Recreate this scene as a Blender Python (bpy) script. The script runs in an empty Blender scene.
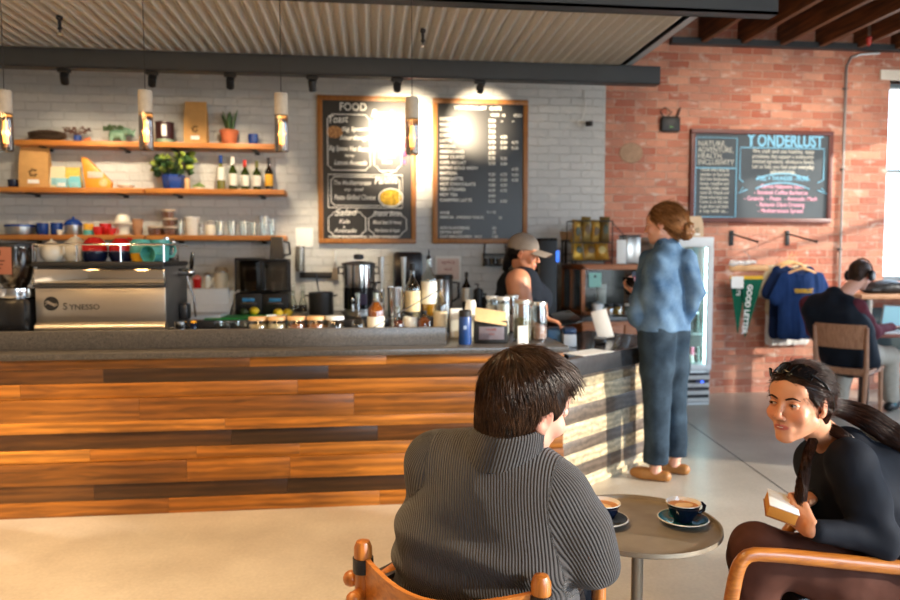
import bpy, bmesh, math, random
import numpy as np
from mathutils import Vector, Matrix, Euler, noise as mnoise
random.seed(7)
rng = np.random.default_rng(7)
SC = bpy.context.scene
COL = SC.collection
R = math.radians
PI = math.pi
# ------------------------------------------------------------------ camera geometry (metres; x along the back wall, y away, z up)
F = 710.0; HZ = 256.0; HC = 1.38; YAW = R(6.4); PIT = math.atan((300 - HZ) / F)
_cp, _sp, _cy, _sy = math.cos(PIT), math.sin(PIT), math.cos(YAW), math.sin(YAW)
def ray(x, y):
    r = (x - 450) / F; u = (300 - y) / F
    fh = _cp + u * _sp
    return (r * _cy + fh * _sy, -r * _sy + fh * _cy, -_sp + u * _cp)
def P(x, y, d):                       # point at depth d along the view
    v = ray(x, y); k = d / (v[0] * _sy + v[1] * _cy)
    return Vector((v[0] * k, v[1] * k, HC + v[2] * k))
def Zp(x, y, z):                      # point at height z
    v = ray(x, y); k = (z - HC) / v[2]
    return Vector((v[0] * k, v[1] * k, z))
def Yp(x, y, Y):                      # point on the plane y = Y
    v = ray(x, y); k = Y / v[1]
    return Vector((v[0] * k, Y, HC + v[2] * k))
cam = bpy.data.cameras.new('camera'); camo = bpy.data.objects.new('camera', cam); COL.objects.link(camo)
camo.location = (0, 0, HC); camo.rotation_euler = (PI / 2 - PIT, 0, -YAW)
cam.sensor_width = 36; cam.lens = F / 900 * 36; cam.clip_start = 0.05
cam.dof.use_dof = True; cam.dof.focus_distance = 1.85; cam.dof.aperture_fstop = 3.0
SC.camera = camo
# ------------------------------------------------------------------ mesh builder
class MB:
    def __init__(s): s.bm = bmesh.new(); s.M = Matrix.Identity(4)
    def _tf(s, vs, m=None):
        m = s.M if m is None else s.M @ m
        bmesh.ops.transform(s.bm, matrix=m, verts=vs)
    def box(s, c, sz, bev=0.0, rot=(0, 0, 0), seg=2):
        r = bmesh.ops.create_cube(s.bm, size=1); vs = r['verts']
        bmesh.ops.scale(s.bm, vec=sz, verts=vs)
        if bev > 0:
            es = list({e for v in vs for e in v.link_edges})
            b = bmesh.ops.bevel(s.bm, geom=es, offset=min(bev, min(sz) * .49), segments=seg, affect='EDGES', profile=.5)
            vs = list({v for v in b['verts']} | {v for f in b['faces'] for v in f.verts} | {v for v in vs if v.is_valid})
        s._tf(vs, Matrix.Translation(c) @ Euler(rot).to_matrix().to_4x4())
        return s
    def box2(s, a, b, bev=0.0):
        a = Vector(a); b = Vector(b)
        return s.box((a + b) / 2, (abs(b.x - a.x), abs(b.y - a.y), abs(b.z - a.z)), bev)
    def rings(s, rings, cap0=True, cap1=True, closed=False):
        vr = [[s.bm.verts.new(s.M @ Vector(p)) for p in r] for r in rings]
        n = len(vr[0]); m = len(vr)
        for i in range(m if closed else m - 1):
            a, b = vr[i], vr[(i + 1) % m]
            for j in range(n):
                try: s.bm.faces.new((a[j], a[(j + 1) % n], b[(j + 1) % n], b[j]))
                except ValueError: pass
        if not closed:
            if cap0: s.bm.faces.new(vr[0][::-1])
            if cap1: s.bm.faces.new(vr[-1])
        return s
    def lathe(s, prof, seg=24, c=(0, 0, 0), rot=(0, 0, 0), sx=1.0, sy=1.0):
        m = Matrix.Translation(c) @ Euler(rot).to_matrix().to_4x4()
        rings = []; ring_shape = prof[0][0] > .001 and prof[-1][0] > .001
        for r, z in prof:
            r = max(r, 1e-4)
            rings.append([m @ Vector((r * sx * math.cos(2 * PI * k / seg), r * sy * math.sin(2 * PI * k / seg), z)) for k in range(seg)])
        return s.rings(rings, closed=ring_shape)
    def cyl(s, a, b, r, r2=None, seg=16):
        return s.tube([a, b], [r, r if r2 is None else r2], seg)
    def tube(s, pts, r, seg=10, closed=False, flat=1.0, up=None):
        pts = [Vector(p) for p in pts]; n = len(pts)
        rs = r if isinstance(r, (list, tuple)) else [r] * n
        T = []
        for i in range(n):
            if closed: t = pts[(i + 1) % n] - pts[i - 1]
            else: t = pts[min(i + 1, n - 1)] - pts[max(i - 1, 0)]
            T.append(t.normalized())
        u = Vector(up) if up else (Vector((0, 0, 1)) if abs(T[0].z) < .9 else Vector((1, 0, 0)))
        rings = []
        for i in range(n):
            u = (u - T[i] * u.dot(T[i]))
            if u.length < 1e-5: u = T[i].orthogonal()
            u.normalize(); w = T[i].cross(u)
            rings.append([pts[i] + (u * math.cos(2 * PI * k / seg) * flat + w * math.sin(2 * PI * k / seg)) * rs[i] for k in range(seg)])
        return s.rings(rings, closed=closed)
    def ell(s, c, r, seg=16, rot=(0, 0, 0)):
        r = (r, r, r) if not hasattr(r, '__len__') else r
        n = max(6, seg // 2)
        return s._ell(c, r, seg, n, rot)
    def _ell(s, c, r, seg, n, rot):
        m = Matrix.Translation(c) @ Euler(rot).to_matrix().to_4x4() @ Matrix.Diagonal((r[0], r[1], r[2], 1))
        q = bmesh.ops.create_uvsphere(s.bm, u_segments=seg, v_segments=n, radius=1)
        s._tf(q['verts'], m); return s
    def prism(s, poly, h, m=None, bev=0.0):          # polygon in local xy, extruded to z = h
        m = m or Matrix.Identity(4)
        a = [s.M @ m @ Vector((x, y, 0)) for x, y in poly]; b = [s.M @ m @ Vector((x, y, h)) for x, y in poly]
        va = [s.bm.verts.new(p) for p in a]; vb = [s.bm.verts.new(p) for p in b]; n = len(poly)
        fs = [s.bm.faces.new(va[::-1]), s.bm.faces.new(vb)]
        for i in range(n): fs.append(s.bm.faces.new((va[i], va[(i + 1) % n], vb[(i + 1) % n], vb[i])))
        if bev > 0:
            es = list({e for f in fs for e in f.edges})
            bmesh.ops.bevel(s.bm, geom=es, offset=bev, segments=2, affect='EDGES', profile=.5)
        return s
    def grid(s, fn, nu, nv, closed_u=False):
        vs = [[s.bm.verts.new(s.M @ Vector(fn(i / (nu if closed_u else nu - 1), j / (nv - 1)))) for i in range(nu)] for j in range(nv)]
        for j in range(nv - 1):
            for i in range(nu if closed_u else nu - 1):
                s.bm.faces.new((vs[j][i], vs[j][(i + 1) % nu], vs[j + 1][(i + 1) % nu], vs[j + 1][i]))
        return s
    def build(s, name, mat, parent=None, angle=35, solid=0.0, sub=0, label=None):
        if solid:
            bmesh.ops.recalc_face_normals(s.bm, faces=s.bm.faces)
            g = bmesh.ops.solidify(s.bm, geom=s.bm.faces[:], thickness=solid)
        bmesh.ops.recalc_face_normals(s.bm, faces=s.bm.faces)
        me = bpy.data.meshes.new(name); s.bm.to_mesh(me); s.bm.free()
        return link(name, me, mat, parent, angle, sub, label)
def link(name, me, mat, parent=None, angle=35, sub=0, label=None):
    me.polygons.foreach_set('use_smooth', [True] * len(me.polygons))
    if angle: me.set_sharp_from_angle(angle=R(angle))
    if mat is not None: me.materials.append(mat)
    o = bpy.data.objects.new(name, me); COL.objects.link(o)
    if parent is not None: o.parent = parent
    if sub: m = o.modifiers.new('sub', 'SUBSURF'); m.levels = sub; m.render_levels = sub
    if label: o['label'] = label
    return o
def tag(o, label, cat, group=None, kind=None):
    o['label'] = label; o['category'] = cat
    if group: o['group'] = group
    if kind: o['kind'] = kind
    return o
def thing(name, label, cat, loc=(0, 0, 0), rz=0.0, group=None):
    o = bpy.data.objects.new(name, None); COL.objects.link(o); o.empty_display_size = .05
    o.location = loc; o.rotation_euler = (0, 0, rz)
    return tag(o, label, cat, group)
def struct(o): o['kind'] = 'structure'; return o
def copy_tree(o, parent=None, loc=None, rz=None, label=None, group=None):
    c = o.copy(); COL.objects.link(c)
    if parent is not None: c.parent = parent
    if loc is not None: c.location = loc
    if rz is not None: c.rotation_euler = (0, 0, rz)
    if label: c['label'] = label
    if group: c['group'] = group
    for ch in [k for k in bpy.data.objects if k.parent == o]: copy_tree(ch, c)
    return c
def text_into(lines, name, mat, parent, depth=.002, fixed=True):
    """lines: (string, x, z, size, align, shear, rot) on the parent's local xz plane, facing -y; becomes one mesh"""
    bm = bmesh.new()
    for L in lines:
        body, x, z, size = L[:4]; al = L[4] if len(L) > 4 else 'LEFT'; sh = L[5] if len(L) > 5 else 0; ro = L[6] if len(L) > 6 else 0
        wmax = L[7] if len(L) > 7 else None; bold = L[8] if len(L) > 8 else .012
        cu = bpy.data.curves.new('t', 'FONT'); cu.body = body; cu.size = size; cu.align_x = al; cu.shear = sh; cu.extrude = depth / 2
        cu.offset = bold * size; cu.resolution_u = 3
        o = bpy.data.objects.new('t', cu); COL.objects.link(o)
        dg = bpy.context.evaluated_depsgraph_get()
        me = bpy.data.meshes.new_from_object(o.evaluated_get(dg))
        sx = 1.0
        if wmax and len(me.vertices):
            xs = [v.co.x for v in me.vertices]; w = max(xs) - min(xs)
            if w > 0: sx = wmax / w
        me.transform(Matrix.Translation((x, -depth, z)) @ Matrix.Rotation(PI / 2, 4, 'X') @ Matrix.Rotation(ro, 4, 'Z') @ Matrix.Diagonal((sx, 1, 1, 1)))
        bm.from_mesh(me); bpy.data.objects.remove(o); bpy.data.curves.remove(cu); bpy.data.meshes.remove(me)
    me = bpy.data.meshes.new(name); bm.to_mesh(me); bm.free()
    return link(name, me, mat, parent)
# ------------------------------------------------------------------ implicit surfaces for bodies and cloth
class SDF:
    def __init__(s, lo, hi, h):
        s.h = h; s.lo = np.array(lo, float); s.n = np.maximum(2, np.ceil((np.array(hi, float) - s.lo) / h).astype(int) + 1)
        s.f = np.full(s.n, .25, np.float32)
    def _win(s, lo, hi):
        a = np.clip(np.floor((np.array(lo) - s.lo) / s.h).astype(int), 0, s.n - 1); b = np.clip(np.ceil((np.array(hi) - s.lo) / s.h).astype(int) + 1, 1, s.n)
        if (b <= a).any(): return None
        ax = [s.lo[i] + s.h * np.arange(a[i], b[i]) for i in range(3)]
        return tuple(slice(a[i], b[i]) for i in range(3)), ax[0][:, None, None], ax[1][None, :, None], ax[2][None, None, :]
    def _mix(s, w, d, k, mode):
        g = s.f[w]
        if mode == 'sub': d = -d; 
        if mode == 'sub':
            if k > 0:
                hh = np.clip(.5 - .5 * (g - d) / k, 0, 1); s.f[w] = g * (1 - hh) + d * hh + k * hh * (1 - hh)
            else: s.f[w] = np.maximum(g, d)
        else:
            if k > 0:
                hh = np.clip(.5 + .5 * (g - d) / k, 0, 1); s.f[w] = g * (1 - hh) + d * hh - k * hh * (1 - hh)
            else: s.f[w] = np.minimum(g, d)
    def cap(s, a, b, ra, rb=None, k=.02, mode='add', flat=None):
        """tapered capsule; flat = (axis vector, factor) squashes the section along that axis"""
        rb = ra if rb is None else rb; a = np.array(a, float); b = np.array(b, float); m = max(ra, rb) * 1.6 + .05 + k
        w = s._win(np.minimum(a, b) - m, np.maximum(a, b) + m)
        if w is None: return s
        w, X, Y, Z = w
        px, py, pz = X - a[0], Y - a[1], Z - a[2]; ba = b - a; L2 = max((ba ** 2).sum(), 1e-9)
        t = np.clip((px * ba[0] + py * ba[1] + pz * ba[2]) / L2, 0, 1)
        dx, dy, dz = px - ba[0] * t, py - ba[1] * t, pz - ba[2] * t
        if flat is not None:
            ax = np.array(flat[0], float); ax /= np.linalg.norm(ax); q = dx * ax[0] + dy * ax[1] + dz * ax[2]; g = (1 / flat[1] - 1)
            dx, dy, dz = dx + ax[0] * q * g, dy + ax[1] * q * g, dz + ax[2] * q * g
        d = np.sqrt(dx * dx + dy * dy + dz * dz) - (ra + (rb - ra) * t)
        s._mix(w, d.astype(np.float32), k, mode); return s
    def chain(s, pts, rs, k=.02, mode='add', flat=None):
        for i in range(len(pts) - 1): s.cap(pts[i], pts[i + 1], rs[i], rs[i + 1], k, mode, flat)
        return s
    def ell(s, c, r, M=None, k=.02, mode='add'):
        c = np.array(c, float); r = np.array(r, float); m = r.max() + .05 + k
        w = s._win(c - m, c + m)
        if w is None: return s
        w, X, Y, Z = w
        px, py, pz = X - c[0], Y - c[1], Z - c[2]
        if M is not None:   # columns of M are the ellipsoid's axes
            M = np.array(M); q = [px * M[0, i] + py * M[1, i] + pz * M[2, i] for i in range(3)]
        else: q = [px, py, pz]
        k0 = np.sqrt((q[0] / r[0]) ** 2 + (q[1] / r[1]) ** 2 + (q[2] / r[2]) ** 2)
        k1 = np.sqrt((q[0] / r[0] ** 2) ** 2 + (q[1] / r[1] ** 2) ** 2 + (q[2] / r[2] ** 2) ** 2)
        d = k0 * (k0 - 1) / np.maximum(k1, 1e-6)
        s._mix(w, d.astype(np.float32), k, mode); return s
    def plane(s, p, n, k=.0):     # removes everything on the side the normal points to
        n = np.array(n, float); n /= np.linalg.norm(n); ax = [s.lo[i] + s.h * np.arange(s.n[i]) for i in range(3)]
        d = (ax[0][:, None, None] - p[0]) * n[0] + (ax[1][None, :, None] - p[1]) * n[1] + (ax[2][None, None, :] - p[2]) * n[2]
        s.f = np.maximum(s.f, d.astype(np.float32)); return s
    def arrays(s):
        f = s.f; sg = f < 0; n = s.n
        c = np.zeros(n - 1, np.int8)
        for i in (0, 1):
            for j in (0, 1):
                for k in (0, 1): c += sg[i:n[0] - 1 + i, j:n[1] - 1 + j, k:n[2] - 1 + k]
        act = (c > 0) & (c < 8); idx = np.argwhere(act); vid = -np.ones(n - 1, np.int64); vid[act] = np.arange(len(idx))
        acc = np.zeros((len(idx), 3)); cnt = np.zeros(len(idx))
        I, J, K = idx.T
        off = [(i, j, k) for i in (0, 1) for j in (0, 1) for k in (0, 1)]
        val = {o: f[I + o[0], J + o[1], K + o[2]] for o in off}
        for a in off:
            for ax in range(3):
                if a[ax] == 0:
                    b = list(a); b[ax] = 1; b = tuple(b); va, vb = val[a], val[b]; m = (va < 0) != (vb < 0)
                    t = np.where(m, va / np.where(m, va - vb, 1), 0)
                    for q in range(3): acc[:, q] += np.where(m, a[q] + (t if q == ax else 0), 0)
                    cnt += m
        V = s.lo + s.h * (idx + acc / cnt[:, None])
        Q = []
        for ax in range(3):
            u, v = (ax + 1) % 3, (ax + 2) % 3
            sl0 = [slice(1, n[q] - 1) for q in range(3)]; sl1 = list(sl0); sl0[ax] = slice(0, n[ax] - 1); sl1[ax] = slice(1, n[ax])
            A, B = sg[tuple(sl0)], sg[tuple(sl1)]; e = np.argwhere(A != B)
            if len(e) == 0: continue
            inside = A[tuple(e.T)]
            base = e.copy(); base[:, u] += 1; base[:, v] += 1
            def g(du, dv):
                b = base.copy(); b[:, u] -= du; b[:, v] -= dv; return vid[tuple(b.T)]
            q = np.stack([g(1, 1), g(0, 1), g(0, 0), g(1, 0)], 1); q[~inside] = q[~inside][:, ::-1]; Q.append(q)
        return V, np.concatenate(Q)
    def build(s, name, mat, parent=None, inv=None, disp=None, smooth=1, label=None, attr=None):
        V, Q = s.arrays()
        for _ in range(smooth):      # light relaxation
            nb = np.zeros_like(V); ct = np.zeros(len(V))
            for a, b in ((0, 1), (1, 2), (2, 3), (3, 0)):
                np.add.at(nb, Q[:, a], V[Q[:, b]]); np.add.at(ct, Q[:, a], 1); np.add.at(nb, Q[:, b], V[Q[:, a]]); np.add.at(ct, Q[:, b], 1)
            V = V * .5 + nb / ct[:, None] * .5
        if disp is not None:
            nr = np.zeros_like(V); fn = np.cross(V[Q[:, 2]] - V[Q[:, 0]], V[Q[:, 3]] - V[Q[:, 1]])
            for a in range(4): np.add.at(nr, Q[:, a], fn)
            nr /= np.maximum(np.linalg.norm(nr, axis=1), 1e-9)[:, None]
            V = V + nr * disp(V)[:, None]
        me = quad_mesh(name, V if inv is None else V @ np.array(inv.to_3x3()).T + np.array(inv.translation), Q)
        if attr is not None:
            for k, fn in attr.items():
                a = me.attributes.new(k, 'FLOAT', 'POINT'); a.data.foreach_set('value', fn(V).astype(np.float32))
        return link(name, me, mat, parent, angle=0, label=label)
def quad_mesh(name, V, Q):
    me = bpy.data.meshes.new(name); k = Q.shape[1]
    me.vertices.add(len(V)); me.vertices.foreach_set('co', np.ascontiguousarray(V, np.float32).ravel())
    me.loops.add(len(Q) * k); me.loops.foreach_set('vertex_index', np.ascontiguousarray(Q, np.int32).ravel())
    me.polygons.add(len(Q)); me.polygons.foreach_set('loop_start', np.arange(0, len(Q) * k, k, dtype=np.int32))
    me.update(calc_edges=True); me.validate(); return me
def fold(amp, freq, seed=0, sx=1, sy=1, sz=1):
    def g(V):
        return np.array([amp * (mnoise.noise(Vector((v[0] * freq * sx + seed, v[1] * freq * sy, v[2] * freq * sz))) + .5 * mnoise.noise(Vector((v[0] * freq * 2.1 * sx, v[1] * freq * 2.1 * sy + seed, v[2] * freq * 2.1 * sz)))) for v in V])
    return g
def strands(name, roots, dirs_fn, length, mat, parent, seg=7, r=.0012, inv=None, label=None):
    """many thin tapered three-sided strands as one mesh; dirs_fn(p, t, i) gives the growing direction"""
    n = len(roots); P0 = np.array(roots, float); Ls = np.broadcast_to(length, (n,))
    pts = [P0.copy()]; p = P0.copy()
    for k in range(seg):
        d = dirs_fn(p, k / seg); d = d / np.maximum(np.linalg.norm(d, axis=1), 1e-9)[:, None]
        p = p + d * (Ls / seg)[:, None]; pts.append(p.copy())
    pts = np.stack(pts, 1)
    T = np.gradient(pts, axis=1); T /= np.maximum(np.linalg.norm(T, axis=2), 1e-9)[..., None]
    ref = np.array([.31, .52, .8]); U = np.cross(T, ref); U /= np.maximum(np.linalg.norm(U, axis=2), 1e-9)[..., None]; W = np.cross(T, U)
    rad = r * np.linspace(1, .35, seg + 1)[None, :, None]
    ring = [pts + rad * (U * math.cos(a) + W * math.sin(a)) for a in (0, 2 * PI / 3, 4 * PI / 3)]
    V = np.stack(ring, 2).reshape(-1, 3)
    base = (np.arange(n)[:, None] * (seg + 1) + np.arange(seg)[None, :]).ravel() * 3
    Q = np.concatenate([np.stack([base + a, base + (a + 1) % 3, base + 3 + (a + 1) % 3, base + 3 + a], 1) for a in range(3)])
    if inv is not None: V = V @ np.array(inv.to_3x3()).T + np.array(inv.translation)
    me = quad_mesh(name, V, Q)
    a = me.attributes.new('tone', 'FLOAT', 'POINT'); a.data.foreach_set('value', np.repeat(rng.random(n), (seg + 1) * 3).astype(np.float32))
    return link(name, me, mat, parent, angle=0, label=label)
# ------------------------------------------------------------------ materials
_MC = {}
def srgb(c):
    return tuple((v / 255 / 12.92 if v / 255 <= .04045 else ((v / 255 + .055) / 1.055) ** 2.4) for v in c[:3]) + (1,)
def nm(name):
    m = bpy.data.materials.new(name); m.use_nodes = True; nt = m.node_tree
    return m, nt, nt.nodes['Principled BSDF'], nt.nodes, nt.links
def setp(b, **k):
    for n, v in k.items(): b.inputs[n.replace('_', ' ')].default_value = v
def mat(name, col, rough=.5, metal=0.0, var=.06, vs=30, bump=0.0, bs=120, spec=.5, coat=0.0, trans=0.0, emit=None, es=0.0, sheen=0.0, ior=1.5, rv=0.0, stretch=(1, 1, 1)):
    """plain procedural surface: noise-varied colour, optional fine bump"""
    if name in _MC: return _MC[name]
    m, nt, b, N, L = nm(name); c = srgb(col)
    tc = N.new('ShaderNodeTexCoord'); mp = N.new('ShaderNodeMapping'); mp.inputs['Scale'].default_value = stretch; L.new(tc.outputs['Object'], mp.inputs[0])
    if var > 0:
        nz = N.new('ShaderNodeTexNoise'); nz.inputs['Scale'].default_value = vs; nz.inputs['Detail'].default_value = 3; L.new(mp.outputs[0], nz.inputs['Vector'])
        rp = N.new('ShaderNodeValToRGB'); e = rp.color_ramp.elements
        e[0].position = .3; e[1].position = .7; e[0].color = tuple(v * (1 - var) for v in c[:3]) + (1,); e[1].color = tuple(min(1, v * (1 + var)) for v in c[:3]) + (1,)
        L.new(nz.outputs['Fac'], rp.inputs[0]); L.new(rp.outputs[0], b.inputs['Base Color'])
    else: b.inputs['Base Color'].default_value = c
    if bump > 0:
        n2 = N.new('ShaderNodeTexNoise'); n2.inputs['Scale'].default_value = bs; n2.inputs['Detail'].default_value = 4; L.new(mp.outputs[0], n2.inputs['Vector'])
        bp = N.new('ShaderNodeBump'); bp.inputs['Strength'].default_value = bump; bp.inputs['Distance'].default_value = .01; L.new(n2.outputs['Fac'], bp.inputs['Height']); L.new(bp.outputs[0], b.inputs['Normal'])
    setp(b, Roughness=rough, Metallic=metal, Specular_IOR_Level=.18 if rough >= .7 and spec == .5 else spec, IOR=ior)
    if coat: setp(b, Coat_Weight=coat, Coat_Roughness=.1)
    if trans: setp(b, Transmission_Weight=trans)
    if sheen: setp(b, Sheen_Weight=sheen, Sheen_Roughness=.5)
    if emit: b.inputs['Emission Color'].default_value = srgb(emit); b.inputs['Emission Strength'].default_value = es
    _MC[name] = m; return m
def thin_glass(name, tint=(255, 255, 255), refl=.1, rough=.03, edge=.75):
    if name in _MC: return _MC[name]
    m = bpy.data.materials.new(name); m.use_nodes = True; N = m.node_tree.nodes; L = m.node_tree.links; N.clear()
    out = N.new('ShaderNodeOutputMaterial'); mx = N.new('ShaderNodeMixShader'); tr = N.new('ShaderNodeBsdfTransparent'); gl = N.new('ShaderNodeBsdfGlossy')
    lw = N.new('ShaderNodeLayerWeight'); lw.inputs['Blend'].default_value = .35; ma = N.new('ShaderNodeMath'); ma.operation = 'MULTIPLY_ADD'; ma.inputs[1].default_value = edge; ma.inputs[2].default_value = refl
    tr.inputs[0].default_value = srgb(tint); gl.inputs['Roughness'].default_value = rough
    L.new(lw.outputs['Facing'], ma.inputs[0]); L.new(ma.outputs[0], mx.inputs[0]); L.new(tr.outputs[0], mx.inputs[1]); L.new(gl.outputs[0], mx.inputs[2]); L.new(mx.outputs[0], out.inputs[0])
    _MC[name] = m; return m
def wood(name, c1, c2, rough=.45, axis='X', scale=1.0, coat=0.0, ring=6):
    """grain stretched along one axis"""
    if name in _MC: return _MC[name]
    m, nt, b, N, L = nm(name)
    tc = N.new('ShaderNodeTexCoord'); mp = N.new('ShaderNodeMapping'); s = {'X': (1, 14, 14), 'Y': (14, 1, 14), 'Z': (14, 14, 1)}[axis]
    mp.inputs['Scale'].default_value = tuple(v * scale for v in s); L.new(tc.outputs['Object'], mp.inputs[0])
    nz = N.new('ShaderNodeTexNoise'); nz.inputs['Scale'].default_value = ring; nz.inputs['Detail'].default_value = 6; nz.inputs['Distortion'].default_value = .6; L.new(mp.outputs[0], nz.inputs['Vector'])
    rp = N.new('ShaderNodeValToRGB'); rp.color_ramp.elements[0].position = .32; rp.color_ramp.elements[1].position = .68
    rp.color_ramp.elements[0].color = srgb(c1); rp.color_ramp.elements[1].color = srgb(c2)
    L.new(nz.outputs['Fac'], rp.inputs[0]); L.new(rp.outputs[0], b.inputs['Base Color'])
    bp = N.new('ShaderNodeBump'); bp.inputs['Strength'].default_value = .12; bp.inputs['Distance'].default_value = .004; L.new(nz.outputs['Fac'], bp.inputs['Height']); L.new(bp.outputs[0], b.inputs['Normal'])
    setp(b, Roughness=rough)
    if coat: setp(b, Coat_Weight=coat, Coat_Roughness=.15)
    _MC[name] = m; return m
# ------------------------------------------------------------------ surfaces of the room
def brick_mat(name, cols, mortar, white=False, ax='X'):
    m, nt, b, N, L = nm(name)
    tc = N.new('ShaderNodeTexCoord'); sx = N.new('ShaderNodeSeparateXYZ'); cx = N.new('ShaderNodeCombineXYZ')
    L.new(tc.outputs['Object'], sx.inputs[0]); L.new(sx.outputs[ax], cx.inputs[0]); L.new(sx.outputs['Z'], cx.inputs[1])
    wn = N.new('ShaderNodeTexNoise'); wn.inputs['Scale'].default_value = 9; L.new(cx.outputs[0], wn.inputs['Vector'])
    va = N.new('ShaderNodeVectorMath'); va.operation = 'MULTIPLY_ADD'; va.inputs[1].default_value = (.02, .02, 0); L.new(wn.outputs['Color'], va.inputs[0]); L.new(cx.outputs[0], va.inputs[2])
    br = N.new('ShaderNodeTexBrick'); br.offset = .5; br.inputs['Scale'].default_value = 1; br.inputs['Brick Width'].default_value = .215; br.inputs['Row Height'].default_value = .0765
    br.inputs['Mortar Size'].default_value = .006; br.inputs['Mortar Smooth'].default_value = .4; br.inputs['Bias'].default_value = -.1
    L.new(va.outputs[0], br.inputs['Vector'])
    br.inputs['Color1'].default_value = srgb(cols[0]); br.inputs['Color2'].default_value = srgb(cols[1]); br.inputs['Mortar'].default_value = srgb(mortar)
    n1 = N.new('ShaderNodeTexNoise'); n1.inputs['Scale'].default_value = 2.2; n1.inputs['Detail'].default_value = 8; n1.inputs['Roughness'].default_value = .7; L.new(cx.outputs[0], n1.inputs['Vector'])
    rp = N.new('ShaderNodeValToRGB'); rp.color_ramp.elements[0].position = .42; rp.color_ramp.elements[1].position = .62; L.new(n1.outputs['Fac'], rp.inputs[0])
    mx = N.new('ShaderNodeMixRGB'); mx.inputs['Color2'].default_value = srgb(cols[2]); L.new(br.outputs['Color'], mx.inputs['Color1'])
    mf = N.new('ShaderNodeMath'); mf.operation = 'MULTIPLY'; mf.inputs[1].default_value = .55 if not white else .4; L.new(rp.outputs[0], mf.inputs[0]); L.new(mf.outputs[0], mx.inputs['Fac'])
    n3 = N.new('ShaderNodeTexNoise'); n3.inputs['Scale'].default_value = 6; n3.inputs['Detail'].default_value = 5
    mp3 = N.new('ShaderNodeMapping'); mp3.inputs['Scale'].default_value = (1, 2.4, 1); mp3.inputs['Location'].default_value = (3, 7, 0); L.new(cx.outputs[0], mp3.inputs[0]); L.new(mp3.outputs[0], n3.inputs['Vector'])
    r3 = N.new('ShaderNodeValToRGB'); r3.color_ramp.elements[0].position = .58; r3.color_ramp.elements[1].position = .72; L.new(n3.outputs['Fac'], r3.inputs[0])
    mx3 = N.new('ShaderNodeMixRGB'); mx3.inputs['Color2'].default_value = srgb(cols[3]); L.new(mx.outputs[0], mx3.inputs['Color1'])
    mf3 = N.new('ShaderNodeMath'); mf3.operation = 'MULTIPLY'; mf3.inputs[1].default_value = .7; L.new(r3.outputs[0], mf3.inputs[0]); L.new(mf3.outputs[0], mx3.inputs['Fac'])
    L.new(mx3.outputs[0], b.inputs['Base Color'])
    n2 = N.new('ShaderNodeTexNoise'); n2.inputs['Scale'].default_value = 28; n2.inputs['Detail'].default_value = 5; L.new(cx.outputs[0], n2.inputs['Vector'])
    sb = N.new('ShaderNodeMath'); sb.operation = 'MULTIPLY_ADD'; sb.inputs[1].default_value = -1.1; L.new(br.outputs['Fac'], sb.inputs[0]); L.new(n2.outputs['Fac'], sb.inputs[2])
    bp = N.new('ShaderNodeBump'); bp.inputs['Strength'].default_value = .85 if not white else .8; bp.inputs['Distance'].default_value = .012; L.new(sb.outputs[0], bp.inputs['Height']); L.new(bp.outputs[0], b.inputs['Normal'])
    setp(b, Roughness=.5 if white else .85); return m
M_red = brick_mat('red brick', ((178, 100, 76), (222, 160, 132), (164, 120, 104), (220, 202, 188)), (204, 166, 144))
M_redy = brick_mat('red brick side wall', ((178, 100, 76), (222, 160, 132), (164, 120, 104), (220, 202, 188)), (204, 166, 144), False, 'Y')
M_white = brick_mat('painted brick', ((206, 206, 203), (198, 199, 196), (186, 188, 187), (216, 214, 208)), (192, 192, 188), True)
def concrete_mat():
    m, nt, b, N, L = nm('polished concrete')
    tc = N.new('ShaderNodeTexCoord'); a = N.new('ShaderNodeTexNoise'); a.inputs['Scale'].default_value = 1.3; a.inputs['Detail'].default_value = 9; a.inputs['Roughness'].default_value = .62; L.new(tc.outputs['Object'], a.inputs['Vector'])
    rp = N.new('ShaderNodeValToRGB'); e = rp.color_ramp.elements; e[0].position = .3; e[1].position = .72; e[0].color = srgb((164, 154, 140)); e[1].color = srgb((202, 193, 178)); L.new(a.outputs['Fac'], rp.inputs[0])
    f = N.new('ShaderNodeTexNoise'); f.inputs['Scale'].default_value = 60; f.inputs['Detail'].default_value = 3; L.new(tc.outputs['Object'], f.inputs['Vector'])
    mx = N.new('ShaderNodeMixRGB'); mx.blend_type = 'OVERLAY'; mx.inputs['Fac'].default_value = .18; L.new(rp.outputs[0], mx.inputs['Color1']); L.new(f.outputs['Fac'], mx.inputs['Color2']); L.new(mx.outputs[0], b.inputs['Base Color'])
    r2 = N.new('ShaderNodeMapRange'); r2.inputs['To Min'].default_value = .22; r2.inputs['To Max'].default_value = .42; L.new(a.outputs['Fac'], r2.inputs['Value']); L.new(r2.outputs[0], b.inputs['Roughness'])
    return m
M_conc = concrete_mat()
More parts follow.
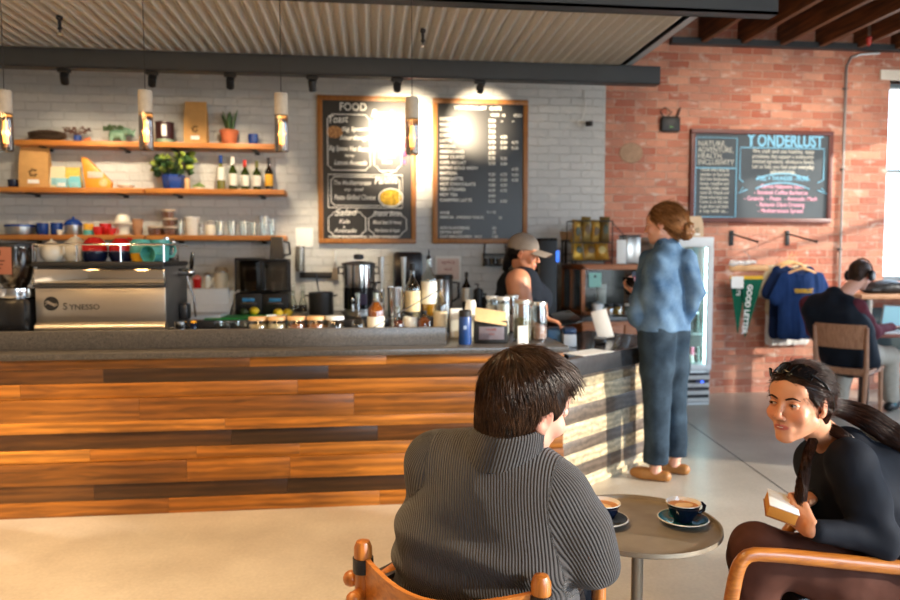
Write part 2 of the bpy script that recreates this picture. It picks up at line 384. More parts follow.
def granite_mat():
    m, nt, b, N, L = nm('speckled granite'); tc = N.new('ShaderNodeTexCoord')
    v = N.new('ShaderNodeTexVoronoi'); v.inputs['Scale'].default_value = 260; L.new(tc.outputs['Object'], v.inputs['Vector'])
    n = N.new('ShaderNodeTexNoise'); n.inputs['Scale'].default_value = 120; n.inputs['Detail'].default_value = 4; L.new(tc.outputs['Object'], n.inputs['Vector'])
    mx = N.new('ShaderNodeMixRGB'); mx.inputs['Fac'].default_value = .5; L.new(v.outputs['Color'], mx.inputs['Color1']); L.new(n.outputs['Fac'], mx.inputs['Color2'])
    bw = N.new('ShaderNodeRGBToBW'); L.new(mx.outputs[0], bw.inputs[0])
    rp = N.new('ShaderNodeValToRGB'); e = rp.color_ramp.elements; e[0].position = .25; e[1].position = .8; e[0].color = srgb((36, 35, 34)); e[1].color = srgb((98, 92, 86)); L.new(bw.outputs[0], rp.inputs[0]); L.new(rp.outputs[0], b.inputs['Base Color'])
    setp(b, Roughness=.28); return m
M_gran = granite_mat()
def plank_mat(name, stops, rough=.4):
    m, nt, b, N, L = nm(name); at = N.new('ShaderNodeAttribute'); at.attribute_name = 'tone'
    tc = N.new('ShaderNodeTexCoord'); mp = N.new('ShaderNodeMapping'); mp.inputs['Scale'].default_value = (1.2, 14, 14); L.new(tc.outputs['Object'], mp.inputs[0])
    ad = N.new('ShaderNodeVectorMath'); ad.operation = 'MULTIPLY_ADD'; ad.inputs[1].default_value = (0, 40, 61)
    cb = N.new('ShaderNodeCombineXYZ'); [L.new(at.outputs['Fac'], cb.inputs[i]) for i in range(3)]; L.new(cb.outputs[0], ad.inputs[0]); L.new(mp.outputs[0], ad.inputs[2])
    n = N.new('ShaderNodeTexNoise'); n.inputs['Scale'].default_value = 2.6; n.inputs['Detail'].default_value = 7; n.inputs['Distortion'].default_value = 1.2; L.new(ad.outputs[0], n.inputs['Vector'])
    w = N.new('ShaderNodeTexWave'); w.wave_type = 'BANDS'; w.bands_direction = 'Z'; w.inputs['Scale'].default_value = .55; w.inputs['Distortion'].default_value = 7; w.inputs['Detail'].default_value = 3; w.inputs['Detail Scale'].default_value = .6; L.new(ad.outputs[0], w.inputs['Vector'])
    rp = N.new('ShaderNodeValToRGB'); el = rp.color_ramp.elements
    while len(el) < len(stops): el.new(.5)
    for i, (p, c) in enumerate(stops): el[i].position = p; el[i].color = srgb(c)
    L.new(at.outputs['Fac'], rp.inputs[0])
    mp2 = N.new('ShaderNodeMapRange'); mp2.inputs['From Min'].default_value = .3; mp2.inputs['From Max'].default_value = .7; mp2.inputs['To Min'].default_value = .52; mp2.inputs['To Max'].default_value = 1.15; L.new(n.outputs['Fac'], mp2.inputs['Value'])
    mw = N.new('ShaderNodeMapRange'); mw.inputs['To Min'].default_value = .68; mw.inputs['To Max'].default_value = 1.08; L.new(w.outputs['Fac'], mw.inputs['Value'])
    mu = N.new('ShaderNodeMath'); mu.operation = 'MULTIPLY'; L.new(mp2.outputs[0], mu.inputs[0]); L.new(mw.outputs[0], mu.inputs[1])
    # knots
    mk = N.new('ShaderNodeMapping'); mk.inputs['Scale'].default_value = (2.2, 1, 7); L.new(tc.outputs['Object'], mk.inputs[0]); kv = N.new('ShaderNodeTexVoronoi'); kv.inputs['Scale'].default_value = .9; L.new(mk.outputs[0], kv.inputs['Vector'])
    kr = N.new('ShaderNodeMapRange'); kr.inputs['From Min'].default_value = .03; kr.inputs['From Max'].default_value = .12; kr.inputs['To Min'].default_value = .3; kr.inputs['To Max'].default_value = 1; L.new(kv.outputs['Distance'], kr.inputs['Value'])
    mk2 = N.new('ShaderNodeMath'); mk2.operation = 'MULTIPLY'; L.new(mu.outputs[0], mk2.inputs[0]); L.new(kr.outputs[0], mk2.inputs[1])
    vm = N.new('ShaderNodeVectorMath'); vm.operation = 'SCALE'; L.new(rp.outputs[0], vm.inputs[0]); L.new(mk2.outputs[0], vm.inputs['Scale']); L.new(vm.outputs[0], b.inputs['Base Color'])
    bp = N.new('ShaderNodeBump'); bp.inputs['Strength'].default_value = .2; bp.inputs['Distance'].default_value = .004; L.new(n.outputs['Fac'], bp.inputs['Height']); L.new(bp.outputs[0], b.inputs['Normal'])
    setp(b, Roughness=rough); return m
M_plank = plank_mat('reclaimed planks', [(0, (58, 35, 15)), (.3, (102, 61, 22)), (.55, (150, 90, 28)), (.8, (178, 110, 36)), (1, (198, 136, 60))])
M_plank_daylit = plank_mat('planks with painted daylight sheen', [(0, (84, 72, 62)), (.35, (120, 104, 90)), (.6, (196, 172, 132)), (1, (226, 206, 168))], .35)  # paler copy of the front planks, window sheen put into the colour
M_steelp = mat('charcoal painted steel', (52, 56, 60), .45, .0, .05, 12)
M_black = mat('matte black', (22, 22, 23), .5, 0, .05, 20)
M_blackg = mat('glossy black', (16, 16, 17), .15, 0, 0)
M_chrome = mat('chrome', (205, 205, 205), .12, 1, 0)
M_steel = mat('brushed stainless steel', (176, 172, 166), .3, 1, .04, 60, stretch=(1, 1, 30))
M_dsteel = mat('dark steel', (74, 74, 76), .35, .8, .05, 30)
M_whitep = mat('white paint', (232, 232, 228), .5, 0, .02)
M_paper = mat('white paper', (240, 240, 236), .8, 0, .02)
WY = 6.75; KW = WY / 6.55
def wbox(name, a, b, m, parent=None): return MB().box2(a, b).build(name, m, parent, angle=30)
# floor, walls
fl = struct(wbox('floor', (-5, -3.2, -.1), (8.5, 7.2, 0), M_conc))
j = MB(); a = Zp(690, 424, 0); b_ = Zp(782, 489, 0); d_ = (b_ - a).normalized(); n_ = Vector((-d_.y, d_.x, 0))
for off, l0, l1 in ((0, -.9, 6), ):
    q = [a + d_ * l0 + n_ * .004, a + d_ * l1 + n_ * .004, a + d_ * l1 - n_ * .004, a + d_ * l0 - n_ * .004]
    j.prism([(p.x, p.y) for p in q], .0008, Matrix.Translation((0, 0, .0)))
struct(j.build('trim_1', mat('saw cut joint', (70, 68, 66), .8), None))
XS = 2.27
struct(wbox('wall_back_white', (-5, WY, 0), (XS, WY + .3, 4.2), M_white))
WX0, WX1, WZ0, WZ1 = 5.23, 6.6, 1.12, 3.15
w = MB(); w.box2((XS, WY, 0), (WX0, WY + .3, 4.2)); w.box2((WX1, WY, 0), (8.5, WY + .3, 4.2)); w.box2((WX0, WY, 0), (WX1, WY + .3, WZ0)); w.box2((WX0, WY, WZ1), (WX1, WY + .3, 4.2))
struct(w.build('wall_back_brick', M_red, None, angle=30))
# window in the back wall: frame, glazing bar, sill, lintel, glass
wf = MB(); t = .05
for p, q in (((WX0, 6.87, WZ0), (WX0 + t, 6.95, WZ1)), ((WX1 - t, 6.87, WZ0), (WX1, 6.95, WZ1)), ((WX0, 6.87, WZ0), (WX1, 6.95, WZ0 + t)), ((WX0, 6.87, WZ1 - t), (WX1, 6.95, WZ1)), ((WX0, 6.88, 2.24), (WX1, 6.94, 2.28)), ((5.9, 6.88, WZ0), (5.95, 6.94, WZ1))): wf.box2(p, q)
w1 = struct(wf.build('window_1', mat('grey blue window frame', (96, 112, 120), .4)))
MB().box2((WX0 + .02, 6.905, WZ0 + .02), (WX1 - .02, 6.915, WZ1 - .02)).build('pane', thin_glass('window glass', refl=.05), w1)
MB().box2((WX0 - .12, 6.73, WZ1), (WX1 + .12, 6.86, WZ1 + .1)).build('lintel', mat('pale stone', (222, 216, 204), .8, 0, .05), w1)
# right wall with large openings, left wall, wall behind the camera with its shop window
M_plaster = mat('warm white plaster', (214, 208, 198), .8, 0, .03, 4)
r = MB(); RX = 6.9
ops = [(-2.4, -.2), (.3, 2.3), (5.0, 6.2)]
ys = [-3.2] + [v for o in ops for v in o] + [7.05]
for i in range(0, len(ys), 2): r.box2((RX, ys[i], 0), (RX + .3, ys[i + 1], 4.2))
for a_, b2 in ops: r.box2((RX, a_, 0), (RX + .3, b2, .5)); r.box2((RX, a_, 3.1), (RX + .3, b2, 4.2))
struct(r.build('wall_right', M_redy, None, angle=30))
for k, (a_, b2) in enumerate(ops):
    g = MB()
    for p, q in (((RX + .1, a_, .5), (RX + .18, a_ + .06, 3.1)), ((RX + .1, b2 - .06, .5), (RX + .18, b2, 3.1)), ((RX + .1, a_, .5), (RX + .18, b2, .56)), ((RX + .1, a_, 3.04), (RX + .18, b2, 3.1)), ((RX + .11, a_, 2.2), (RX + .17, b2, 2.25))): g.box2(p, q)
    struct(g.build('window_%d' % (k + 2), _MC['grey blue window frame']))
struct(wbox('wall_left', (-5.3, -3.2, 0), (-5, 7.05, 4.2), M_plaster))
r = MB(); r.box2((-5.3, -3.5, 0), (2.2, -3.2, 4.2)); r.box2((5.4, -3.5, 0), (8.5, -3.2, 4.2)); r.box2((2.2, -3.5, 3.0), (5.4, -3.2, 4.2)); r.box2((2.2, -3.5, 0), (5.4, -3.2, .5))
struct(r.build('wall_front', M_plaster, None, angle=30))
# timber roof: deck and joists
M_joist = wood('dark stained joist', (58, 35, 20), (132, 80, 42), .6, 'Y', 1, ring=3)
struct(wbox('ceiling', (-5.3, -3.5, 3.76), (8.5, 7.2, 3.86), mat('dark roof deck', (50, 31, 19), .7, 0, .15, 8)))
M_joistedge = M_joist
k = 0
x = 2.38
while x < 7.4:
    jj = MB().box2((x, -3.2, 3.44), (x + .05, WY, 3.76)).build('ceiling_joist', M_joist); k += 1
    struct(jj)
    tag(jj, 'dark timber roof joist above the brick wall', 'joist', 'roof joists'); jj['kind'] = 'structure'
    x += .405
# canopy over the bar: beams, corrugated sheet, edge trim
H0 = 2.765
def ibeam(name, y, x0, x1, lab):
    m = MB(); m.box2((x0, y, H0), (x1, y + .1, H0 + .014)); m.box2((x0, y, H0 + .126), (x1, y + .1, H0 + .14)); m.box2((x0, y, H0), (x1, y + .012, H0 + .14)); m.box2((x0, y + .088, H0), (x1, y + .1, H0 + .14))
    o = m.build(name, M_steelp); o['kind'] = 'structure'; o['label'] = lab; o['category'] = 'beam'; return o
ibeam('ceiling_beam', 5.6, -4.9, 2.335, 'charcoal steel beam at the rear of the corrugated canopy')
ibeam('ceiling_beam', 3.93, -4.9, 2.335, 'charcoal steel beam along the top at the front of the canopy')
def corr(u, v):
    X = -4.9 + u * 6.94; return (X, 3.6 + v * 2.14, H0 + .165 + .02 * math.sin(X / .0805 * 2 * PI))
M_corr = mat('galvanised corrugated sheet', (228, 222, 212), .4, .15, .05, 20, stretch=(8, 1, 1))
co = MB().grid(corr, 1021, 2).build('corrugated_canopy', M_corr, None, angle=0); struct(co); co['kind'] = 'structure'
tr = MB(); tr.box2((2.04, 3.6, H0 + .145), (2.1, 5.74, H0 + .2)); tr.box2((2.04, 3.6, H0 + .14), (2.046, 5.74, H0 + .25)); o = tr.build('trim_2', mat('pale grey metal flashing', (178, 184, 188), .4, .3)); struct(o)
# steel angle and conduit
def tubeobj(name, pts, r, m, lab, cat): return tag(MB().tube(pts, r, 12).build(name, m), lab, cat)
pz = 3.44 * 1.0
m = MB(); m.box2((2.9, WY - .07, Yp(700, 43, WY).z - .03), (8.4, WY, Yp(700, 43, WY).z + .03)); tag(m.build('wall_angle', M_steelp), 'dark steel rail along the top of the brick wall', 'rail')
cx = Yp(845.5, 60, WY).x
ct = thing('electrical_conduit', 'thin vertical metal conduit running down the brick wall', 'conduit', (cx, WY - .02, .05))
MB().tube([(.35, 0, 3.36), (.14, 0, 3.34), (.05, 0, 3.31), (0, 0, 3.22), (0, 0, -.05)], .012, 10).build('pipe', mat('galvanised conduit', (170, 172, 172), .35, .7), ct)
for z in (3.0, 2.2, 1.4, .5):
    m = MB(); m.box((0, .012, z), (.05, .012, .022), .003); m.tube([(-.016, .01, z), (-.012, -.012, z), (.012, -.012, z), (.016, .01, z)], .004, 6); m.build('pipe_clip', M_dsteel, ct)
# counter ------------------------------------------------------------
CY = 3.89; CX = 1.085; SD = Vector((.77, .638, 0)).normalized(); SN = Vector((SD.y, -SD.x, 0))
SL = .0; SZ = .815
ctr = thing('bar_counter', 'long bar counter clad in warm reclaimed planks with granite top and angled end', 'counter', (0, 0, 0))
class Planks:
    def __init__(s): s.mb = MB(); s.t = []
    def add(s, a, b, tone, M=None):
        n0 = len(s.mb.bm.verts); s.mb.M = M or Matrix.Identity(4); s.mb.box2(a, b, .0015); s.t.append((n0, len(s.mb.bm.verts), tone))
    def build(s, name, m, parent, label=None):
        me = bpy.data.meshes.new(name); bmesh.ops.recalc_face_normals(s.mb.bm, faces=s.mb.bm.faces); s.mb.bm.verts.index_update()
        tones = np.zeros(len(s.mb.bm.verts), np.float32)
        for a, b, t in s.t: tones[a:b] = t
        s.mb.bm.to_mesh(me); s.mb.bm.free(); at = me.attributes.new('tone', 'FLOAT', 'POINT'); at.data.foreach_set('value', tones)
        return link(name, me, m, parent, 30, label=label)
rows = [(.785, .84, .55, 0), (.71, .785, .12, 0), (.63, .71, .62, 0), (.51, .63, .5, .016), (.449, .51, .66, .016), (.36, .449, .1, .004), (.292, .36, .66, .004), (.172, .292, .52, .02), (.084, .172, .08, .008), (0.0, .084, .68, .008)]
rr = random.Random(3)
pk = Planks()
for z0, z1, tone, off in rows:
    x = -4.6 + rr.random() * .5
    xs = -4.7
    while xs < CX:
        ln = rr.uniform(.5, 1.5); xe = min(CX, xs + ln)
        if CX - xe < .25: xe = CX
        tn = min(1, max(0, tone + rr.uniform(-.16, .22)))
        pk.add((xs, CY - off, z0 + .0006), (xe - .0008, CY + .03, z1 - .0006), tn); xs = xe
pk.build('front_cladding', M_plank, ctr)
pk = Planks()
srow = [(.0, .075, .95), (.075, .155, .25), (.155, .235, .88), (.235, .31, .3), (.31, .41, .92), (.41, .51, .18), (.51, .61, .98), (.61, .665, .8), (.665, .71, .35)]
Ms = Matrix.Translation((CX, CY, 0)) @ Matrix.Rotation(math.atan2(SD.y, SD.x), 4, 'Z')
SLEN = 1.16
for z0, z1, tone in srow:
    xs = 0
    while xs < SLEN:
        xe = min(SLEN, xs + rr.uniform(.5, 1.3)); xe = SLEN if SLEN - xe < .3 else xe
        pk.add((xs, -.0, z0 + .0006), (xe - .0008, .03, z1 - .0006), min(1, max(0, tone + rr.uniform(-.1, .1))), Ms); xs = xe
pk.build('side_cladding', M_plank_daylit, ctr, label='pale striped planks on the angled end of the counter')
# tops
m = MB(); m.box2((-4.8, CY - .035, .84), (CX + .02, CY + .75, .875), .004); m.build('worktop', M_gran, ctr)
m = MB(); m.box2((-4.8, 3.99, .876), (.425, 4.03, .978), .003); m.build('granite_upstand', M_gran, ctr)
pa = Vector((CX, CY, 0)) + SN * .1 - SD * .12; pb = pa + SD * 1.4
poly = [(pa.x, pa.y), (pb.x, pb.y), (pb.x - SD.y * .78, pb.y + SD.x * .78), (CX + .035, CY + .86), (CX + .035, CY - .0)]
M_stone = mat('dark honed stone', (62, 62, 64), .18, 0, .1, 40)
MB().prism(poly, .105, Matrix.Translation((0, 0, SZ - .105)), .004).build('end_worktop', M_stone, ctr, label='dark stone worktop of the lower angled end')
inn = MB(); inn.box2((-4.6, CY + .04, .0), (CX - .02, CY + .7, .83)); e2 = MB()
inn.build('carcass', M_black, ctr)
e2.M = Ms; e2.box2((.05, .04, 0), (SLEN - .02, .6, SZ - .11)); e2.build('end_carcass', M_black, ctr)
# back counter along the white wall
BZ = .87; BY = 5.75
bc = thing('back_counter', 'dark back counter with black edge along the white wall', 'counter', (0, 0, 0))
MB().box2((-4.8, BY, BZ - .05), (1.3, WY - .01, BZ), .004).build('worktop', mat('dark grey laminate', (70, 68, 66), .3, 0, .08, 20), bc)
MB().box2((-4.8, BY + .04, 0), (1.29, WY - .02, BZ - .05)).build('cabinet_body', M_black, bc)
for k in range(7):
    x0 = -4.7 + k * .77
    d = MB().box2((x0, BY + .02, .12), (x0 + .74, BY + .04, BZ - .07), .004).build('door', mat('dark cabinet door', (40, 40, 42), .4), bc)
    MB().tube([(x0 + .3, BY + .02, .74), (x0 + .3, BY - .01, .74), (x0 + .44, BY - .01, .74), (x0 + .44, BY + .02, .74)], .005, 8).build('handle', M_steel, d)
# ------------------------------------------------------------------ lamps
M_glass = thin_glass('clear glass', (250, 252, 250), .06)
M_smoke = thin_glass('smoked glass', (196, 190, 180), .08)
M_cast = mat('cast concrete', (190, 182, 168), .85, 0, .08, 40, .2)
M_fil = mat('glowing filament', (255, 200, 120), .5, 0, 0, emit=(255, 196, 110), es=26)
M_bulb = thin_glass('amber bulb glass', (255, 226, 180), .04)
pend = [(4, 'hanging over the coffee grinder'), (145, 'hanging in front of the break in the shelves'), (281, 'hanging at the end of the top shelf'), (412, 'hanging in front of the food chalkboard')]
PENDLOC = []
p0 = None
ztops = [90, 90, 93, 97]
for (px, lab), yt in zip(pend, ztops):
    loc = Yp(px, yt, 3.75)
    if p0 is None:
        p0 = thing('pendant_lamp', '', 'lamp', loc, 0, 'concrete pendant lamps')
        MB().lathe([(.0, 0), (.031, -.003), (.034, -.008), (.034, -.118), (.031, -.122), (0, -.122)], 24).build('concrete_cap', M_cast, p0)
        MB().lathe([(.0345, -.112), (.0345, -.29), (.0325, -.296), (.0325, -.29), (.0325, -.112)], 24).build('glass_shade', M_smoke, p0)
        b = MB().lathe([(.012, -.12), (.013, -.145), (.019, -.16), (.021, -.2), (.02, -.25), (.012, -.27), (0, -.275)], 16).build('bulb', M_bulb, p0)
        f = MB()
        for a in range(4): f.cyl((.006 * math.cos(a * PI / 2), .006 * math.sin(a * PI / 2), -.15), (.009 * math.cos(a * PI / 2), .009 * math.sin(a * PI / 2), -.255), .0028, seg=6)
        f.build('filament', M_fil, b)
        MB().cyl((0, 0, 0), (0, 0, H0 + .15 - loc.z), .0022, seg=6).build('cord', M_black, p0)
        o = p0
    else: o = copy_tree(p0, loc=loc)
    o['label'] = 'concrete and glass pendant lamp ' + lab
    PENDLOC.append(loc)
M_lens = mat('lit lamp lens', (255, 226, 180), .4, 0, 0, emit=(255, 220, 165), es=14)
spots = [(64, 73, (-2.6, WY, 2.0), 'above the pine cone'), (152, 75, (-2.0, WY, 2.0), 'above the brown tin'), (230, 76, (-1.25, WY, 1.9), 'above the potted snake plant'), (312, 80, (-.35, WY, 1.15), 'left of the food chalkboard'), (397, 83, (.30, WY, 2.45), 'between the two menu boards'), (480, 84, (1.05, WY, 2.62), 'above the drinks menu board')]
SPOTLOC = []
s0 = None
for px, py, tgt, lab in spots:
    loc = Yp(px, 68 + px * .025, 5.66); loc.z = H0
    d = (Vector(tgt) - (loc + Vector((0, 0, -.07)))).normalized()
    t = thing('track_spotlight', 'small black spotlight on the rear canopy beam ' + lab, 'spotlight', loc, 0, 'track spotlights')
    MB().box((0, 0, -.012), (.09, .035, .024), .004).cyl((.03, 0, -.02), (.03, 0, -.05), .006, seg=8).build('mount', M_black, t)
    c = Vector((0, 0, -.058)); M_ = d.to_track_quat('Z', 'Y').to_matrix().to_4x4(); M_.translation = c
    b = MB(); b.M = M_; b.lathe([(0, -.03), (.026, -.03), (.03, -.024), (.03, .055), (.026, .055), (.026, .047), (0, .047)], 18); h = b.build('lamp_housing', M_black, t)
    b = MB(); b.M = M_; b.lathe([(0, .048), (.0255, .048), (.0255, .05), (0, .05)], 18); b.build('lens', M_lens, h)
    SPOTLOC.append((loc + c + d * .06, tgt))
for px, py, lab in ((60, 34, 'above the shelves'), (423, 46, 'above the food chalkboard')):
    loc = Yp(px, py, 4.9); loc.z = H0 + .15
    t = thing('fire_sprinkler', 'small sprinkler head hanging from the corrugated canopy ' + lab, 'sprinkler', loc, 0, 'canopy sprinklers')
    MB().lathe([(0, 0), (.02, 0), (.02, -.02), (.011, -.03), (.011, -.07), (.016, -.075), (.016, -.085), (.006, -.09), (.006, -.11), (0, -.11)], 12).build('body', M_dsteel, t)
    MB().lathe([(0, -.112), (.018, -.112), (.02, -.116), (0, -.118)], 12).build('deflector', M_chrome, t)
loc = Yp(869, 38, 6.3)
t = thing('fire_sprinkler', 'red sprinkler drop under the timber joists beside the conduit', 'sprinkler', (loc.x, loc.y, loc.z))
MB().cyl((0, 0, .25), (0, 0, 0), .012, seg=10).build('pipe', M_steel, t)
MB().lathe([(0, -.07), (.012, -.07), (.022, -.05), (.02, -.01), (.026, 0), (.014, .012), (0, .012)], 12).build('head', mat('red enamel', (176, 40, 34), .4), t)
# ------------------------------------------------------------------ shelves
M_shelf = wood('golden shelf timber', (176, 104, 42), (214, 142, 66), .45, 'X', .6)
SY = 6.5
def zshelf(y): return Yp(140, y, SY).z
ZS = [zshelf(141.5), zshelf(188), zshelf(235)]
sh = [(13, 142.5, 0, 'topmost shelf board holding the pine cone'), (144.5, 277, 0, 'topmost shelf board holding the snake plant'), (-6, 142.5, 1, 'middle shelf board holding the large kraft bag'), (144.5, 284, 1, 'middle shelf board holding the wine bottles'), (-6, 142.5, 2, 'lowest shelf board holding coloured cups'), (144.5, 284, 2, 'lowest shelf board holding drinking glasses')]
for a, b, k, lab in sh:
    z = ZS[k]; x0 = Yp(a, 180, SY).x; x1 = Yp(b, 180, SY).x
    t = thing('wall_shelf', 'golden timber ' + lab, 'shelf', ((x0 + x1) / 2, WY, z - .045), 0, 'timber wall shelves')
    w = x1 - x0
    MB().box((0, -.125, .0225), (w, .25, .045), .004).build('board', M_shelf, t)
    for q in (-.3, .32):
        m = MB(); m.box((q * w, -.1, -.004), (.045, .2, .008), .002); m.box((q * w, -.006, -.012), (.045, .012, .024), .002); m.build('bracket', M_black, t)
def onsh(px, k, Y=6.62): v = Yp(px, 180, Y); return Vector((v.x, Y, ZS[k]))
PX = .0092
# ------------------------------------------------------------------ small-vessel makers
def cupshape(r, h, taper=.8, wall=.004, foot=.0):
    return [(0, 0), (r * taper * .92, 0), (r * taper, .004), (r * (taper + 1) / 2 * 1.03, h * .45), (r, h), (r - wall, h), ((r * (taper + 1) / 2) - wall, h * .45), (r * taper - wall, .008), (0, .008)]
def mug(label, loc, r, h, m, rz=0, taper=.85, group=None, name='mug', cat='mug', handle=True):
    t = thing(name, label, cat, loc, rz, group)
    MB().lathe(cupshape(r, h, taper), 24).build('body', m, t)
    if handle: MB().tube([(r * .9, 0, h * .82), (r * 1.45, 0, h * .78), (r * 1.6, 0, h * .5), (r * 1.35, 0, h * .25), (r * .88, 0, h * .2)], r * .13, 8).build('handle', m, t)
    return t
def kraft_bag(label, loc, w, d, h, m, rz=0, logo=True, name='paper_bag', white=True):
    t = thing(name, label, 'bag', loc, rz)
    m1 = MB(); N_ = 9; rings = []
    for z, sx, sy in ((0, .96, .95), (.02 * h, 1, 1), (.45 * h, .99, .93), (.75 * h, .97, .6), (.93 * h, .95, .14), (h, .94, .07)):
        ring = []
        for qx, qy in ((-1, -1), (-.5, -1.04), (0, -1.06), (.5, -1.04), (1, -1), (.93, 0), (1, 1), (.5, 1.04), (0, 1.06), (-.5, 1.04), (-1, 1), (-.93, 0)): ring.append((qx * w / 2 * sx, qy * d / 2 * sy, z))
        rings.append(ring)
    m1.rings(rings).build('sack', m, t, angle=50)
    if logo:
        g = MB(); s_ = w * .16; zc = h * .34; y0 = -d * .5 * 1.05 - .001
        for a in range(5): g.tube([(s_ * math.cos(.7 + a * 1.1), y0, zc + s_ * math.sin(.7 + a * 1.1)), (s_ * .5 * math.cos(1.1 + a * 1.1), y0, zc + .5 * s_ * math.sin(1.1 + a * 1.1)), (s_ * .9 * math.cos(1.5 + a * 1.1), y0, zc + .9 * s_ * math.sin(1.5 + a * 1.1))], w * .022, 5)
        g.build('printed_logo', mat('dark print', (50, 36, 28), .8), t)
        if white: MB().box((0, y0, h * .14), (w * .38, .002, h * .09)).build('paper_label', M_paper, t)
    return t
def bottle_prof(r, h, neck=.014, sh=.6, base=0.0):
    return [(0, 0), (r * .95, 0), (r, .006), (r, h * sh), (r * .9, h * (sh + .06)), (r * .55, h * (sh + .13)), (neck, h * (sh + .2)), (neck * .92, h * .95), (neck * 1.1, h * .955), (neck * 1.1, h)]
def bottle(label, loc, r, h, glass, neck=.013, sh=.58, lab=None, capm=None, liquid=None, fill=.5, group=None, pour=None, lz=(.12, .45), name='bottle', cat='bottle', caph=.1):
    t = thing(name, label, cat, loc, 0, group)
    pr = bottle_prof(r, h, neck, sh); MB().lathe(pr + [(neck * .8, h), (neck * .8, h * .9), (0, h * .9)], 20).build('glass_body', glass, t)
    if liquid is not None:
        zf = h * fill; q = [(0, .005), (r * .9, .006)] + [(min(rr_, r) * .93, zz) for rr_, zz in pr if .006 < zz < zf] + [(np.interp(zf, [p[1] for p in pr], [p[0] for p in pr]) * .93, zf), (0, zf)]
        MB().lathe(q, 20).build('liquid', liquid, t)
    if lab is not None: MB().lathe([(r * 1.012, h * lz[0]), (r * 1.02, h * lz[0]), (r * 1.02, h * lz[1]), (r * 1.012, h * lz[1])], 24).build('paper_label', lab, t)
    if capm is not None: MB().lathe([(0, h * 1.01), (neck * 1.22, h * 1.01), (neck * 1.22, h * (1 - caph)), (neck * 1.1, h * (1 - caph - .02)), (0, h * (1 - caph - .02))], 16).build('cap', capm, t)
    if pour is not None:
        m = MB(); m.lathe([(0, h * .98), (neck * 1.15, h * .98), (neck * 1.15, h * 1.03), (.006, h * 1.05), (.005, h * 1.12), (.009, h * 1.125), (.009, h * 1.2), (0, h * 1.2)], 12) if pour == 'pump' else m.lathe([(0, h * .98), (neck * 1.1, h * .98), (neck * .9, h * 1.03), (.0055, h * 1.05), (.004, h * 1.14), (0, h * 1.14)], 12)
        if pour == 'pump': m.tube([(-.028, 0, h * 1.185), (.03, 0, h * 1.19)], .006, 8)
        m.build('pourer', M_black, t)
    return t
def jar(label, loc, r, h, lidm, fillm=None, fill=.7, group=None, lidh=.014, name='glass_jar', glass=None):
    t = thing(name, label, 'jar', loc, 0, group)
    MB().lathe([(0, 0), (r * .94, 0), (r, .008), (r, h * .82), (r * .86, h * .93), (r * .86, h), (r * .82, h), (r * .82, h * .92), (r * .96, h * .81), (r * .96, .01), (0, .01)], 24).build('glass_body', glass or M_glass, t)
    if fillm is not None: MB().lathe([(0, .011), (r * .93, .012), (r * .93, h * fill * .97), (r * .7, h * fill), (0, h * fill * 1.03)], 20).build('contents', fillm, t)
    if lidm is not None: MB().lathe([(0, h + lidh), (r * .93, h + lidh), (r * .95, h + lidh * .7), (r * .95, h - .006), (0, h - .006)], 24).build('lid', lidm, t)
    return t
def tumbler(label, loc, r, h, group=None, taper=.85):
    t = thing('drinking_glass', label, 'glass', loc, 0, group)
    MB().lathe([(0, 0), (r * taper, 0), (r * taper, .003), (r, h), (r - .0025, h), (r * taper - .0025, .012), (0, .012)], 20).build('glass_wall', M_glass, t); return t
M_kraft = mat('kraft paper', (206, 158, 98), .85, 0, .06, 18, .15, 30)
M_blue = mat('cobalt glaze', (22, 58, 132), .2, 0, .1, 15)
M_navy = mat('navy glaze', (18, 26, 52), .18, 0, .05)
M_red = mat('red glaze', (196, 34, 30), .18, 0, .05)
M_cream = mat('cream glaze', (236, 228, 208), .2, 0, .03)
M_teal = mat('teal glaze', (92, 178, 168), .22, 0, .05)
M_yell = mat('yellow glaze', (226, 168, 40), .3, 0, .05)
M_green = mat('sage glaze', (112, 146, 122), .35, 0, .1, 20)
M_leaf = mat('dark leaf', (52, 84, 42), .5, 0, .25, 30)
M_leafy = mat('yellow green leaf', (142, 160, 66), .5, 0, .3, 25)
M_terra = mat('terracotta', (186, 104, 68), .8, 0, .08, 30)
def leaf(mb, base, tip, w, curl=.0, n=7, side=None):
    base = Vector(base); tip = Vector(tip); ax = tip - base; sd = side or ax.cross(Vector((0, 1, 0)));
    if sd.length < 1e-5: sd = Vector((1, 0, 0))
    sd = sd.normalized(); up = ax.cross(sd).normalized()
    rings = []
    for i in range(n):
        t = i / (n - 1); c = base + ax * t + up * curl * math.sin(t * PI); ww = w * (math.sin(PI * min(1, .1 + t * .92)) ** .8) * .5 + .0006
        rings.append([c - sd * ww + up * ww * .3, c - up * .0006, c + sd * ww + up * ww * .3, c + up * .0008])
    mb.rings(rings)
# top shelf ------------------------------------------------------------
l = onsh(48, 0); t = thing('pine_cone', 'large brown pine cone lying on the top shelf', 'pine cone', l)
m = MB(); m._ell((0, 0, .05), (.14, .042, .042), 16, 8, (0, .05, 0)); m.build('core', mat('cone core', (58, 44, 34), .8), t)
m = MB()
for i in range(150):
    u = i / 150; a = i * 2.4; xx = -.15 + .3 * u; rr_ = .058 * math.sin(PI * (.12 + .82 * u)) ** .6
    b_ = Vector((xx, rr_ * .5 * math.cos(a), .055 + rr_ * .5 * math.sin(a))); tip = Vector((xx + .018, rr_ * math.cos(a), .055 + rr_ * .9 * math.sin(a))); leaf(m, b_, tip, .022, .002, 4)
s_ = m.build('scales', mat('cone scales', (92, 72, 56), .75, 0, .2, 30), t, angle=0); s_['kind'] = 'stuff'
l = onsh(79, 0); t = thing('planter', 'small cobalt cup of dried sprigs on the top shelf beside the pine cone', 'planter', l)
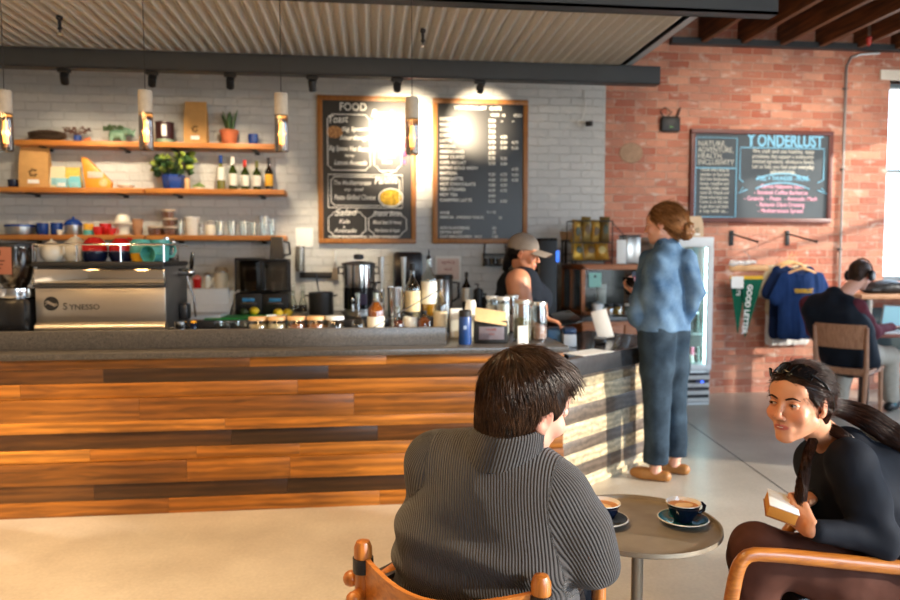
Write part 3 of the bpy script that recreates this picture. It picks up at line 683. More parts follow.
MB().lathe(cupshape(.034, .062, .92), 20).build('pot', M_blue, t)
m = MB()
for i in range(46):
    a = rng.random() * 6.28; q = .03 + .06 * rng.random(); e_ = Vector((q * math.cos(a) * 1.3, q * math.sin(a) * .6, .08 + .055 * rng.random()))
    m.tube([(0, 0, .05), (e_.x * .4, e_.y * .4, .085), tuple(e_)], .0016, 4); m.ell(e_, .007, 6)
m.build('dried_sprigs', mat('dry sprigs', (96, 62, 48), .8, 0, .3, 40), t)
l = onsh(89, 0, 6.58); t = thing('figurine', 'tiny orange ceramic figurine at the foot of the cobalt cup of sprigs', 'ornament', l)
SDF((-.04, -.03, -.005), (.04, .03, .06), .003).ell((0, 0, .016), (.026, .016, .015)).ell((.014, 0, .033), (.011, .011, .012)).ell((-.02, 0, .02), (.012, .008, .014)).build('body', mat('orange glaze', (206, 116, 66), .4), t)
l = onsh(119, 0); t = thing('planter', 'green ceramic elephant planter with a trailing succulent', 'planter', l)
S = SDF((-.15, -.08, -.01), (.15, .08, .18), .004)
S.ell((0, 0, .075), (.075, .045, .045)).cap((-.045, .02, .06), (-.05, .024, .008), .019, .018).cap((-.045, -.02, .06), (-.05, -.024, .008), .019, .018).cap((.045, .02, .06), (.05, .024, .008), .018, .017).cap((.045, -.02, .06), (.05, -.024, .008), .018, .017)
S.ell((.085, 0, .1), (.036, .032, .034)).chain([(.11, 0, .095), (.13, 0, .07), (.135, 0, .1), (.15, 0, .125)], [.014, .011, .009, .007], .01).ell((.075, .035, .105), (.02, .007, .03)).ell((.075, -.035, .105), (.02, .007, .03))
S.build('elephant_body', M_green, t, smooth=1)
m = MB()
for i in range(70):
    a = rng.random() * 6.28; q = .02 + .06 * rng.random(); b_ = Vector((-.02 + q * math.cos(a), q * math.sin(a) * .6, .11 + .03 * rng.random())); leaf(m, b_, b_ + Vector((.03 * math.cos(a), .03 * math.sin(a), .03 * rng.random() - .008)), .02, .004, 5)
m.build('foliage', mat('grey green succulent', (96, 122, 84), .5, 0, .3, 30), t, angle=0)
l = onsh(166, 0); t = thing('coffee_tin', 'dark brown tin with pale label and mint base on the top shelf', 'tin', l)
MB().lathe([(0, .03), (.078, .03), (.078, .172), (.082, .175), (.082, .186), (0, .186)], 28).build('can', mat('dark brown tin', (58, 26, 24), .35), t)
MB().lathe([(0, 0), (.082, 0), (.084, .006), (.084, .036), (0, .036)], 28).build('base_band', mat('mint enamel', (134, 158, 132), .5), t)
m = MB(); m.grid(lambda u, v: (.0795 * math.sin(-.1 + .55 * u), -.0795 * math.cos(-.1 + .55 * u), .06 + .1 * v), 8, 2); m.build('paper_label', M_paper, t, solid=.001)
kraft_bag('kraft coffee bag with dark printed badge standing on the top shelf', onsh(197.5, 0), .195, .1, .375, M_kraft)
l = onsh(230, 0); t = thing('potted_plant', 'snake plant in a terracotta pot on the top shelf', 'plant', l)
MB().lathe([(0, 0), (.058, 0), (.075, .1), (.082, .1), (.084, .13), (.076, .13), (.068, .11), (0, .108)], 24).build('pot', M_terra, t)
m = MB()
for i in range(11):
    a = i * 2.4; q = .012 + .03 * (i % 3) / 2; h = .14 + .09 * rng.random(); b_ = Vector((q * math.cos(a), q * math.sin(a), .1)); leaf(m, b_, b_ + Vector((math.cos(a) * .06 * rng.random() + .03 * math.cos(a), math.sin(a) * .05, h)), .036, .01, 8, Vector((math.cos(a + 1.5), math.sin(a + 1.5), 0)))
m.build('leaves', mat('snake plant leaf', (74, 104, 58), .45, 0, .35, 26, stretch=(1, 1, 3)), t, angle=0)
mug('cobalt mug at the end of the top shelf beside the snake plant', onsh(254, 0), .045, .1, M_blue, 2.2)
# middle shelf -----------------------------------------------------------
mug('small charcoal cup at the end of the middle shelf beside the kraft bag', onsh(14, 1), .05, .07, M_navy, 0, handle=False, name='cup', cat='cup')
kraft_bag('large kraft coffee bag with folded top on the middle shelf', onsh(36, 1), .235, .13, .37, M_kraft, .12)
def pouch(label, loc, w, d, h, m, bandm, rz=0, top=.2, name='pouch', cat='bag'):
    t = thing(name, label, cat, loc, rz); rings = [[(-w / 2, -d / 2, 0), (w / 2, -d / 2, 0), (w / 2, d / 2, 0), (-w / 2, d / 2, 0)], [(-w * .53, -d * .56, h * .3), (w * .53, -d * .56, h * .3), (w * .53, d * .56, h * .3), (-w * .53, d * .56, h * .3)], [(-w / 2, -d * .12, h * .95), (w / 2, -d * .12, h * .95), (w / 2, d * .12, h * .95), (-w / 2, d * .12, h * .95)], [(-w / 2, -.003, h), (w / 2, -.003, h), (w / 2, .003, h), (-w / 2, .003, h)]]
    MB().rings(rings).build('packet', m, t, angle=50)
    if bandm: MB().box((0, -d * .53, h * .3), (w * .8, .006, h * .34), .002).build('printed_band', bandm, t)
    return t
M_pale = mat('pale blue print', (150, 206, 214), .5, 0, .15, 40); M_ylw = mat('yellow print', (226, 196, 92), .5, 0, .12, 40); M_ivory = mat('ivory card', (232, 216, 180), .7, 0, .04)
pouch('ivory tea packet with pale blue band on the middle shelf', onsh(58.5, 1), .12, .06, .19, M_ivory, M_pale)
pouch('blue and yellow tea packet next to the ivory packet', onsh(73.5, 1), .12, .06, .185, M_ylw, M_pale, -.1)
pouch('small pale blue packet standing before the ivory tea packet', onsh(62, 1, 6.55), .08, .03, .085, M_pale, M_paper)
pouch('small aqua packet standing before the yellow tea packet', onsh(75, 1, 6.55), .085, .03, .1, mat('aqua print', (120, 196, 206), .5, 0, .1, 40), M_pale)
t = thing('snack_bag', 'orange snack bag with slanted top on the middle shelf', 'bag', onsh(98, 1))
m = MB(); Mx = Matrix.Translation((0, .03, 0)) @ Matrix.Rotation(PI / 2, 4, 'X')
m.prism([(-.13, .275), (-.085, .272), (.125, .055), (.115, 0), (-.1, 0)], .06, Mx, .012); m.build('packet', mat('orange film', (232, 150, 48), .35, 0, .08, 12, .2, 14), t)
MB().box((-.01, -.032, .12), (.13, .005, .055), .002).build('printed_panel', mat('pinkish print', (228, 190, 176), .6, 0, .1, 60), t)
MB().ell((.055, -.032, .05), (.036, .004, .036), 18).build('printed_picture', mat('printed food', (196, 180, 130), .6, 0, .4, 60), t)
t = thing('soap_dish', 'low white dish on the middle shelf beside the orange bag', 'dish', onsh(126, 1)); MB().lathe([(0, 0), (.045, 0), (.07, .03), (.066, .03), (.043, .006), (0, .006)], 20).build('dish', M_cream, t); MB().box((0, 0, .034), (.07, .045, .022), .008).build('soap', mat('pale soap', (222, 226, 214), .5), t)
l = onsh(174, 1); t = thing('potted_plant', 'variegated trailing plant in an angular cobalt pot on the middle shelf', 'plant', l)
m = MB(); rings = []
for z, r_ in ((0, .085), (.01, .09), (.1, .105), (.13, .1)): rings.append([(r_ * math.cos(a * PI / 3 + .3) * 1.0, r_ * math.sin(a * PI / 3 + .3) * .8, z) for a in range(6)])
m.rings(rings); m.build('pot', M_blue, t, angle=20)
m = MB(); m2 = MB()
for i in range(64):
    a = rng.random() * 6.28; q = .04 + .11 * rng.random(); h = .13 + .19 * rng.random(); b_ = Vector((q * math.cos(a), q * .6 * math.sin(a), h)); dv = Vector((.07 * math.cos(a), .05 * math.sin(a) - .03, .05 * rng.random() - .025))
    leaf(m if i % 2 else m2, b_, b_ + dv, .06, .01, 6); m.tube([(0, 0, .12), (q * .5 * math.cos(a), q * .3 * math.sin(a), h * .8 + .03), tuple(b_)], .0018, 4)
m.build('leaves', M_leaf, t, angle=0); m2.build('variegated_leaves', M_leafy, t, angle=0)
t = thing('candle', 'short tan candle stub beside the angular cobalt pot', 'candle', onsh(187, 1, 6.57)); MB().lathe([(0, 0), (.022, 0), (.023, .004), (.023, .095), (.02, .1), (0, .098)], 16).build('wax', mat('tan wax', (206, 160, 112), .5), t); MB().cyl((0, 0, .097), (0, 0, .112), .0016, seg=5).build('wick', M_black, t)
l = onsh(199, 1); t = thing('succulent', 'small rosette succulent on the middle shelf left of the wine bottles', 'plant', l); m = MB()
for i in range(40):
    a = i * 2.4; q = .045 * (i / 40) ** .5 + .004; leaf(m, (q * .4 * math.cos(a), q * .4 * math.sin(a), .02), (q * 1.3 * math.cos(a), q * 1.3 * math.sin(a), .075 - q * .9), .026, .004, 5)
m.build('leaves', mat('rosette leaf', (120, 146, 82), .5, 0, .3, 30), t, angle=0); MB().lathe([(0, 0), (.04, 0), (.05, .022), (0, .022)], 16).build('saucer', M_cream, t)
M_wg = mat('green wine glass', (60, 76, 22), .08, 0, 0, trans=.35); M_wgd = mat('brown wine glass', (30, 20, 12), .08, 0, 0); M_wl = mat('white wine label', (232, 228, 214), .7, 0, .06, 60)
wines = [(221, mat('pale gold wine glass', (150, 150, 60), .08, trans=.5), mat('blue foil', (40, 70, 140), .35, .5), .305, 'blue capsule and tall white label'), (233, M_wg, mat('white foil', (236, 232, 222), .4), .29, 'white capsule'), (245, M_wg, mat('red foil', (198, 48, 36), .4), .268, 'red capsule'), (257, M_wg, mat('olive foil', (120, 120, 66), .4, .4), .26, 'olive capsule'), (269, M_wgd, mat('black foil', (34, 26, 24), .4), .29, 'dark capsule and yellow label')]
for px, g, c, h, lab in wines:
    bottle('wine bottle with ' + lab + ' on the middle shelf', onsh(px, 1), .037, h, g, .0135, .56, mat('amber wine label', (226, 170, 60), .7, 0, .2, 60) if 'yellow' in lab else M_wl, c, group='wine bottles on the middle shelf', lz=(.28, .66) if 'tall' in lab else (.13, .5), caph=.2, name='wine_bottle')
# lowest shelf -----------------------------------------------------------
t = thing('storage_tin', 'wide steel container with cobalt lid at the end of the lowest shelf', 'tin', onsh(18.5, 2)); MB().lathe([(0, 0), (.118, 0), (.12, .006), (.12, .075), (0, .075)], 32).build('drum', M_steel, t); MB().lathe([(0, .092), (.11, .092), (.124, .085), (.124, .07), (0, .07)], 32).build('lid', M_blue, t)
mug('dark cobalt mug beside the wide steel container', onsh(41, 2), .05, .105, M_blue, 2.6)
mug('cobalt mug with pale rim next to the dark cobalt mug', onsh(55, 2), .05, .108, M_blue, .4)
t = thing('milk_jug', 'tiny white jug standing before the cobalt mugs', 'jug', onsh(57.5, 2, 6.55)); MB().lathe(cupshape(.022, .045, .75), 16).build('body', M_cream, t); MB().tube([(.02, 0, .038), (.036, 0, .03), (.02, 0, .012)], .003, 6).build('handle', M_cream, t)
t = thing('storage_tin', 'steel canister with domed cobalt lid on the lowest shelf', 'tin', onsh(72, 2)); MB().lathe([(0, 0), (.068, 0), (.07, .005), (.07, .09), (0, .09)], 28).build('drum', M_steel, t); MB().lathe([(0, .145), (.03, .14), (.06, .122), (.073, .1), (.073, .086), (0, .086)], 28).build('lid', M_blue, t); MB().ell((0, 0, .152), .012, 12).build('knob', M_blue, t)
t = mug('yellow and mint cup on the lowest shelf beside the domed canister', onsh(87, 2), .043, .1, M_yell, 2.5, name='cup', cat='cup'); MB().lathe([(.0, -.0), (.0405, .0), (.0415, .045), (.0, .046)], 20).build('mint_base', M_teal, t)
mug('red cup lying tipped among the cups on the lowest shelf', onsh(97, 2, 6.58), .045, .075, M_red, 2.4, name='cup', cat='cup')
mug('second red cup stacked behind the tipped red cup', onsh(104, 2, 6.68), .05, .105, M_red, 1.2, name='cup', cat='cup')
mug('small red cup with white spots beside the white dripper', onsh(110, 2, 6.56), .036, .062, M_red, .2, name='cup', cat='cup')
t = thing('coffee_dripper', 'white ceramic dripper standing like a bell on its saucer on the lowest shelf', 'dripper', onsh(121.5, 2)); MB().lathe([(0, 0), (.09, 0), (.095, .008), (.06, .014), (0, .014)], 28).build('saucer', M_cream, t); MB().lathe([(0, .014), (.05, .014), (.062, .08), (.095, .1), (.096, .108), (.068, .115), (.06, .15), (.045, .178), (.02, .19), (0, .192)], 28).build('cone', M_cream, t)
t = thing('paper_cup', 'brown ribbed takeaway cup at the end of the lowest shelf board', 'cup', onsh(136.5, 2)); MB().lathe(cupshape(.046, .14, .72), 22).build('body', mat('ribbed kraft cup', (182, 134, 98), .7, 0, .1, 40), t); MB().lathe([(0, .146), (.047, .146), (.049, .136), (0, .136)], 22).build('lid', mat('cocoa lid', (150, 110, 84), .5), t)
M_cara = mat('caramel contents', (150, 86, 44), .5, 0, .2, 40); M_clearp = thin_glass('clear plastic', (246, 240, 230), .08, .15); M_pl = mat('translucent lid', (216, 190, 160), .4)
def deli(label, loc, r, h):
    t = thing('deli_container', label, 'container', loc, 0, 'deli containers on the lowest shelf'); MB().lathe([(0, 0), (r * .88, 0), (r, h), (r * .97, h), (r * .85, .003), (0, .003)], 24).build('tub', M_clearp, t); MB().lathe([(0, .004), (r * .84, .004), (r * .93, h * .75), (0, h * .78)], 20).build('contents', M_cara, t); MB().lathe([(0, h + .006), (r * 1.04, h + .006), (r * 1.04, h - .006), (0, h - .006)], 24).build('lid', M_pl, t)
deli('single shallow caramel tub next to the stacked tubs', onsh(154.5, 2), .066, .075)
l = onsh(168.5, 2); deli('bottom tub of the stacked caramel tubs', l, .066, .072); deli('middle tub of the stacked caramel tubs', l + Vector((0, 0, .079)), .066, .068); deli('topmost tub of the stacked caramel tubs', l + Vector((-.01, 0, .154)), .06, .07)
tumbler('clear plastic cup between the stacked tubs and the white container', onsh(179.5, 2), .032, .14, 'clear drinking glasses')
t = thing('tall_container', 'tall frosted white deli container on the lowest shelf', 'container', onsh(191, 2)); MB().lathe([(0, 0), (.053, 0), (.064, .15), (0, .15)], 24).build('tub', mat('frosted plastic', (214, 208, 196), .4), t); MB().lathe([(0, .166), (.07, .164), (.072, .15), (.066, .146), (0, .146)], 24).build('lid', mat('frosted lid', (226, 222, 212), .35), t)
t = thing('salt_shaker', 'small glass shaker with steel top on the lowest shelf', 'shaker', onsh(200.5, 2)); MB().lathe([(0, 0), (.02, 0), (.022, .08), (0, .08)], 14).build('glass_body', M_glass, t); MB().lathe([(0, .11), (.012, .108), (.022, .098), (.022, .078), (0, .078)], 14).build('cap', M_steel, t)
t = thing('milk_jug', 'squat white jug with grey lid on the lowest shelf', 'jug', onsh(209.5, 2)); MB().lathe([(0, 0), (.042, 0), (.045, .01), (.045, .075), (.034, .098), (0, .098)], 22).build('body', M_cream, t); MB().lathe([(0, .14), (.02, .138), (.03, .125), (.034, .095), (0, .095)], 18).build('lid', mat('grey lid', (150, 146, 140), .4), t)
for px, r_, h, Y_, lab in ((219, .042, .13, 6.62, 'nearest the squat white jug'), (231, .042, .132, 6.62, 'second from the squat white jug'), (243.5, .042, .13, 6.62, 'third from the squat white jug'), (253, .038, .12, 6.67, 'set back before the tall glass'), (264, .05, .175, 6.62, 'tallest of the row'), (271.5, .036, .15, 6.66, 'narrow one at the end of the row')):
    tumbler('clear drinking glass on the lowest shelf, ' + lab, onsh(px, 2, Y_), r_, h, 'clear drinking glasses')
# ------------------------------------------------------------------ espresso machine, grinder and what stands on the bar
CZ = .876
def onbar(px, Y=4.25, z=CZ): v = Yp(px, 330, Y); return Vector((v.x, Y, z))
x0 = Yp(36, 300, 4.25).x; x1 = Yp(166, 300, 4.25).x; mw = x1 - x0; zt = Yp(100, 262, 4.25).z
t = thing('espresso_machine', 'stainless two-tone espresso machine on the bar with cups stacked on top', 'espresso machine', ((x0 + x1) / 2, 4.25, CZ))
hh = zt - CZ
M_panel = mat('satin steel panel', (188, 178, 164), .34, .9, .03, 50, stretch=(1, 1, 30)); M_side = mat('grey machine side', (104, 100, 94), .4, .5, .03)
MB().box((0, .26, hh / 2 + .03), (mw - .01, .5, hh - .07), .01).build('body', M_side, t)
MB().box((0, -.0, hh * .47), (mw, .02, hh * .45), .006).build('back_panel', M_panel, t)
MB().tube([(-mw / 2, -.005, hh * .2), (mw / 2, -.005, hh * .2)], .032, 20).box((0, .012, hh * .1), (mw, .03, .05), .006).build('bumper_bar', M_panel, t)
MB().box((0, -.005, hh * .83), (mw, .03, .085), .006).build('mirror_strip', mat('polished steel', (214, 206, 194), .08, 1, 0), t)
MB().box((0, -.012, hh * .715), (mw + .004, .05, .016), .005).build('ledge', M_dsteel, t)
MB().box((0, .24, hh - .012), (mw + .006, .56, .028), .006).build('cup_tray', M_black, t)
m = MB(); rz_ = hh + .1
m.tube([(-mw / 2, -.02, rz_), (mw / 2 + .01, -.02, rz_), (mw / 2 + .01, .46, rz_)], .006, 8)
for qx in (-mw / 2, -mw / 6, mw / 6, mw / 2): m.cyl((qx, -.02, hh), (qx, -.02, rz_), .005, seg=8)
m.build('cup_rail', M_chrome, t)
for qx in (-mw / 2 + .06, mw / 2 - .06):
    for qy in (.06, .44): MB().cyl((qx, qy, 0), (qx, qy, .035), .022, .018, 12).build('foot', M_black, t)
lx = Yp(52, 300, 4.25).x - (x0 + x1) / 2; lz = Yp(52, 303.5, 4.25).z - CZ
e = MB().lathe([(0, 0), (.04, 0), (.04, .003), (0, .003)], 28, (lx, -.01, lz), (PI / 2, 0, 0)).build('emblem', mat('black emblem', (28, 26, 26), .4), t)
m = MB()
for s_ in (1, -1): m.tube([(lx - .034 * s_, -.0142, lz + .006 * s_), (lx - .018 * s_, -.0142, lz + .014 * s_), (lx, -.0142, lz + .002 * s_), (lx + .018 * s_, -.0142, lz - .004 * s_), (lx + .033 * s_, -.0142, lz + .006 * s_ - .004)], [.002, .005, .006, .004, .001], 6, flat=.2, up=(0, 1, 0))
m.build('emblem_swoosh', M_panel, e)
text_into([('S', lx + .062, lz - .035, .056), ('YNESSO', lx + .097, lz - .035, .044, 'LEFT', 0, 0, .165)], 'lettering', mat('grey lettering', (70, 64, 58), .5), t, .002).location = (0, -.0105, 0)
sx = mw / 2 + .005
m = MB(); m.tube([(sx - .02, .3, hh * .86), (sx + .05, .3, hh * .86)], .022, 14); m.ell((sx + .06, .3, hh * .86), .03, 14); m.build('steam_valve', M_chrome, t)
MB().tube([(sx + .07, .3, hh * .86), (sx + .075, .28, hh * .99), (sx + .085, .27, hh * 1.12)], [.008, .014, .01], 10).build('steam_lever', M_blackg, t)
MB().tube([(sx + .02, .38, hh * .8), (sx + .055, .4, hh * .5), (sx + .06, .41, hh * .25)], .006, 8).build('steam_wand', M_chrome, t)
MB().box((sx + .02, .32, hh * .34), (.05, .1, .1), .01).build('side_fitting', M_dsteel, t)
MB().cyl((sx - .01, .1, hh * .16), (sx + .05, .1, hh * .16), .014, seg=12).build('drain_knob', M_chrome, t)
MB().box((mw / 2 - .08, .4, hh + .05), (.09, .1, .12), .012).cyl((mw / 2 - .1, .4, hh + .1), (mw / 2 - .1, .4, hh + .15), .018, seg=12).ell((mw / 2 - .05, .36, hh + .12), .022, 12).build('boiler_cap', M_chrome, t)
MT = CZ + hh + .0025
def ontop(px, Y=4.42): v = Yp(px, 258, Y); return Vector((v.x, Y, MT))
def teapot(label, loc, r, h, rz):
    t = thing('teapot', label, 'teapot', loc, rz, 'cream teapots on the espresso machine')
    MB().lathe([(0, 0), (r * .6, 0), (r * .9, h * .2), (r, h * .45), (r * .85, h * .75), (r * .45, h * .92), (0, h * .96)], 26).build('body', M_cream, t)
    l = MB().lathe([(0, h * 1.02), (r * .3, h * .99), (r * .46, h * .92), (0, h * .9)], 20).build('lid', M_cream, t); MB().ell((0, 0, h * 1.04), r * .12, 12).build('knob', M_cream, l)
    MB().tube([(r * .85, 0, h * .35), (r * 1.25, 0, h * .55), (r * 1.45, 0, h * .85)], [r * .2, r * .14, r * .09], 10).build('spout', M_cream, t)
    MB().tube([(-r * .9, 0, h * .7), (-r * 1.35, 0, h * .72), (-r * 1.4, 0, h * .4), (-r * .92, 0, h * .25)], r * .07, 8).build('handle', M_cream, t)
teapot('round cream teapot with spout up nearest the grinder', ontop(52), .066, .12, 2.7)
teapot('taller cream teapot standing next to the round teapot', ontop(76, 4.46), .074, .145, 1.9)
def overturned(label, px, col, basec, r, h, Y=4.42, rz=0, group=None, tilt=0):
    t = thing('cup', label, 'cup', ontop(px, Y), rz, group)
    MB().lathe([(0, .06), (r * .95, .06), (r, .064), (r * .96, .1), (r * .75, .06 + h * .7), (r * .45, .06 + h * .95), (0, .06 + h)], 24).build('upturned_bowl', col, t)
    MB().lathe([(0, .0), (r * .8, 0), (r * 1.02, .03), (r * 1.02, .058), (0, .058)], 24).build('lower_cup', basec, t)
    MB().tube([(r * .9, 0, .085), (r * 1.4, 0, .09), (r * 1.3, 0, .13), (r * .8, 0, .135)], r * .12, 8).build('handle', col, t)
overturned('red cup stacked upside down on a navy cup beside the teapots', 95, M_red, M_navy, .07, .085, rz=2.2)
overturned('red cup stacked upside down on a navy cup beside the teal cups', 121, M_red, M_navy, .066, .08, rz=-.4)
t = thing('cup', 'teal cup lying upside down over a yellow cup on the machine', 'cup', ontop(141, 4.40), 2.4); MB().lathe([(0, .05), (.062, .05), (.064, .055), (.055, .115), (.045, .13), (0, .13)], 24).build('upturned_bowl', M_teal, t); MB().lathe([(0, 0), (.048, 0), (.06, .048), (0, .048)], 24).build('lower_cup', M_yell, t)
t = mug('teal mug tipped on its side on top of the espresso machine', ontop(157, 4.36) + Vector((0, 0, .065)), .05, .09, M_teal, -1.3, .9); t.rotation_euler = (R(96), 0, R(-18)); t.location.z = MT + .052
mug('teal cup standing behind the tipped teal mug', ontop(160, 4.5), .06, .13, M_teal, .6)
# grinder
t = thing('coffee_grinder', 'tall black coffee grinder with bean hopper at the end of the bar', 'grinder', onbar(17, 4.28))
zc = Yp(17, 297, 4.28).z - CZ; zk = Yp(17, 288, 4.28).z - CZ; zh = Yp(17, 243, 4.28).z - CZ
MB().box((0, 0, zc / 2), (.205, .24, zc), .03).build('body', mat('black enamel', (20, 20, 22), .25), t)
MB().lathe([(0, zc), (.105, zc), (.108, zc + .01), (.106, zk), (.08, zk + .006), (0, zk + .006)], 32).build('collar', M_chrome, t)
h_ = MB().lathe([(.055, zk), (.075, zk + .03), (.112, zh - .1), (.115, zh - .02), (.111, zh - .02), (.108, zh - .1), (.071, zk + .032), (.051, zk)], 28).build('hopper', M_smoke, t)
MB().lathe([(0, zk + .005), (.052, zk + .008), (.07, zk + .034), (.1, zh - .14), (.06, zh - .13), (0, zh - .125)], 24).build('coffee_beans', mat('roasted beans', (74, 44, 26), .4, 0, .5, 90, .6, 90), h_)
MB().lathe([(0, zh), (.11, zh), (.118, zh - .006), (.118, zh - .022), (0, zh - .022)], 28).build('lid', M_black, t)
s_ = MB().box((-.045, -.116, zh - .1), (.17, .004, .15), .001).build('hopper_sign', mat('copper sign', (150, 92, 70), .5, .1), t)
m = MB(); m.box((-.03, -.119, zh - .055), (.03, .002, .03)); [m.box((-.04, -.119, zh - .1 - .02 * k), (.09 - .02 * k, .002, .006)) for k in range(3)]; m.build('sign_print', mat('dark sign print', (60, 34, 26), .7), s_)
MB().tube([(.1, -.02, zk + .02), (.118, -.03, zk + .09), (.125, -.03, zh - .05)], .005, 8).build('hopper_rod', M_chrome, t)
# back wall dispensers, sheets, notices
def onwall(px, py, Y=WY): v = Yp(px, py, Y); return v
def flat(name, label, cat, px0, py0, px1, py1, th, m, Y=WY):
    a = Yp(px0, py1, Y); b = Yp(px1, py0, Y); c = (a + b) / 2
    t = thing(name, label, cat, (c.x, Y - .001, a.z)); w = b.x - a.x; h = b.z - a.z
    return t, w, h
t, w, h = flat('wall_notice', 'blank white notice on the painted wall beside the lowest shelf', 'notice', 296, 228, 313, 247, .01, M_paper); MB().box((0, -.004, h / 2), (w, .008, h), .001).build('sheet', M_paper, t)
t, w, h = flat('wall_notice', 'rounded pale pink notice in a white frame behind the bottles', 'notice', 435, 256, 461, 282, .01, M_paper); MB().box((0, -.006, h / 2), (w, .012, h), .005).build('frame', M_whitep, t); MB().box((0, -.013, h / 2), (w * .84, .003, h * .8)).build('sheet', mat('pale pink paper', (226, 206, 196), .7), t)
text_into([('NOTICE', 0, h * .7, h * .14, 'CENTER'), ('PLEASE', 0, h * .45, h * .1, 'CENTER')], 'lettering', mat('red print', (170, 90, 80), .7), t, .002).location = (0, -.0145, 0)
t, w, h = flat('towel_dispenser', 'black rounded paper towel dispenser on the wall between the menu boards', 'dispenser', 393, 252, 421, 292, .1, M_black); MB().box((0, -.1, h / 2), (w, .2, h), .03).build('casing', mat('smoked black plastic', (30, 27, 30), .22), t); MB().box((0, -.2, .02), (w * .6, .02, .03), .006).build('outlet', M_black, t)
t, w, h = flat('knife_rail', 'dark magnetic knife rail on the wall behind the stock pot', 'rail', 300, 272, 338, 278, .02, M_dsteel); MB().box((0, -.012, h / 2), (w, .024, h), .003).build('bar', M_dsteel, t)
t = thing('spatula', 'white handled steel spatula hanging on the wall behind the brewer', 'spatula', onwall(335, 250) + Vector((0, -.03, 0)))
MB().tube([(0, 0, 0), (0, 0, -.11)], [.012, .009], 8).build('handle', M_whitep, t); MB().tube([(0, 0, -.11), (0, 0, -.17)], .004, 6).prism([(-.02, -.17), (.02, -.17), (.036, -.28), (-.036, -.28)], .003, Matrix.Translation((0, .0, 0)) @ Matrix.Rotation(PI / 2, 4, 'X')).build('blade', M_steel, t); MB().tube([(0, .03, -.01), (0, -.008, -.01)], .003, 6).build('hook', M_chrome, t)
# objects on the back counter
def onback(px, Y=6.4): v = Yp(px, 300, Y); return Vector((v.x, Y, BZ + .0005))
def zat(py, Y): return Yp(300, py, Y).z
def blender(label, px, top):
    Y = 6.3; t = thing('blender', label, 'blender', onback(px, Y), 0, 'blenders with sound covers'); h = zat(top, Y) - BZ
    MB().box((0, 0, h * .2), (.23, .26, h * .4), .02).build('motor_base', M_black, t)
    m = MB(); m.box((0, .11, h * .68), (.22, .02, h * .62), .006); m.box((0, 0, h - .012), (.225, .24, .024), .008)
    for s1 in (-1, 1): m.box((s1 * .105, -.115, h * .7), (.014, .014, h * .56), .003)
    m.build('sound_cover', M_black if top > 257 else M_black, t)
    MB().box((0, -.113, h * .7), (.2, .006, h * .5)).build('cover_window', M_smoke, t)
    MB().lathe([(0, h * .42), (.05, h * .42), (.07, h * .85), (.066, h * .85), (.046, h * .43), (0, h * .43)], 16).build('jug', M_clearp, t)
    MB().lathe([(0, h * .8), (.06, h * .8), (.06, h * .6), (0, h * .58)], 12).build('jug_lid', M_black, t)
    MB().box((0, -.133, h * .28), (.1, .006, .03), .012).build('badge', mat('sky blue badge', (70, 160, 220), .4), t); MB().box((0, -.133, h * .2), (.13, .008, .035), .004).build('control_strip', M_dsteel, t)
blender('black blender with pale rimmed sound cover behind the cutting board', 251, 258)
blender('taller black blender with closed sound cover beside the glass carafes', 277, 259)
t = thing('blender_jug', 'empty smoked blender jug upside down on top of the taller blender', 'jug', (onback(278, 6.3).x, 6.3, zat(259, 6.3) + .002)); MB().lathe([(.085, 0), (.085, .008), (.066, .19), (.06, .19), (.06, .18), (.08, .008), (.08, 0)], 4, rot=(0, 0, PI / 4)).build('jug_wall', mat('smoked plastic', (62, 64, 66), .25, 0, 0, trans=.3), t); MB().tube([(.06, 0, .03), (.11, 0, .04), (.1, 0, .14), (.055, 0, .15)], .01, 8).build('handle', M_black, t)
l = Zp(252, 313, BZ); t = thing('cutting_board', 'bright green cutting board on the dark back counter', 'board', (l.x, 5.98, BZ), .0)
m = MB(); m.box((0, 0, .008), (.52, .36, .014), .006); m.build('board', mat('green plastic board', (44, 160, 74), .5), t)
M_lem = mat('lemon rind', (238, 200, 36), .4, 0, .06, 40, .2, 160)
def fruit(label, px, Y, r, m, z=None, name='lemon'):
    v = Yp(px, 305, Y); t = thing(name, label, 'fruit', (v.x, Y, (BZ + .0152) if z is None else z)); S = SDF((-r * 1.5, -r * 1.5, -.004), (r * 1.5, r * 1.5, r * 2.2), r / 9)
    S.ell((0, 0, r * .92), (r * 1.08, r, r * .94), k=0).ell((r * 1.08, 0, r * .95), (r * .25, r * .2, r * .2), k=.01).build('rind', m, t)
fruit('single lemon on the green board in front of the first blender', 254, 6.12, .036, M_lem)
fruit('lemon on the green board left of its neighbour by the second blender', 278, 6.05, .037, M_lem, BZ + .001)
fruit('lemon at the end of the green board nearest the carafes', 287.5, 6.08, .036, M_lem, BZ + .001)
fruit('dark green avocado beside the single lemon', 243.5, 6.1, .03, mat('avocado skin', (52, 66, 30), .5, 0, .2, 60, .3, 80), name='avocado')
t = thing('paring_knife', 'small white handled knife on the green board', 'knife', (Yp(271, 309, 5.95).x, 5.95, BZ + .0155), .5); MB().box((0, 0, .006), (.09, .018, .012), .004).build('handle', M_whitep, t); MB().prism([(.045, -.009), (.15, -.002), (.15, .002), (.045, .009)], .002, Matrix.Translation((0, 0, .004))).build('blade', M_steel, t)
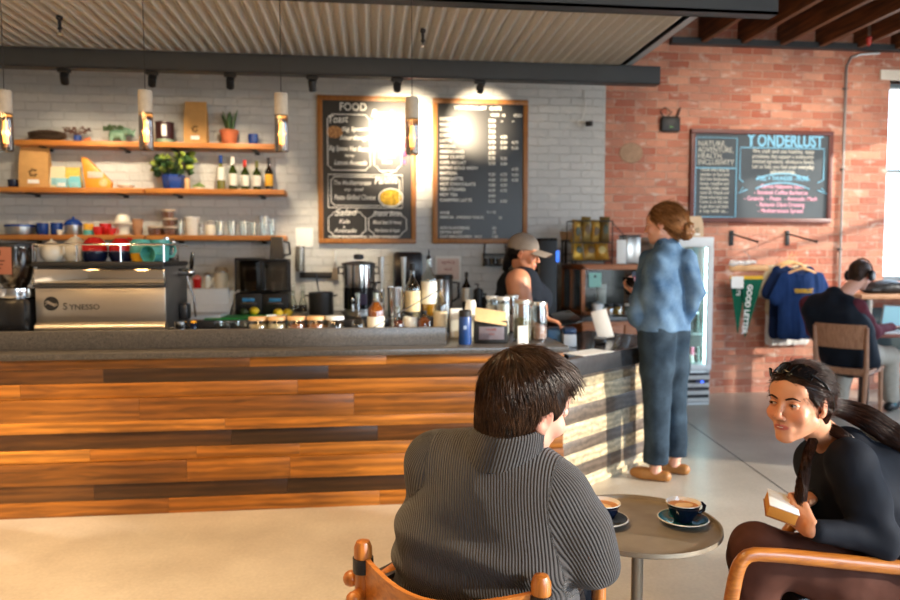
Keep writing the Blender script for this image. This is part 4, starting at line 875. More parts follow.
for px, lab in ((293, 'nearer the blender'), (303, 'nearer the stock pot')):
    t = thing('glass_carafe', 'small glass decanter with stopper, ' + lab, 'carafe', onback(px, 6.45), 0, 'glass decanters'); MB().lathe([(0, 0), (.045, 0), (.05, .02), (.04, .09), (.018, .15), (.022, .2), (.019, .2), (.015, .15), (.036, .09), (.046, .02), (0, .008)], 20).build('glass_body', M_glass, t); MB().lathe([(0, .26), (.02, .25), (.022, .22), (.012, .2), (.012, .18), (0, .18)], 14).build('stopper', M_glass, t); MB().lathe([(0, .009), (.042, .012), (.044, .03), (.036, .07), (0, .072)], 16).build('liquid', mat('dark syrup', (60, 44, 34), .2), t)
t = thing('cup_dispenser', 'tall clear tube of stacked cups on the wall above the decanters', 'dispenser', onwall(301, 271) + Vector((0, -.06, 0))); MB().lathe([(.042, 0), (.042, .23), (.038, .23), (.038, 0)], 18).build('tube', M_clearp, t); m = MB(); [m.lathe([(0, .01 + .02 * k), (.03, .01 + .02 * k), (.036, .03 + .02 * k), (0, .03 + .02 * k)], 14) for k in range(10)]; m.build('stacked_cups', mat('pale blue plastic', (206, 216, 222), .4), t); MB().box((0, .05, .12), (.03, .03, .2), .004).build('wall_bracket', M_whitep, t)
Y = 6.3; l = onback(321, Y); t = thing('stock_pot', 'dark grey stock pot with a ladle standing in it', 'pot', l); h = .19; r = .105
MB().lathe([(0, 0), (r, 0), (r + .003, .01), (r + .003, h), (r + .008, h + .004), (r - .002, h + .004), (r - .003, .01), (0, .01)], 32).build('body', mat('dark anodised pot', (66, 64, 62), .35, .4), t)
for s1 in (-1, 1): MB().tube([(s1 * r, -.03, h * .85), (s1 * (r + .035), -.03, h * .87), (s1 * (r + .035), .03, h * .87), (s1 * r, .03, h * .85)], .006, 8).build('handle', M_dsteel, t)
t = thing('ladle', 'steel ladle leaning up out of the dark stock pot', 'ladle', l + Vector((0, 0, .011))); MB().tube([(.03, 0, .02), (-.02, 0, .2), (-.045, 0, .36)], [.006, .005, .007], 8).ell((.035, 0, .034), (.035, .035, .022), 14).build('handle_and_bowl', M_dsteel, t)
Y = 6.25; l = onback(359, Y); t = thing('coffee_brewer', 'large chrome and black coffee urn with domed lid on the back counter', 'urn', l); h = zat(262, Y) - BZ; r = .135
MB().lathe([(0, 0), (r * 1.1, 0), (r * 1.1, .03), (r * .95, .04), (r * .95, .05), (0, .05)], 32).build('base', M_steel, t)
MB().lathe([(0, .05), (r, .05), (r, h * .52), (0, h * .52)], 32).build('black_band', M_blackg, t); MB().lathe([(0, h * .52), (r * 1.01, h * .52), (r * 1.03, h * .75), (r * 1.02, h * .95), (0, h * .95)], 32).build('chrome_body', M_chrome, t)
u = MB().lathe([(0, h * 1.02), (r * .8, h * 1.0), (r * 1.1, h * .97), (r * 1.12, h * .94), (0, h * .94)], 32).build('lid', M_dsteel, t); MB().lathe([(0, h + .07), (.04, h + .065), (.045, h + .03), (.02, h + .02), (0, h + .02)], 16).build('knob', M_black, u)
for s1 in (-1, 1): MB().tube([(s1 * r, 0, h * .9), (s1 * (r + .04), 0, h * .9), (s1 * (r + .04), 0, h * .78), (s1 * r, 0, h * .78)], .01, 8).build('side_handle', M_dsteel, t)
MB().tube([(-.05, -r, h * .2), (-.05, -r - .06, h * .2), (-.05, -r - .06, h * .1)], .012, 10).box((-.05, -r - .05, h * .28), (.02, .03, .06), .005).build('tap', M_chrome, t)
MB().box((.04, -r * .97, h * .3), (.06, .01, .09), .003).build('label_plate', mat('violet label', (70, 60, 90), .5, 0, .2, 60), t)
Y = 6.3; l = onback(443, Y); t = thing('coffee_maker', 'steel thermal coffee maker with black lid and handle behind the bottles', 'coffee maker', l); h = zat(275, Y) - BZ
MB().lathe([(0, 0), (.085, 0), (.085, h * .85), (.075, h * .9), (0, h * .9)], 26).build('body', M_steel, t); MB().lathe([(0, h), (.08, h), (.09, h * .97), (.09, h * .88), (0, h * .88)], 26).build('lid', M_black, t); MB().tube([(.08, 0, h * .8), (.14, 0, h * .78), (.14, 0, h * .4), (.083, 0, h * .3)], .011, 8).build('handle', M_black, t); MB().tube([(-.03, -.08, h * .2), (-.03, -.12, h * .2), (-.03, -.12, h * .1)], .01, 8).build('tap', M_black, t)
bottle('dark wine bottle with white label on the back counter behind the thermos', onback(466.5, 6.3) + Vector((0, 0, 0)), .04, zat(273, 6.3) - BZ, M_wgd, .013, .62, M_wl, mat('black foil', (34, 26, 24), .4), lz=(.3, .62), name='wine_bottle')
for px, h_, lab in ((478, .26, 'tall black pump canister on the back counter beside the barista'), (486, .17, 'short black canister behind the napkin sign')):
    t = thing('canister', lab, 'canister', onback(px, 6.25)); MB().lathe([(0, 0), (.04, 0), (.042, .005), (.042, h_ * .8), (.02, h_ * .86), (0, h_ * .86)], 18).build('body', M_black, t); MB().tube([(0, 0, h_ * .86), (0, 0, h_), (-.03, 0, h_)], .008, 8).build('pump', M_black, t)
t = thing('wall_rack', 'black wire rack on the wall behind the barista', 'rack', onwall(495, 254)); m = MB(); 
for z in (0, -.1): m.tube([(-.12, -.01, z), (-.12, -.14, z), (.12, -.14, z), (.12, -.01, z)], .006, 6); m.box((0, -.075, z - .01), (.24, .13, .006))
m.tube([(-.11, -.01, -.1), (-.1, -.01, .1), (0, -.01, .16), (.1, -.01, .1), (.11, -.01, -.1)], .008, 6); m.build('frame', M_black, t); 
for k in range(3): tag(MB().lathe([(0, 0), (.028, 0), (.028, .06), (0, .06)], 12).build('canister', [M_dsteel, M_blackg, M_steel][k]), ['grey', 'black', 'bright steel'][k] + ' spice canister on the wire rack behind the barista', 'canister').location = onwall(495, 254) + Vector((-.08 + .07 * k, -.075, -.1))
# white box area left of the blenders
v = Yp(205, 300, 6.15); t = thing('service_station', 'white counter station with a slanted white panel beside the espresso machine', 'station', (v.x, 6.2, BZ)); h = zat(289, 6.05) - BZ; w = .36
MB().box((0, .12, h / 2), (w, .2, h), .01).build('box', M_whitep, t); MB().prism([(-.2, .0), (.18, .0), (.24, h), (-.14, h)], .012, Matrix.Translation((0, -.02, .0)) @ Matrix.Rotation(R(62), 4, 'X')).build('slanted_panel', M_paper, t); MB().box((0, -.2, .02), (w, .34, .04), .008).build('tray', M_whitep, t)
def st(px, Y=6.32): return Vector((Yp(px, 290, Y).x, Y, BZ + h + .0005))
bottle('clear squeeze bottle with white cap on the white station', st(190.5), .03, .13, M_clearp, .01, .6, None, M_whitep, mat('pale sauce', (222, 200, 180), .4), .6, name='sauce_bottle')
t = thing('sauce_cup', 'red lidded cup on the white station', 'cup', st(197.5)); MB().lathe([(0, 0), (.03, 0), (.036, .08), (0, .08)], 18).build('body', M_red, t); MB().lathe([(0, .115), (.02, .11), (.038, .09), (.038, .078), (0, .078)], 18).build('lid', mat('pink lid', (222, 130, 116), .4), t)
t = thing('milk_pitcher', 'small white pitcher with long spout on the white station', 'pitcher', st(207.5)); MB().lathe(cupshape(.032, .1, .85), 18).build('body', M_cream, t); MB().tube([(.028, 0, .04), (.06, 0, .09), (.085, 0, .125)], [.012, .01, .007], 8).build('spout', M_cream, t); MB().lathe([(0, .135), (.016, .13), (.034, .11), (.034, .1), (0, .1)], 16).build('lid', M_steel, t)
t = thing('tall_container', 'tall tub of pale oats with clear lid on the white station', 'container', st(221.5)); MB().lathe([(0, 0), (.05, 0), (.058, .13), (0, .13)], 22).build('tub', mat('pale oats', (222, 206, 176), .6, 0, .08, 60), t); MB().lathe([(0, .18), (.045, .18), (.06, .15), (.06, .128), (0, .128)], 22).build('lid', M_clearp, t)
# behind the upstand -----------------------------------------------------
t = thing('steel_pitcher', 'small steel milk pitcher on the bar beside the espresso machine', 'pitcher', onbar(181, 4.2)); MB().lathe(cupshape(.036, .13, .95), 20).build('body', M_chrome, t); MB().tube([(.034, 0, .11), (.06, 0, .1), (.06, 0, .04), (.035, 0, .03)], .005, 8).build('handle', M_chrome, t)
t = thing('sauce_cup', 'small navy tamper with yellow top beside the steel pitcher', 'tamper', onbar(194, 4.2)); MB().lathe([(0, 0), (.026, 0), (.026, .06), (.016, .08), (.02, .12), (0, .125)], 18).build('body', M_navy, t); MB().lathe([(0, .135), (.012, .132), (.018, .122), (0, .12)], 14).build('knob', M_yell, t)
for px, lab in ((223, 'clear glass sugar bowl nearest the steel pitcher'), (240, 'clear glass bowl of dark beans beside the wood lidded jars')):
    t = thing('glass_bowl', lab, 'bowl', onbar(px, 4.18), 0); MB().lathe([(0, 0), (.035, 0), (.048, .04), (.045, .09), (.05, .128), (.046, .128), (.041, .09), (.044, .042), (0, .01)], 22).build('glass_wall', M_glass, t); MB().lathe([(0, .011), (.04, .04), (.04, .08), (0, .09)], 18).build('contents', mat('chopped dark nuts', (86, 62, 44), .6, 0, .6, 80), t)
M_lidw = wood('pale wooden lid', (206, 160, 106), (228, 186, 132), .5, 'X', 1.2)
for px, c, lab in ((258, (206, 178, 130), 'first after the glass bowls, pale oats inside'), (277, (222, 206, 170), 'second after the glass bowls, cream flakes inside'), (296.5, (150, 90, 50), 'third after the glass bowls, brown granola inside'), (316, (170, 110, 66), 'last before the white lidded jar, tan granola inside')):
    jar('glass jar with wooden lid, ' + lab, onbar(px, 4.16), .055, .142, M_lidw, mat('jar fill %d' % px, c, .7, 0, .3, 60), .8, 'wood lidded jars behind the upstand')
jar('wide glass jar with frosted white lid at the end of the row of jars', onbar(335, 4.16), .056, .142, mat('frosted white lid', (220, 226, 226), .3), mat('pale fill', (210, 200, 190), .6), .3)
M_amb = mat('amber syrup', (196, 104, 26), .1, 0, 0, trans=.5); M_gold = mat('golden syrup', (220, 156, 30), .1, 0, 0, trans=.5); M_dk = mat('dark red syrup', (70, 22, 16), .12); M_clr = thin_glass('clear bottle glass', (244, 246, 240), .07)
RZ = 1.0
rk = thing('bottle_step', 'low black bottle step on the bar behind the granite upstand', 'rack', onbar(413, 4.42)); m = MB(); m.box((.0, .0, RZ - CZ - .006), (.3, .16, .01), .002)
for a in (-.14, .14):
    for b in (-.07, .07): m.box((a, b, (RZ - CZ) / 2 - .004), (.012, .012, RZ - CZ - .008))
m.build('frame', M_black, rk)
def top_h(px, py, Y, zb): return Yp(px, py, Y).z - zb
bottle('small round carafe with wide neck before the chrome urn', onbar(358, 4.14), .04, top_h(358, 293, 4.14, CZ), M_clr, .014, .36, None, None, mat('brown vanilla', (96, 66, 44), .15, trans=.3), .3, name='glass_carafe', cat='carafe')
bottle('syrup bottle with black pump, amber syrup and white label', onbar(376, 4.16), .05, top_h(376, 292, 4.16, CZ), M_clr, .018, .62, M_wl, None, M_amb, .8, pour='pump', lz=(.18, .52), name='syrup_bottle')
t = thing('cocktail_shaker', 'tall chrome shaker tin behind the amber pump bottle', 'shaker', onbar(395, 4.26)); h = top_h(395, 287, 4.26, CZ); MB().lathe([(0, 0), (.034, 0), (.046, h), (.043, h), (.032, .005), (0, .005)], 24).build('tin', M_chrome, t)
bottle('short flask of dark red syrup beside the chrome shaker', onbar(398, 4.13), .038, top_h(398, 306, 4.13, CZ), M_clr, .014, .5, None, None, M_dk, .62, name='syrup_bottle')
b1 = onbar(412.5, 4.38); b1.z = RZ; bottle('tall clear syrup bottle with dark stopper and cream label', b1, .047, top_h(412.5, 264, 4.38, RZ), M_clr, .015, .55, mat('cream label', (226, 206, 160), .7, 0, .1, 50), M_black, mat('clear syrup', (214, 200, 170), .1, 0, 0, trans=.7), .5, lz=(.12, .5), name='syrup_bottle')
b2 = onbar(429, 4.45); b2.z = RZ; bottle('tallest bottle of golden syrup with black pour spout and white label', b2, .049, top_h(429, 258, 4.45, RZ), M_clr, .0165, .62, M_wl, None, M_gold, .3, pour='spout', lz=(.22, .6), name='syrup_bottle')
bottle('squat amber syrup bottle with white label below the tallest bottle', onbar(410, 4.2), .042, .17, M_clr, .014, .62, M_wl, M_black, M_amb, .75, lz=(.45, .85), name='syrup_bottle')
bottle('second squat amber syrup bottle at the foot of the bottle step', onbar(424, 4.22), .042, .175, M_clr, .014, .62, None, M_black, M_amb, .8, name='syrup_bottle')
l = Zp(443.5, 346, CZ); l.z = CZ; bottle('clear oil bottle with golden oil standing at the end of the granite upstand', Vector((l.x, 4.12, CZ)), .04, top_h(443, 280, 4.12, CZ), M_clr, .014, .58, mat('faded label', (196, 180, 150), .7, 0, .1, 40), mat('steel pourer', (120, 122, 124), .3, .8), M_gold, .22, lz=(.25, .5), name='oil_bottle', caph=.12)
for px, lab in ((381.5, 'nearer the chrome urn'), (403.5, 'in front of the towel dispenser')):
    Y = 4.55; t = thing('draft_tap', 'slender chrome draft tap with tall handle, ' + lab, 'tap', onbar(px, Y), 0, 'chrome draft taps'); hz = top_h(px, 257, Y, CZ); hf = top_h(px, 292, Y, CZ)
    MB().lathe([(0, 0), (.04, 0), (.04, .01), (.022, .02), (.02, hf + .02), (0, hf + .03)], 18).build('column', M_chrome, t); MB().tube([(0, 0, hf), (0, -.05, hf), (0, -.065, hf - .06)], .009, 8).build('spout', M_chrome, t); MB().tube([(0, -.02, hf + .02), (0, -.03, hf + .08), (0, -.035, hz)], [.008, .012, .019], 12).build('tap_handle', mat('pale steel handle', (196, 204, 208), .3, .5), t)
a = P(374, 330.5, 3.98); a = Yp(374, 330, 4.01); a.z = .9795; b = Yp(441, 289, 4.09)
tag(MB().tube([(0, 0, 0), tuple((b - a) * 1.0)], .0028, 6).build('bar_spoon', M_dsteel), 'thin steel bar spoon leaning across the bottles from the granite upstand', 'spoon').location = a
# front right of the bar -----------------------------------------------
def onz(px, py, z=CZ): return Zp(px, py, z)
l = onz(465, 344); t = thing('water_bottle', 'navy insulated bottle with black lid at the front of the bar', 'bottle', l); h = top_h(465, 310, l.y, CZ)
MB().lathe([(0, 0), (.035, 0), (.037, .004), (.037, h * .78), (.034, h * .82), (0, h * .82)], 24).build('body', mat('navy powder coat', (24, 62, 122), .35), t); MB().lathe([(0, h), (.03, h), (.036, h * .97), (.036, h * .81), (0, h * .81)], 24).build('lid', M_black, t); MB().box((-.005, -.037, h * .5), (.018, .003, .022), .002).build('logo', mat('pale print', (140, 160, 190), .5), t)
l = onz(469, 335); t = thing('cup_stack', 'stack of upturned white paper cups behind the navy bottle', 'cup', Vector((l.x, 4.4, CZ)), 0); h = top_h(469, 300, 4.4, CZ); m = MB()
for k in range(5): z = h - .095 - .016 * k; m.lathe([(0, z + .095), (.028, z + .095), (.031, z + .085), (.041, z), (.044, z), (.043, z + .004), (0, z + .006)], 20)
m.lathe([(0, 0), (.044, 0), (.044, h - .15), (0, h - .15)], 20); m.build('cups', mat('white paper cup', (232, 226, 212), .7), t)
t = thing('napkin_box', 'white carton on the bar between the oil bottle and the navy bottle', 'box', Vector((Yp(456, 330, 4.35).x, 4.35, CZ))); MB().box((0, 0, .09), (.075, .06, .18), .004).build('carton', M_paper, t)
l = onz(491.5, 343.5); t = thing('napkin_dispenser', 'black countertop dispenser with a grey notice panel', 'dispenser', l, -.06); MB().box((0, .06, .065), (.19, .12, .13), .008).build('casing', M_black, t); MB().box((.0, -.001, .06), (.145, .004, .075), .001).build('notice', mat('mauve grey notice', (112, 104, 112), .5), t); m = MB()
text_into([('THANK', 0, .075, .018, 'CENTER'), ('YOU', 0, .05, .016, 'CENTER')], 'lettering', mat('dim red print', (140, 84, 80), .6), t, .001).location = (0, -.0035, 0)
t = thing('cardboard_sleeve', 'flat kraft cardboard sleeve lying tilted on the black dispenser', 'cardboard', Vector((l.x + .0, l.y + .03, CZ + .138)), -.05); MB().box((0, 0, .015), (.185, .12, .006), .001, (R(36), R(9), 0)).build('sheet', mat('cream cardboard', (226, 192, 142), .8), t)
M_jarl = mat('tin jar lid', (190, 186, 176), .3, .8); M_dry = mat('dried herbs', (126, 116, 78), .8, 0, .5, 70); M_pk = mat('pink petals', (196, 150, 132), .8, 0, .4, 70)
for px, py, r, tp, lid, fm, fl_, Y_, lab in ((522, 341, .055, 300, M_jarl, M_dry, .6, None, 'nearest the barista, dried herbs inside'), (538.5, 340, .05, 302, M_jarl, M_pk, .4, None, 'at the end of the row, petals inside'), (492, 335, .042, 296, M_whitep, mat('sugar', (230, 224, 212), .7), .8, 4.5, 'white topped, behind the black dispenser'), (503, 336, .042, 297, M_whitep, mat('sugar', (230, 224, 212), .7), .85, 4.42, 'white topped, second behind the black dispenser'), (511.5, 334, .048, 295, M_jarl, M_pk, .5, 4.6, 'set back behind the herb jar')):
    l = onz(px, py) if Y_ is None else Vector((Yp(px, py, Y_).x, Y_, CZ)); l.z = CZ; jar('glass canister ' + lab, l, r, top_h(px, tp, l.y, CZ) - .014, lid, fm, fl_, 'glass canisters by the till')
l = onz(523, 345.5); t = thing('table_card', 'small white price card leaning on the herb jar', 'card', l, -.1); MB().box((0, .004, .055), (.06, .004, .112), .001, (R(-9), 0, 0)).build('card', M_paper, t)
# till area on the lower stone end ---------------------------------------
def onend(px, py, z=SZ + .0005): return Zp(px, py, z)
M_bdev = mat('blue grey plastic', (72, 118, 158), .4); 
l = onend(554, 345); t = thing('card_terminal', 'blue grey receipt printer at the till nearest the jars', 'printer', l, -.2); MB().box((0, .03, .05), (.085, .12, .1), .01).build('casing', M_bdev, t); MB().box((0, .03, .104), (.07, .08, .012), .004).build('paper_door', mat('dark blue plastic', (36, 60, 86), .3), t); MB().box((0, -.031, .03), (.03, .004, .025), .002).build('button', M_black, t)
l = onend(569.5, 346.5); t = thing('receipt_printer', 'white and navy receipt printer at the till beside the blue one', 'printer', l, -.15); MB().box((0, .03, .04), (.08, .13, .08), .008).build('casing', mat('white plastic', (210, 216, 222), .4), t); MB().box((0, .03, .098), (.08, .12, .04), .012).build('top_cover', mat('navy plastic', (30, 62, 104), .3), t); MB().box((0, -.01, .1), (.06, .03, .006), .001, (R(30), 0, 0)).build('paper', M_paper, t)
l = Vector((Yp(556, 335, 4.68).x, 4.72, SZ)); t = thing('till_screen', 'tilted dark touchscreen till facing the barista', 'till', l, R(12)); MB().box((0, 0, .01), (.16, .14, .02), .006).tube([(0, 0, .02), (0, .0, .1)], .02, 10).build('stand', M_black, t); MB().box((0.02, 0, .13), (.3, .2, .016), .006, (R(18), R(-9), 0)).build('screen', M_blackg, t)
l = onend(607.5, 338.5); t = thing('menu_stand', 'tall blank white card in a tilted stand at the till', 'stand', l, -.12); MB().box((-.03, .035, .095), (.11, .004, .2), .001, (R(-16), R(-14), 0)).build('card', M_paper, t); MB().box((0, .02, .006), (.1, .09, .012), .003).build('base', thin_glass('acrylic', (240, 244, 246), .1), t)
l = onend(600.5, 343.5); t = thing('card_reader', 'small dark card reader with pale top beside the white card', 'card reader', l, -.35); MB().box((0, 0, .017), (.075, .06, .034), .008).build('body', M_dsteel, t); MB().box((0, 0, .037), (.076, .061, .006), .003).build('top_plate', mat('pale blue plastic', (170, 190, 206), .3), t)
l = onend(588, 352.5); t = thing('paper_sheet', 'white sheet of paper lying in the sun on the stone end of the counter', 'paper', l, .62); MB().box((0, 0, .001), (.3, .16, .0015)).build('sheet', M_paper, t)
# ------------------------------------------------------------------ menu boards
M_slate = mat('chalkboard slate', (34, 34, 34), .4, 0, .1, 4)
M_slateb = mat('dusty chalkboard', (84, 92, 98), .75, 0, .12, 3)
M_frame = wood('oiled oak frame', (142, 88, 40), (178, 118, 58), .45, 'Z', 1)
M_framed = wood('dark red frame', (84, 40, 34), (112, 58, 48), .45, 'X', 1)
M_chalk = mat('white chalk', (232, 230, 222), .9, 0, .05, 60)
M_chalkb = mat('sky blue chalk', (140, 202, 232), .9, 0, .08, 60)
M_chalkp = mat('pink chalk', (236, 178, 198), .9, 0, .08, 60)
def board(label, px0, py0, px1, py1, fm, fw, face, name='chalkboard'):
    a = Yp(px0, py1, WY); b = Yp(px1, py0, WY); w = b.x - a.x; h = b.z - a.z
    t = thing(name, label, 'chalkboard', ((a.x + b.x) / 2, WY - .002, a.z))
    MB().box((0, -.012, h / 2), (w - fw, .02, h - fw)).build('slate', face, t)
    m = MB(); m.box((0, -.02, fw / 2), (w, .04, fw), .004); m.box((0, -.02, h - fw / 2), (w, .04, fw), .004)
    for s_ in (-1, 1): m.box((s_ * (w - fw) / 2, -.02, h / 2), (fw, .04, h - 2 * fw), .004)
    m.build('frame', fm, t); return t, w, h
def lines_mesh(paths, r, name, m, parent, y=-.023):
    q = MB()
    for p in paths: q.tube([(x, y, z) for x, z in p], r, 5, flat=1, up=(0, 1, 0))
    return q.build(name, m, parent)
def rect(x0, z0, x1, z1, c=.0):
    if c <= 0: return [(x0, z0), (x1, z0), (x1, z1), (x0, z1), (x0, z0)]
    return [(x0 + c, z0), (x1 - c, z0), (x1 - c * .6, z0 + c * .6), (x1, z0 + c), (x1, z1 - c), (x1 - c * .6, z1 - c * .6), (x1 - c, z1), (x0 + c, z1), (x0 + c * .6, z1 - c * .6), (x0, z1 - c), (x0, z0 + c), (x0 + c * .6, z0 + c * .6), (x0 + c, z0)]
t, w, h = board('tall oak framed food chalkboard with hand lettered white panels', 319, 98, 415.5, 243.5, M_frame, .045, M_slate)
def bx(u): return (u - .5) * w
def bz(v): return (1 - v) * h
L_ = [('FOOD', bx(.36), bz(.098), .1, 'CENTER', 0, 0, .27 * w), ('Toast', bx(.1), bz(.185), .098, 'LEFT', .25, .06, .2 * w), ('Big Spoon', bx(.37), bz(.235), .056, 'CENTER', .2, .03, .26 * w), ('Sourdough', bx(.37), bz(.295), .06, 'CENTER', .2, 0, .3 * w), ('Big Spoon Nut Butter', bx(.32), bz(.37), .062, 'CENTER', .25, -.02, .42 * w), ('honey', bx(.32), bz(.41), .036, 'CENTER', .2, 0), ('Lemon Avocado', bx(.33), bz(.465), .064, 'CENTER', .2, 0, .33 * w),
      ('Bowls', bx(.66), bz(.135), .09, 'CENTER', .25, 0, .24 * w), ('Yogurt', bx(.7), bz(.19), .052, 'CENTER', .2), ('Granola', bx(.7), bz(.24), .05, 'CENTER', .2), ('Banana', bx(.7), bz(.285), .05, 'CENTER', .2), ('Smoothie', bx(.7), bz(.335), .056, 'CENTER', .2, 0, .22 * w), ('Kale', bx(.7), bz(.375), .05, 'CENTER', .2), ('Spinach', bx(.7), bz(.415), .05, 'CENTER', .2), ('Mint', bx(.7), bz(.455), .05, 'CENTER', .2),
      ('The Mediterranean', bx(.15), bz(.60), .06, 'LEFT', .2, 0, .38 * w), ('cup - bowl', bx(.36), bz(.64), .04, 'CENTER', .2), ('Pesto Grilled Cheese', bx(.16), bz(.70), .066, 'LEFT', .2, 0, .42 * w), ('Paninis', bx(.57), bz(.592), .1, 'LEFT', .3, .04, .24 * w),
      ('Salad', bx(.27), bz(.808), .088, 'CENTER', .35, .04, .24 * w), ('Kale', bx(.26), bz(.862), .056, 'CENTER', .25), ('&', bx(.26), bz(.895), .034, 'CENTER'), ('Avocado', bx(.27), bz(.925), .058, 'CENTER', .25), ('Snack Bites', bx(.7), bz(.81), .066, 'CENTER', .3, 0, .3 * w), ('Mixed Seed & Honey', bx(.7), bz(.865), .05, 'CENTER', .25, 0, .3 * w), ('Nut Butter & Apple', bx(.7), bz(.92), .046, 'CENTER', .25, 0, .26 * w), ('WHEAT & GLUTEN FREE  BREAD  AVAILABLE', bx(.1), bz(.963), .034, 'LEFT', 0, 0, .72 * w)]
text_into(L_, 'lettering', M_chalk, t).location = (0, -.022, 0)
lines_mesh([rect(bx(.1), bz(.5), bx(.53), bz(.125), .04), rect(bx(.57), bz(.5), bx(.85), bz(.12), .05), [(bx(.62), bz(.5)), (bx(.71), bz(.525)), (bx(.8), bz(.5))], rect(bx(.1), bz(.755), bx(.86), bz(.53)), rect(bx(.13), bz(.74), bx(.83), bz(.545), .03), rect(bx(.1), bz(.95), bx(.48), bz(.785), .05), rect(bx(.51), bz(.95), bx(.9), bz(.785), .06)], .0045, 'chalk_border', M_chalk, t)
def plate(name, x, z, rx, rz_, m): return MB().lathe([(0, 0), (1, 0), (1, .003), (0, .003)], 24, (x, -.022, z), (PI / 2, 0, 0), rx, rz_).build(name, m, t)
plate('toast_drawing', bx(.17), bz(.245), .075, .055, mat('toast chalk', (176, 128, 84), .9, 0, .5, 40))
plate('sandwich_drawing', bx(.74), bz(.685), .1, .075, mat('sandwich chalk', (196, 158, 60), .9, 0, .6, 30)); lines_mesh([[(bx(.74) + .112 * math.cos(a * PI / 12), bz(.685) + .084 * math.sin(a * PI / 12)) for a in range(25)]], .006, 'plate_rim', M_chalk, t)
m = MB(); [m.tube([(bx(.9) + .02 * math.sin(k), -.024, bz(.15 + .055 * k)), (bx(.93) - .01 * k % 3, -.024, bz(.18 + .055 * k))], .018, 6, flat=1) for k in range(6)]; m.build('pink_drawing', mat('bright pink chalk', (222, 92, 132), .9, 0, .2, 40), t)
t, w, h = board('tall oak framed black drinks menu board with white capital letters', 432.5, 101, 527.5, 243.5, M_frame, .045, mat('satin black board', (24, 24, 25), .36, 0, .06, 4))
cols_ = [.56, .68, .8]
menu = [('ESPRESSO', '2.50', '--', '--'), ('MACCHIATO', '2.75', '', ''), ('CORTADO', '3.25', '', ''), ('CAPPUCCINO', '3.50', '4.25', ''), ('LATTE', '3.75', '5.50', '4.75'), ('MOCHA', '4.50', '5.00', '5.25'), ('AMERICANO', '2.75', '', ''), ('DRIP COFFEE', '2.75', '3.25', ''), ('CAFE AU LAIT', '3.75', '5.00', ''), ('NITRO COLD BREW', '', '', '4.75'), ('MATCHA', '4.25', '4.75', '4.25'), ('CHAI LATTE', '4.25', '5.50', '4.25'), ('HOT CHOCOLATE', '4.00', '4.50', ''), ('TEA STEAMER', '4.25', '4.75', ''), ('HOT TEA', '3.00', '', ''), ('CAMPFIRE LATTE', '5.25', '6.00', '')]
L_ = [('YONDERLUST  CAFE', bx(.47), bz(.072), .044, 'CENTER', 0, 0, .5 * w, .025), ('12OZ', bx(.6), bz(.115), .036, 'LEFT', 0, 0, None, .02), ('16', bx(.72), bz(.115), .036, 'LEFT', 0, 0, None, .02), ('ICED', bx(.85), bz(.115), .036, 'LEFT', 0, 0, None, .02)]
for i, r_ in enumerate(menu):
    v = .15 + i * .0372
    L_.append((r_[0], bx(.075), bz(v), .04, 'LEFT', 0, 0, None, .025))
    for c, s_ in enumerate(r_[1:]):
        if s_: L_.append((s_, bx((.585, .71, .83)[c]), bz(v + .004), .038, 'LEFT', 0, 0, None, .022))
L_ += [('WINE', bx(.075), bz(.795), .036, 'LEFT', 0, 0, None, .02), ('9 / 10', bx(.57), bz(.79), .036, 'LEFT', 0, 0, None, .02), ('MIMOSA  (WKEND ONLY)', bx(.075), bz(.826), .036, 'LEFT', 0, 0, None, .02), ('10', bx(.69), bz(.828), .036, 'LEFT', 0, 0, None, .02), ('ADD FLAVORING', bx(.075), bz(.9), .036, 'LEFT', 0, 0, None, .02), ('.50', bx(.62), bz(.9), .036, 'LEFT', 0, 0, None, .02), ('EXTRA SHOT', bx(.075), bz(.93), .036, 'LEFT', 0, 0, None, .02), ('.75', bx(.62), bz(.93), .036, 'LEFT', 0, 0, None, .02), ('OAT+MACADAMIA  MILK', bx(.075), bz(.96), .036, 'LEFT', 0, 0, None, .02), ('1.00', bx(.62), bz(.96), .036, 'LEFT', 0, 0, None, .02)]
text_into(L_, 'lettering', M_chalk, t).location = (0, -.022, 0)
t, w, h = board('wide dark framed chalkboard with sky blue and pink lettering on the brick wall', 688, 132, 831.5, 222.5, M_framed, .045, M_slateb)
text_into([('Y', bx(.372), bz(.172), .21, 'LEFT', 0, 0, .1 * w, .008)], 'initial_letter', M_chalkb, t).location = (0, -.022, 0)
text_into([('ONDERLUST', bx(.462), bz(.172), .165, 'LEFT', 0, 0, .468 * w, .03), ], 'blue_lettering', M_chalkb, t).location = (0, -.022, 0)
text_into([('FUEL + THUNDER - MORE', bx(.65), bz(.54), .062, 'CENTER', 0, 0, .36 * w)], 'banner_lettering', M_chalkb, t).location = (0, -.022, 0)
L_ = [(s_, bx(.05), bz(.18 + .066 * i), .072, 'LEFT', 0, 0, (.19, .245, .17, .25)[i] * w, .0) for i, s_ in enumerate(('NATURE,', 'ADVENTURE,', 'HEALTH,', 'INCLUSIVITY'))]
for i, s_ in enumerate(('Those who long to', 'wander on foot and', 'find new landscapes,', 'forest, coastline and', 'winding trails, make', 'room for friends and', 'those returning too.', 'Come in on the way', 'to get there and share', 'a cup with us...')): L_.append((s_, bx(.17), bz(.45 + .049 * i), .048, 'CENTER', 0, 0, .2 * w, .012))
for i, s_ in enumerate(('We craft and use healthy, tasty', 'provisions, that support a community-', 'oriented ingredients, wholesome flavors.', 'Let us help you fuel your everyday', 'adventures.')): L_.append((s_, bx(.65), bz(.245 + .055 * i), .056, 'CENTER', 0, 0, (.44 if i < 4 else .18) * w, .012))
text_into(L_, 'white_lettering', mat('cream chalk', (214, 212, 200), .9, 0, .06, 60), t).location = (0, -.022, 0)
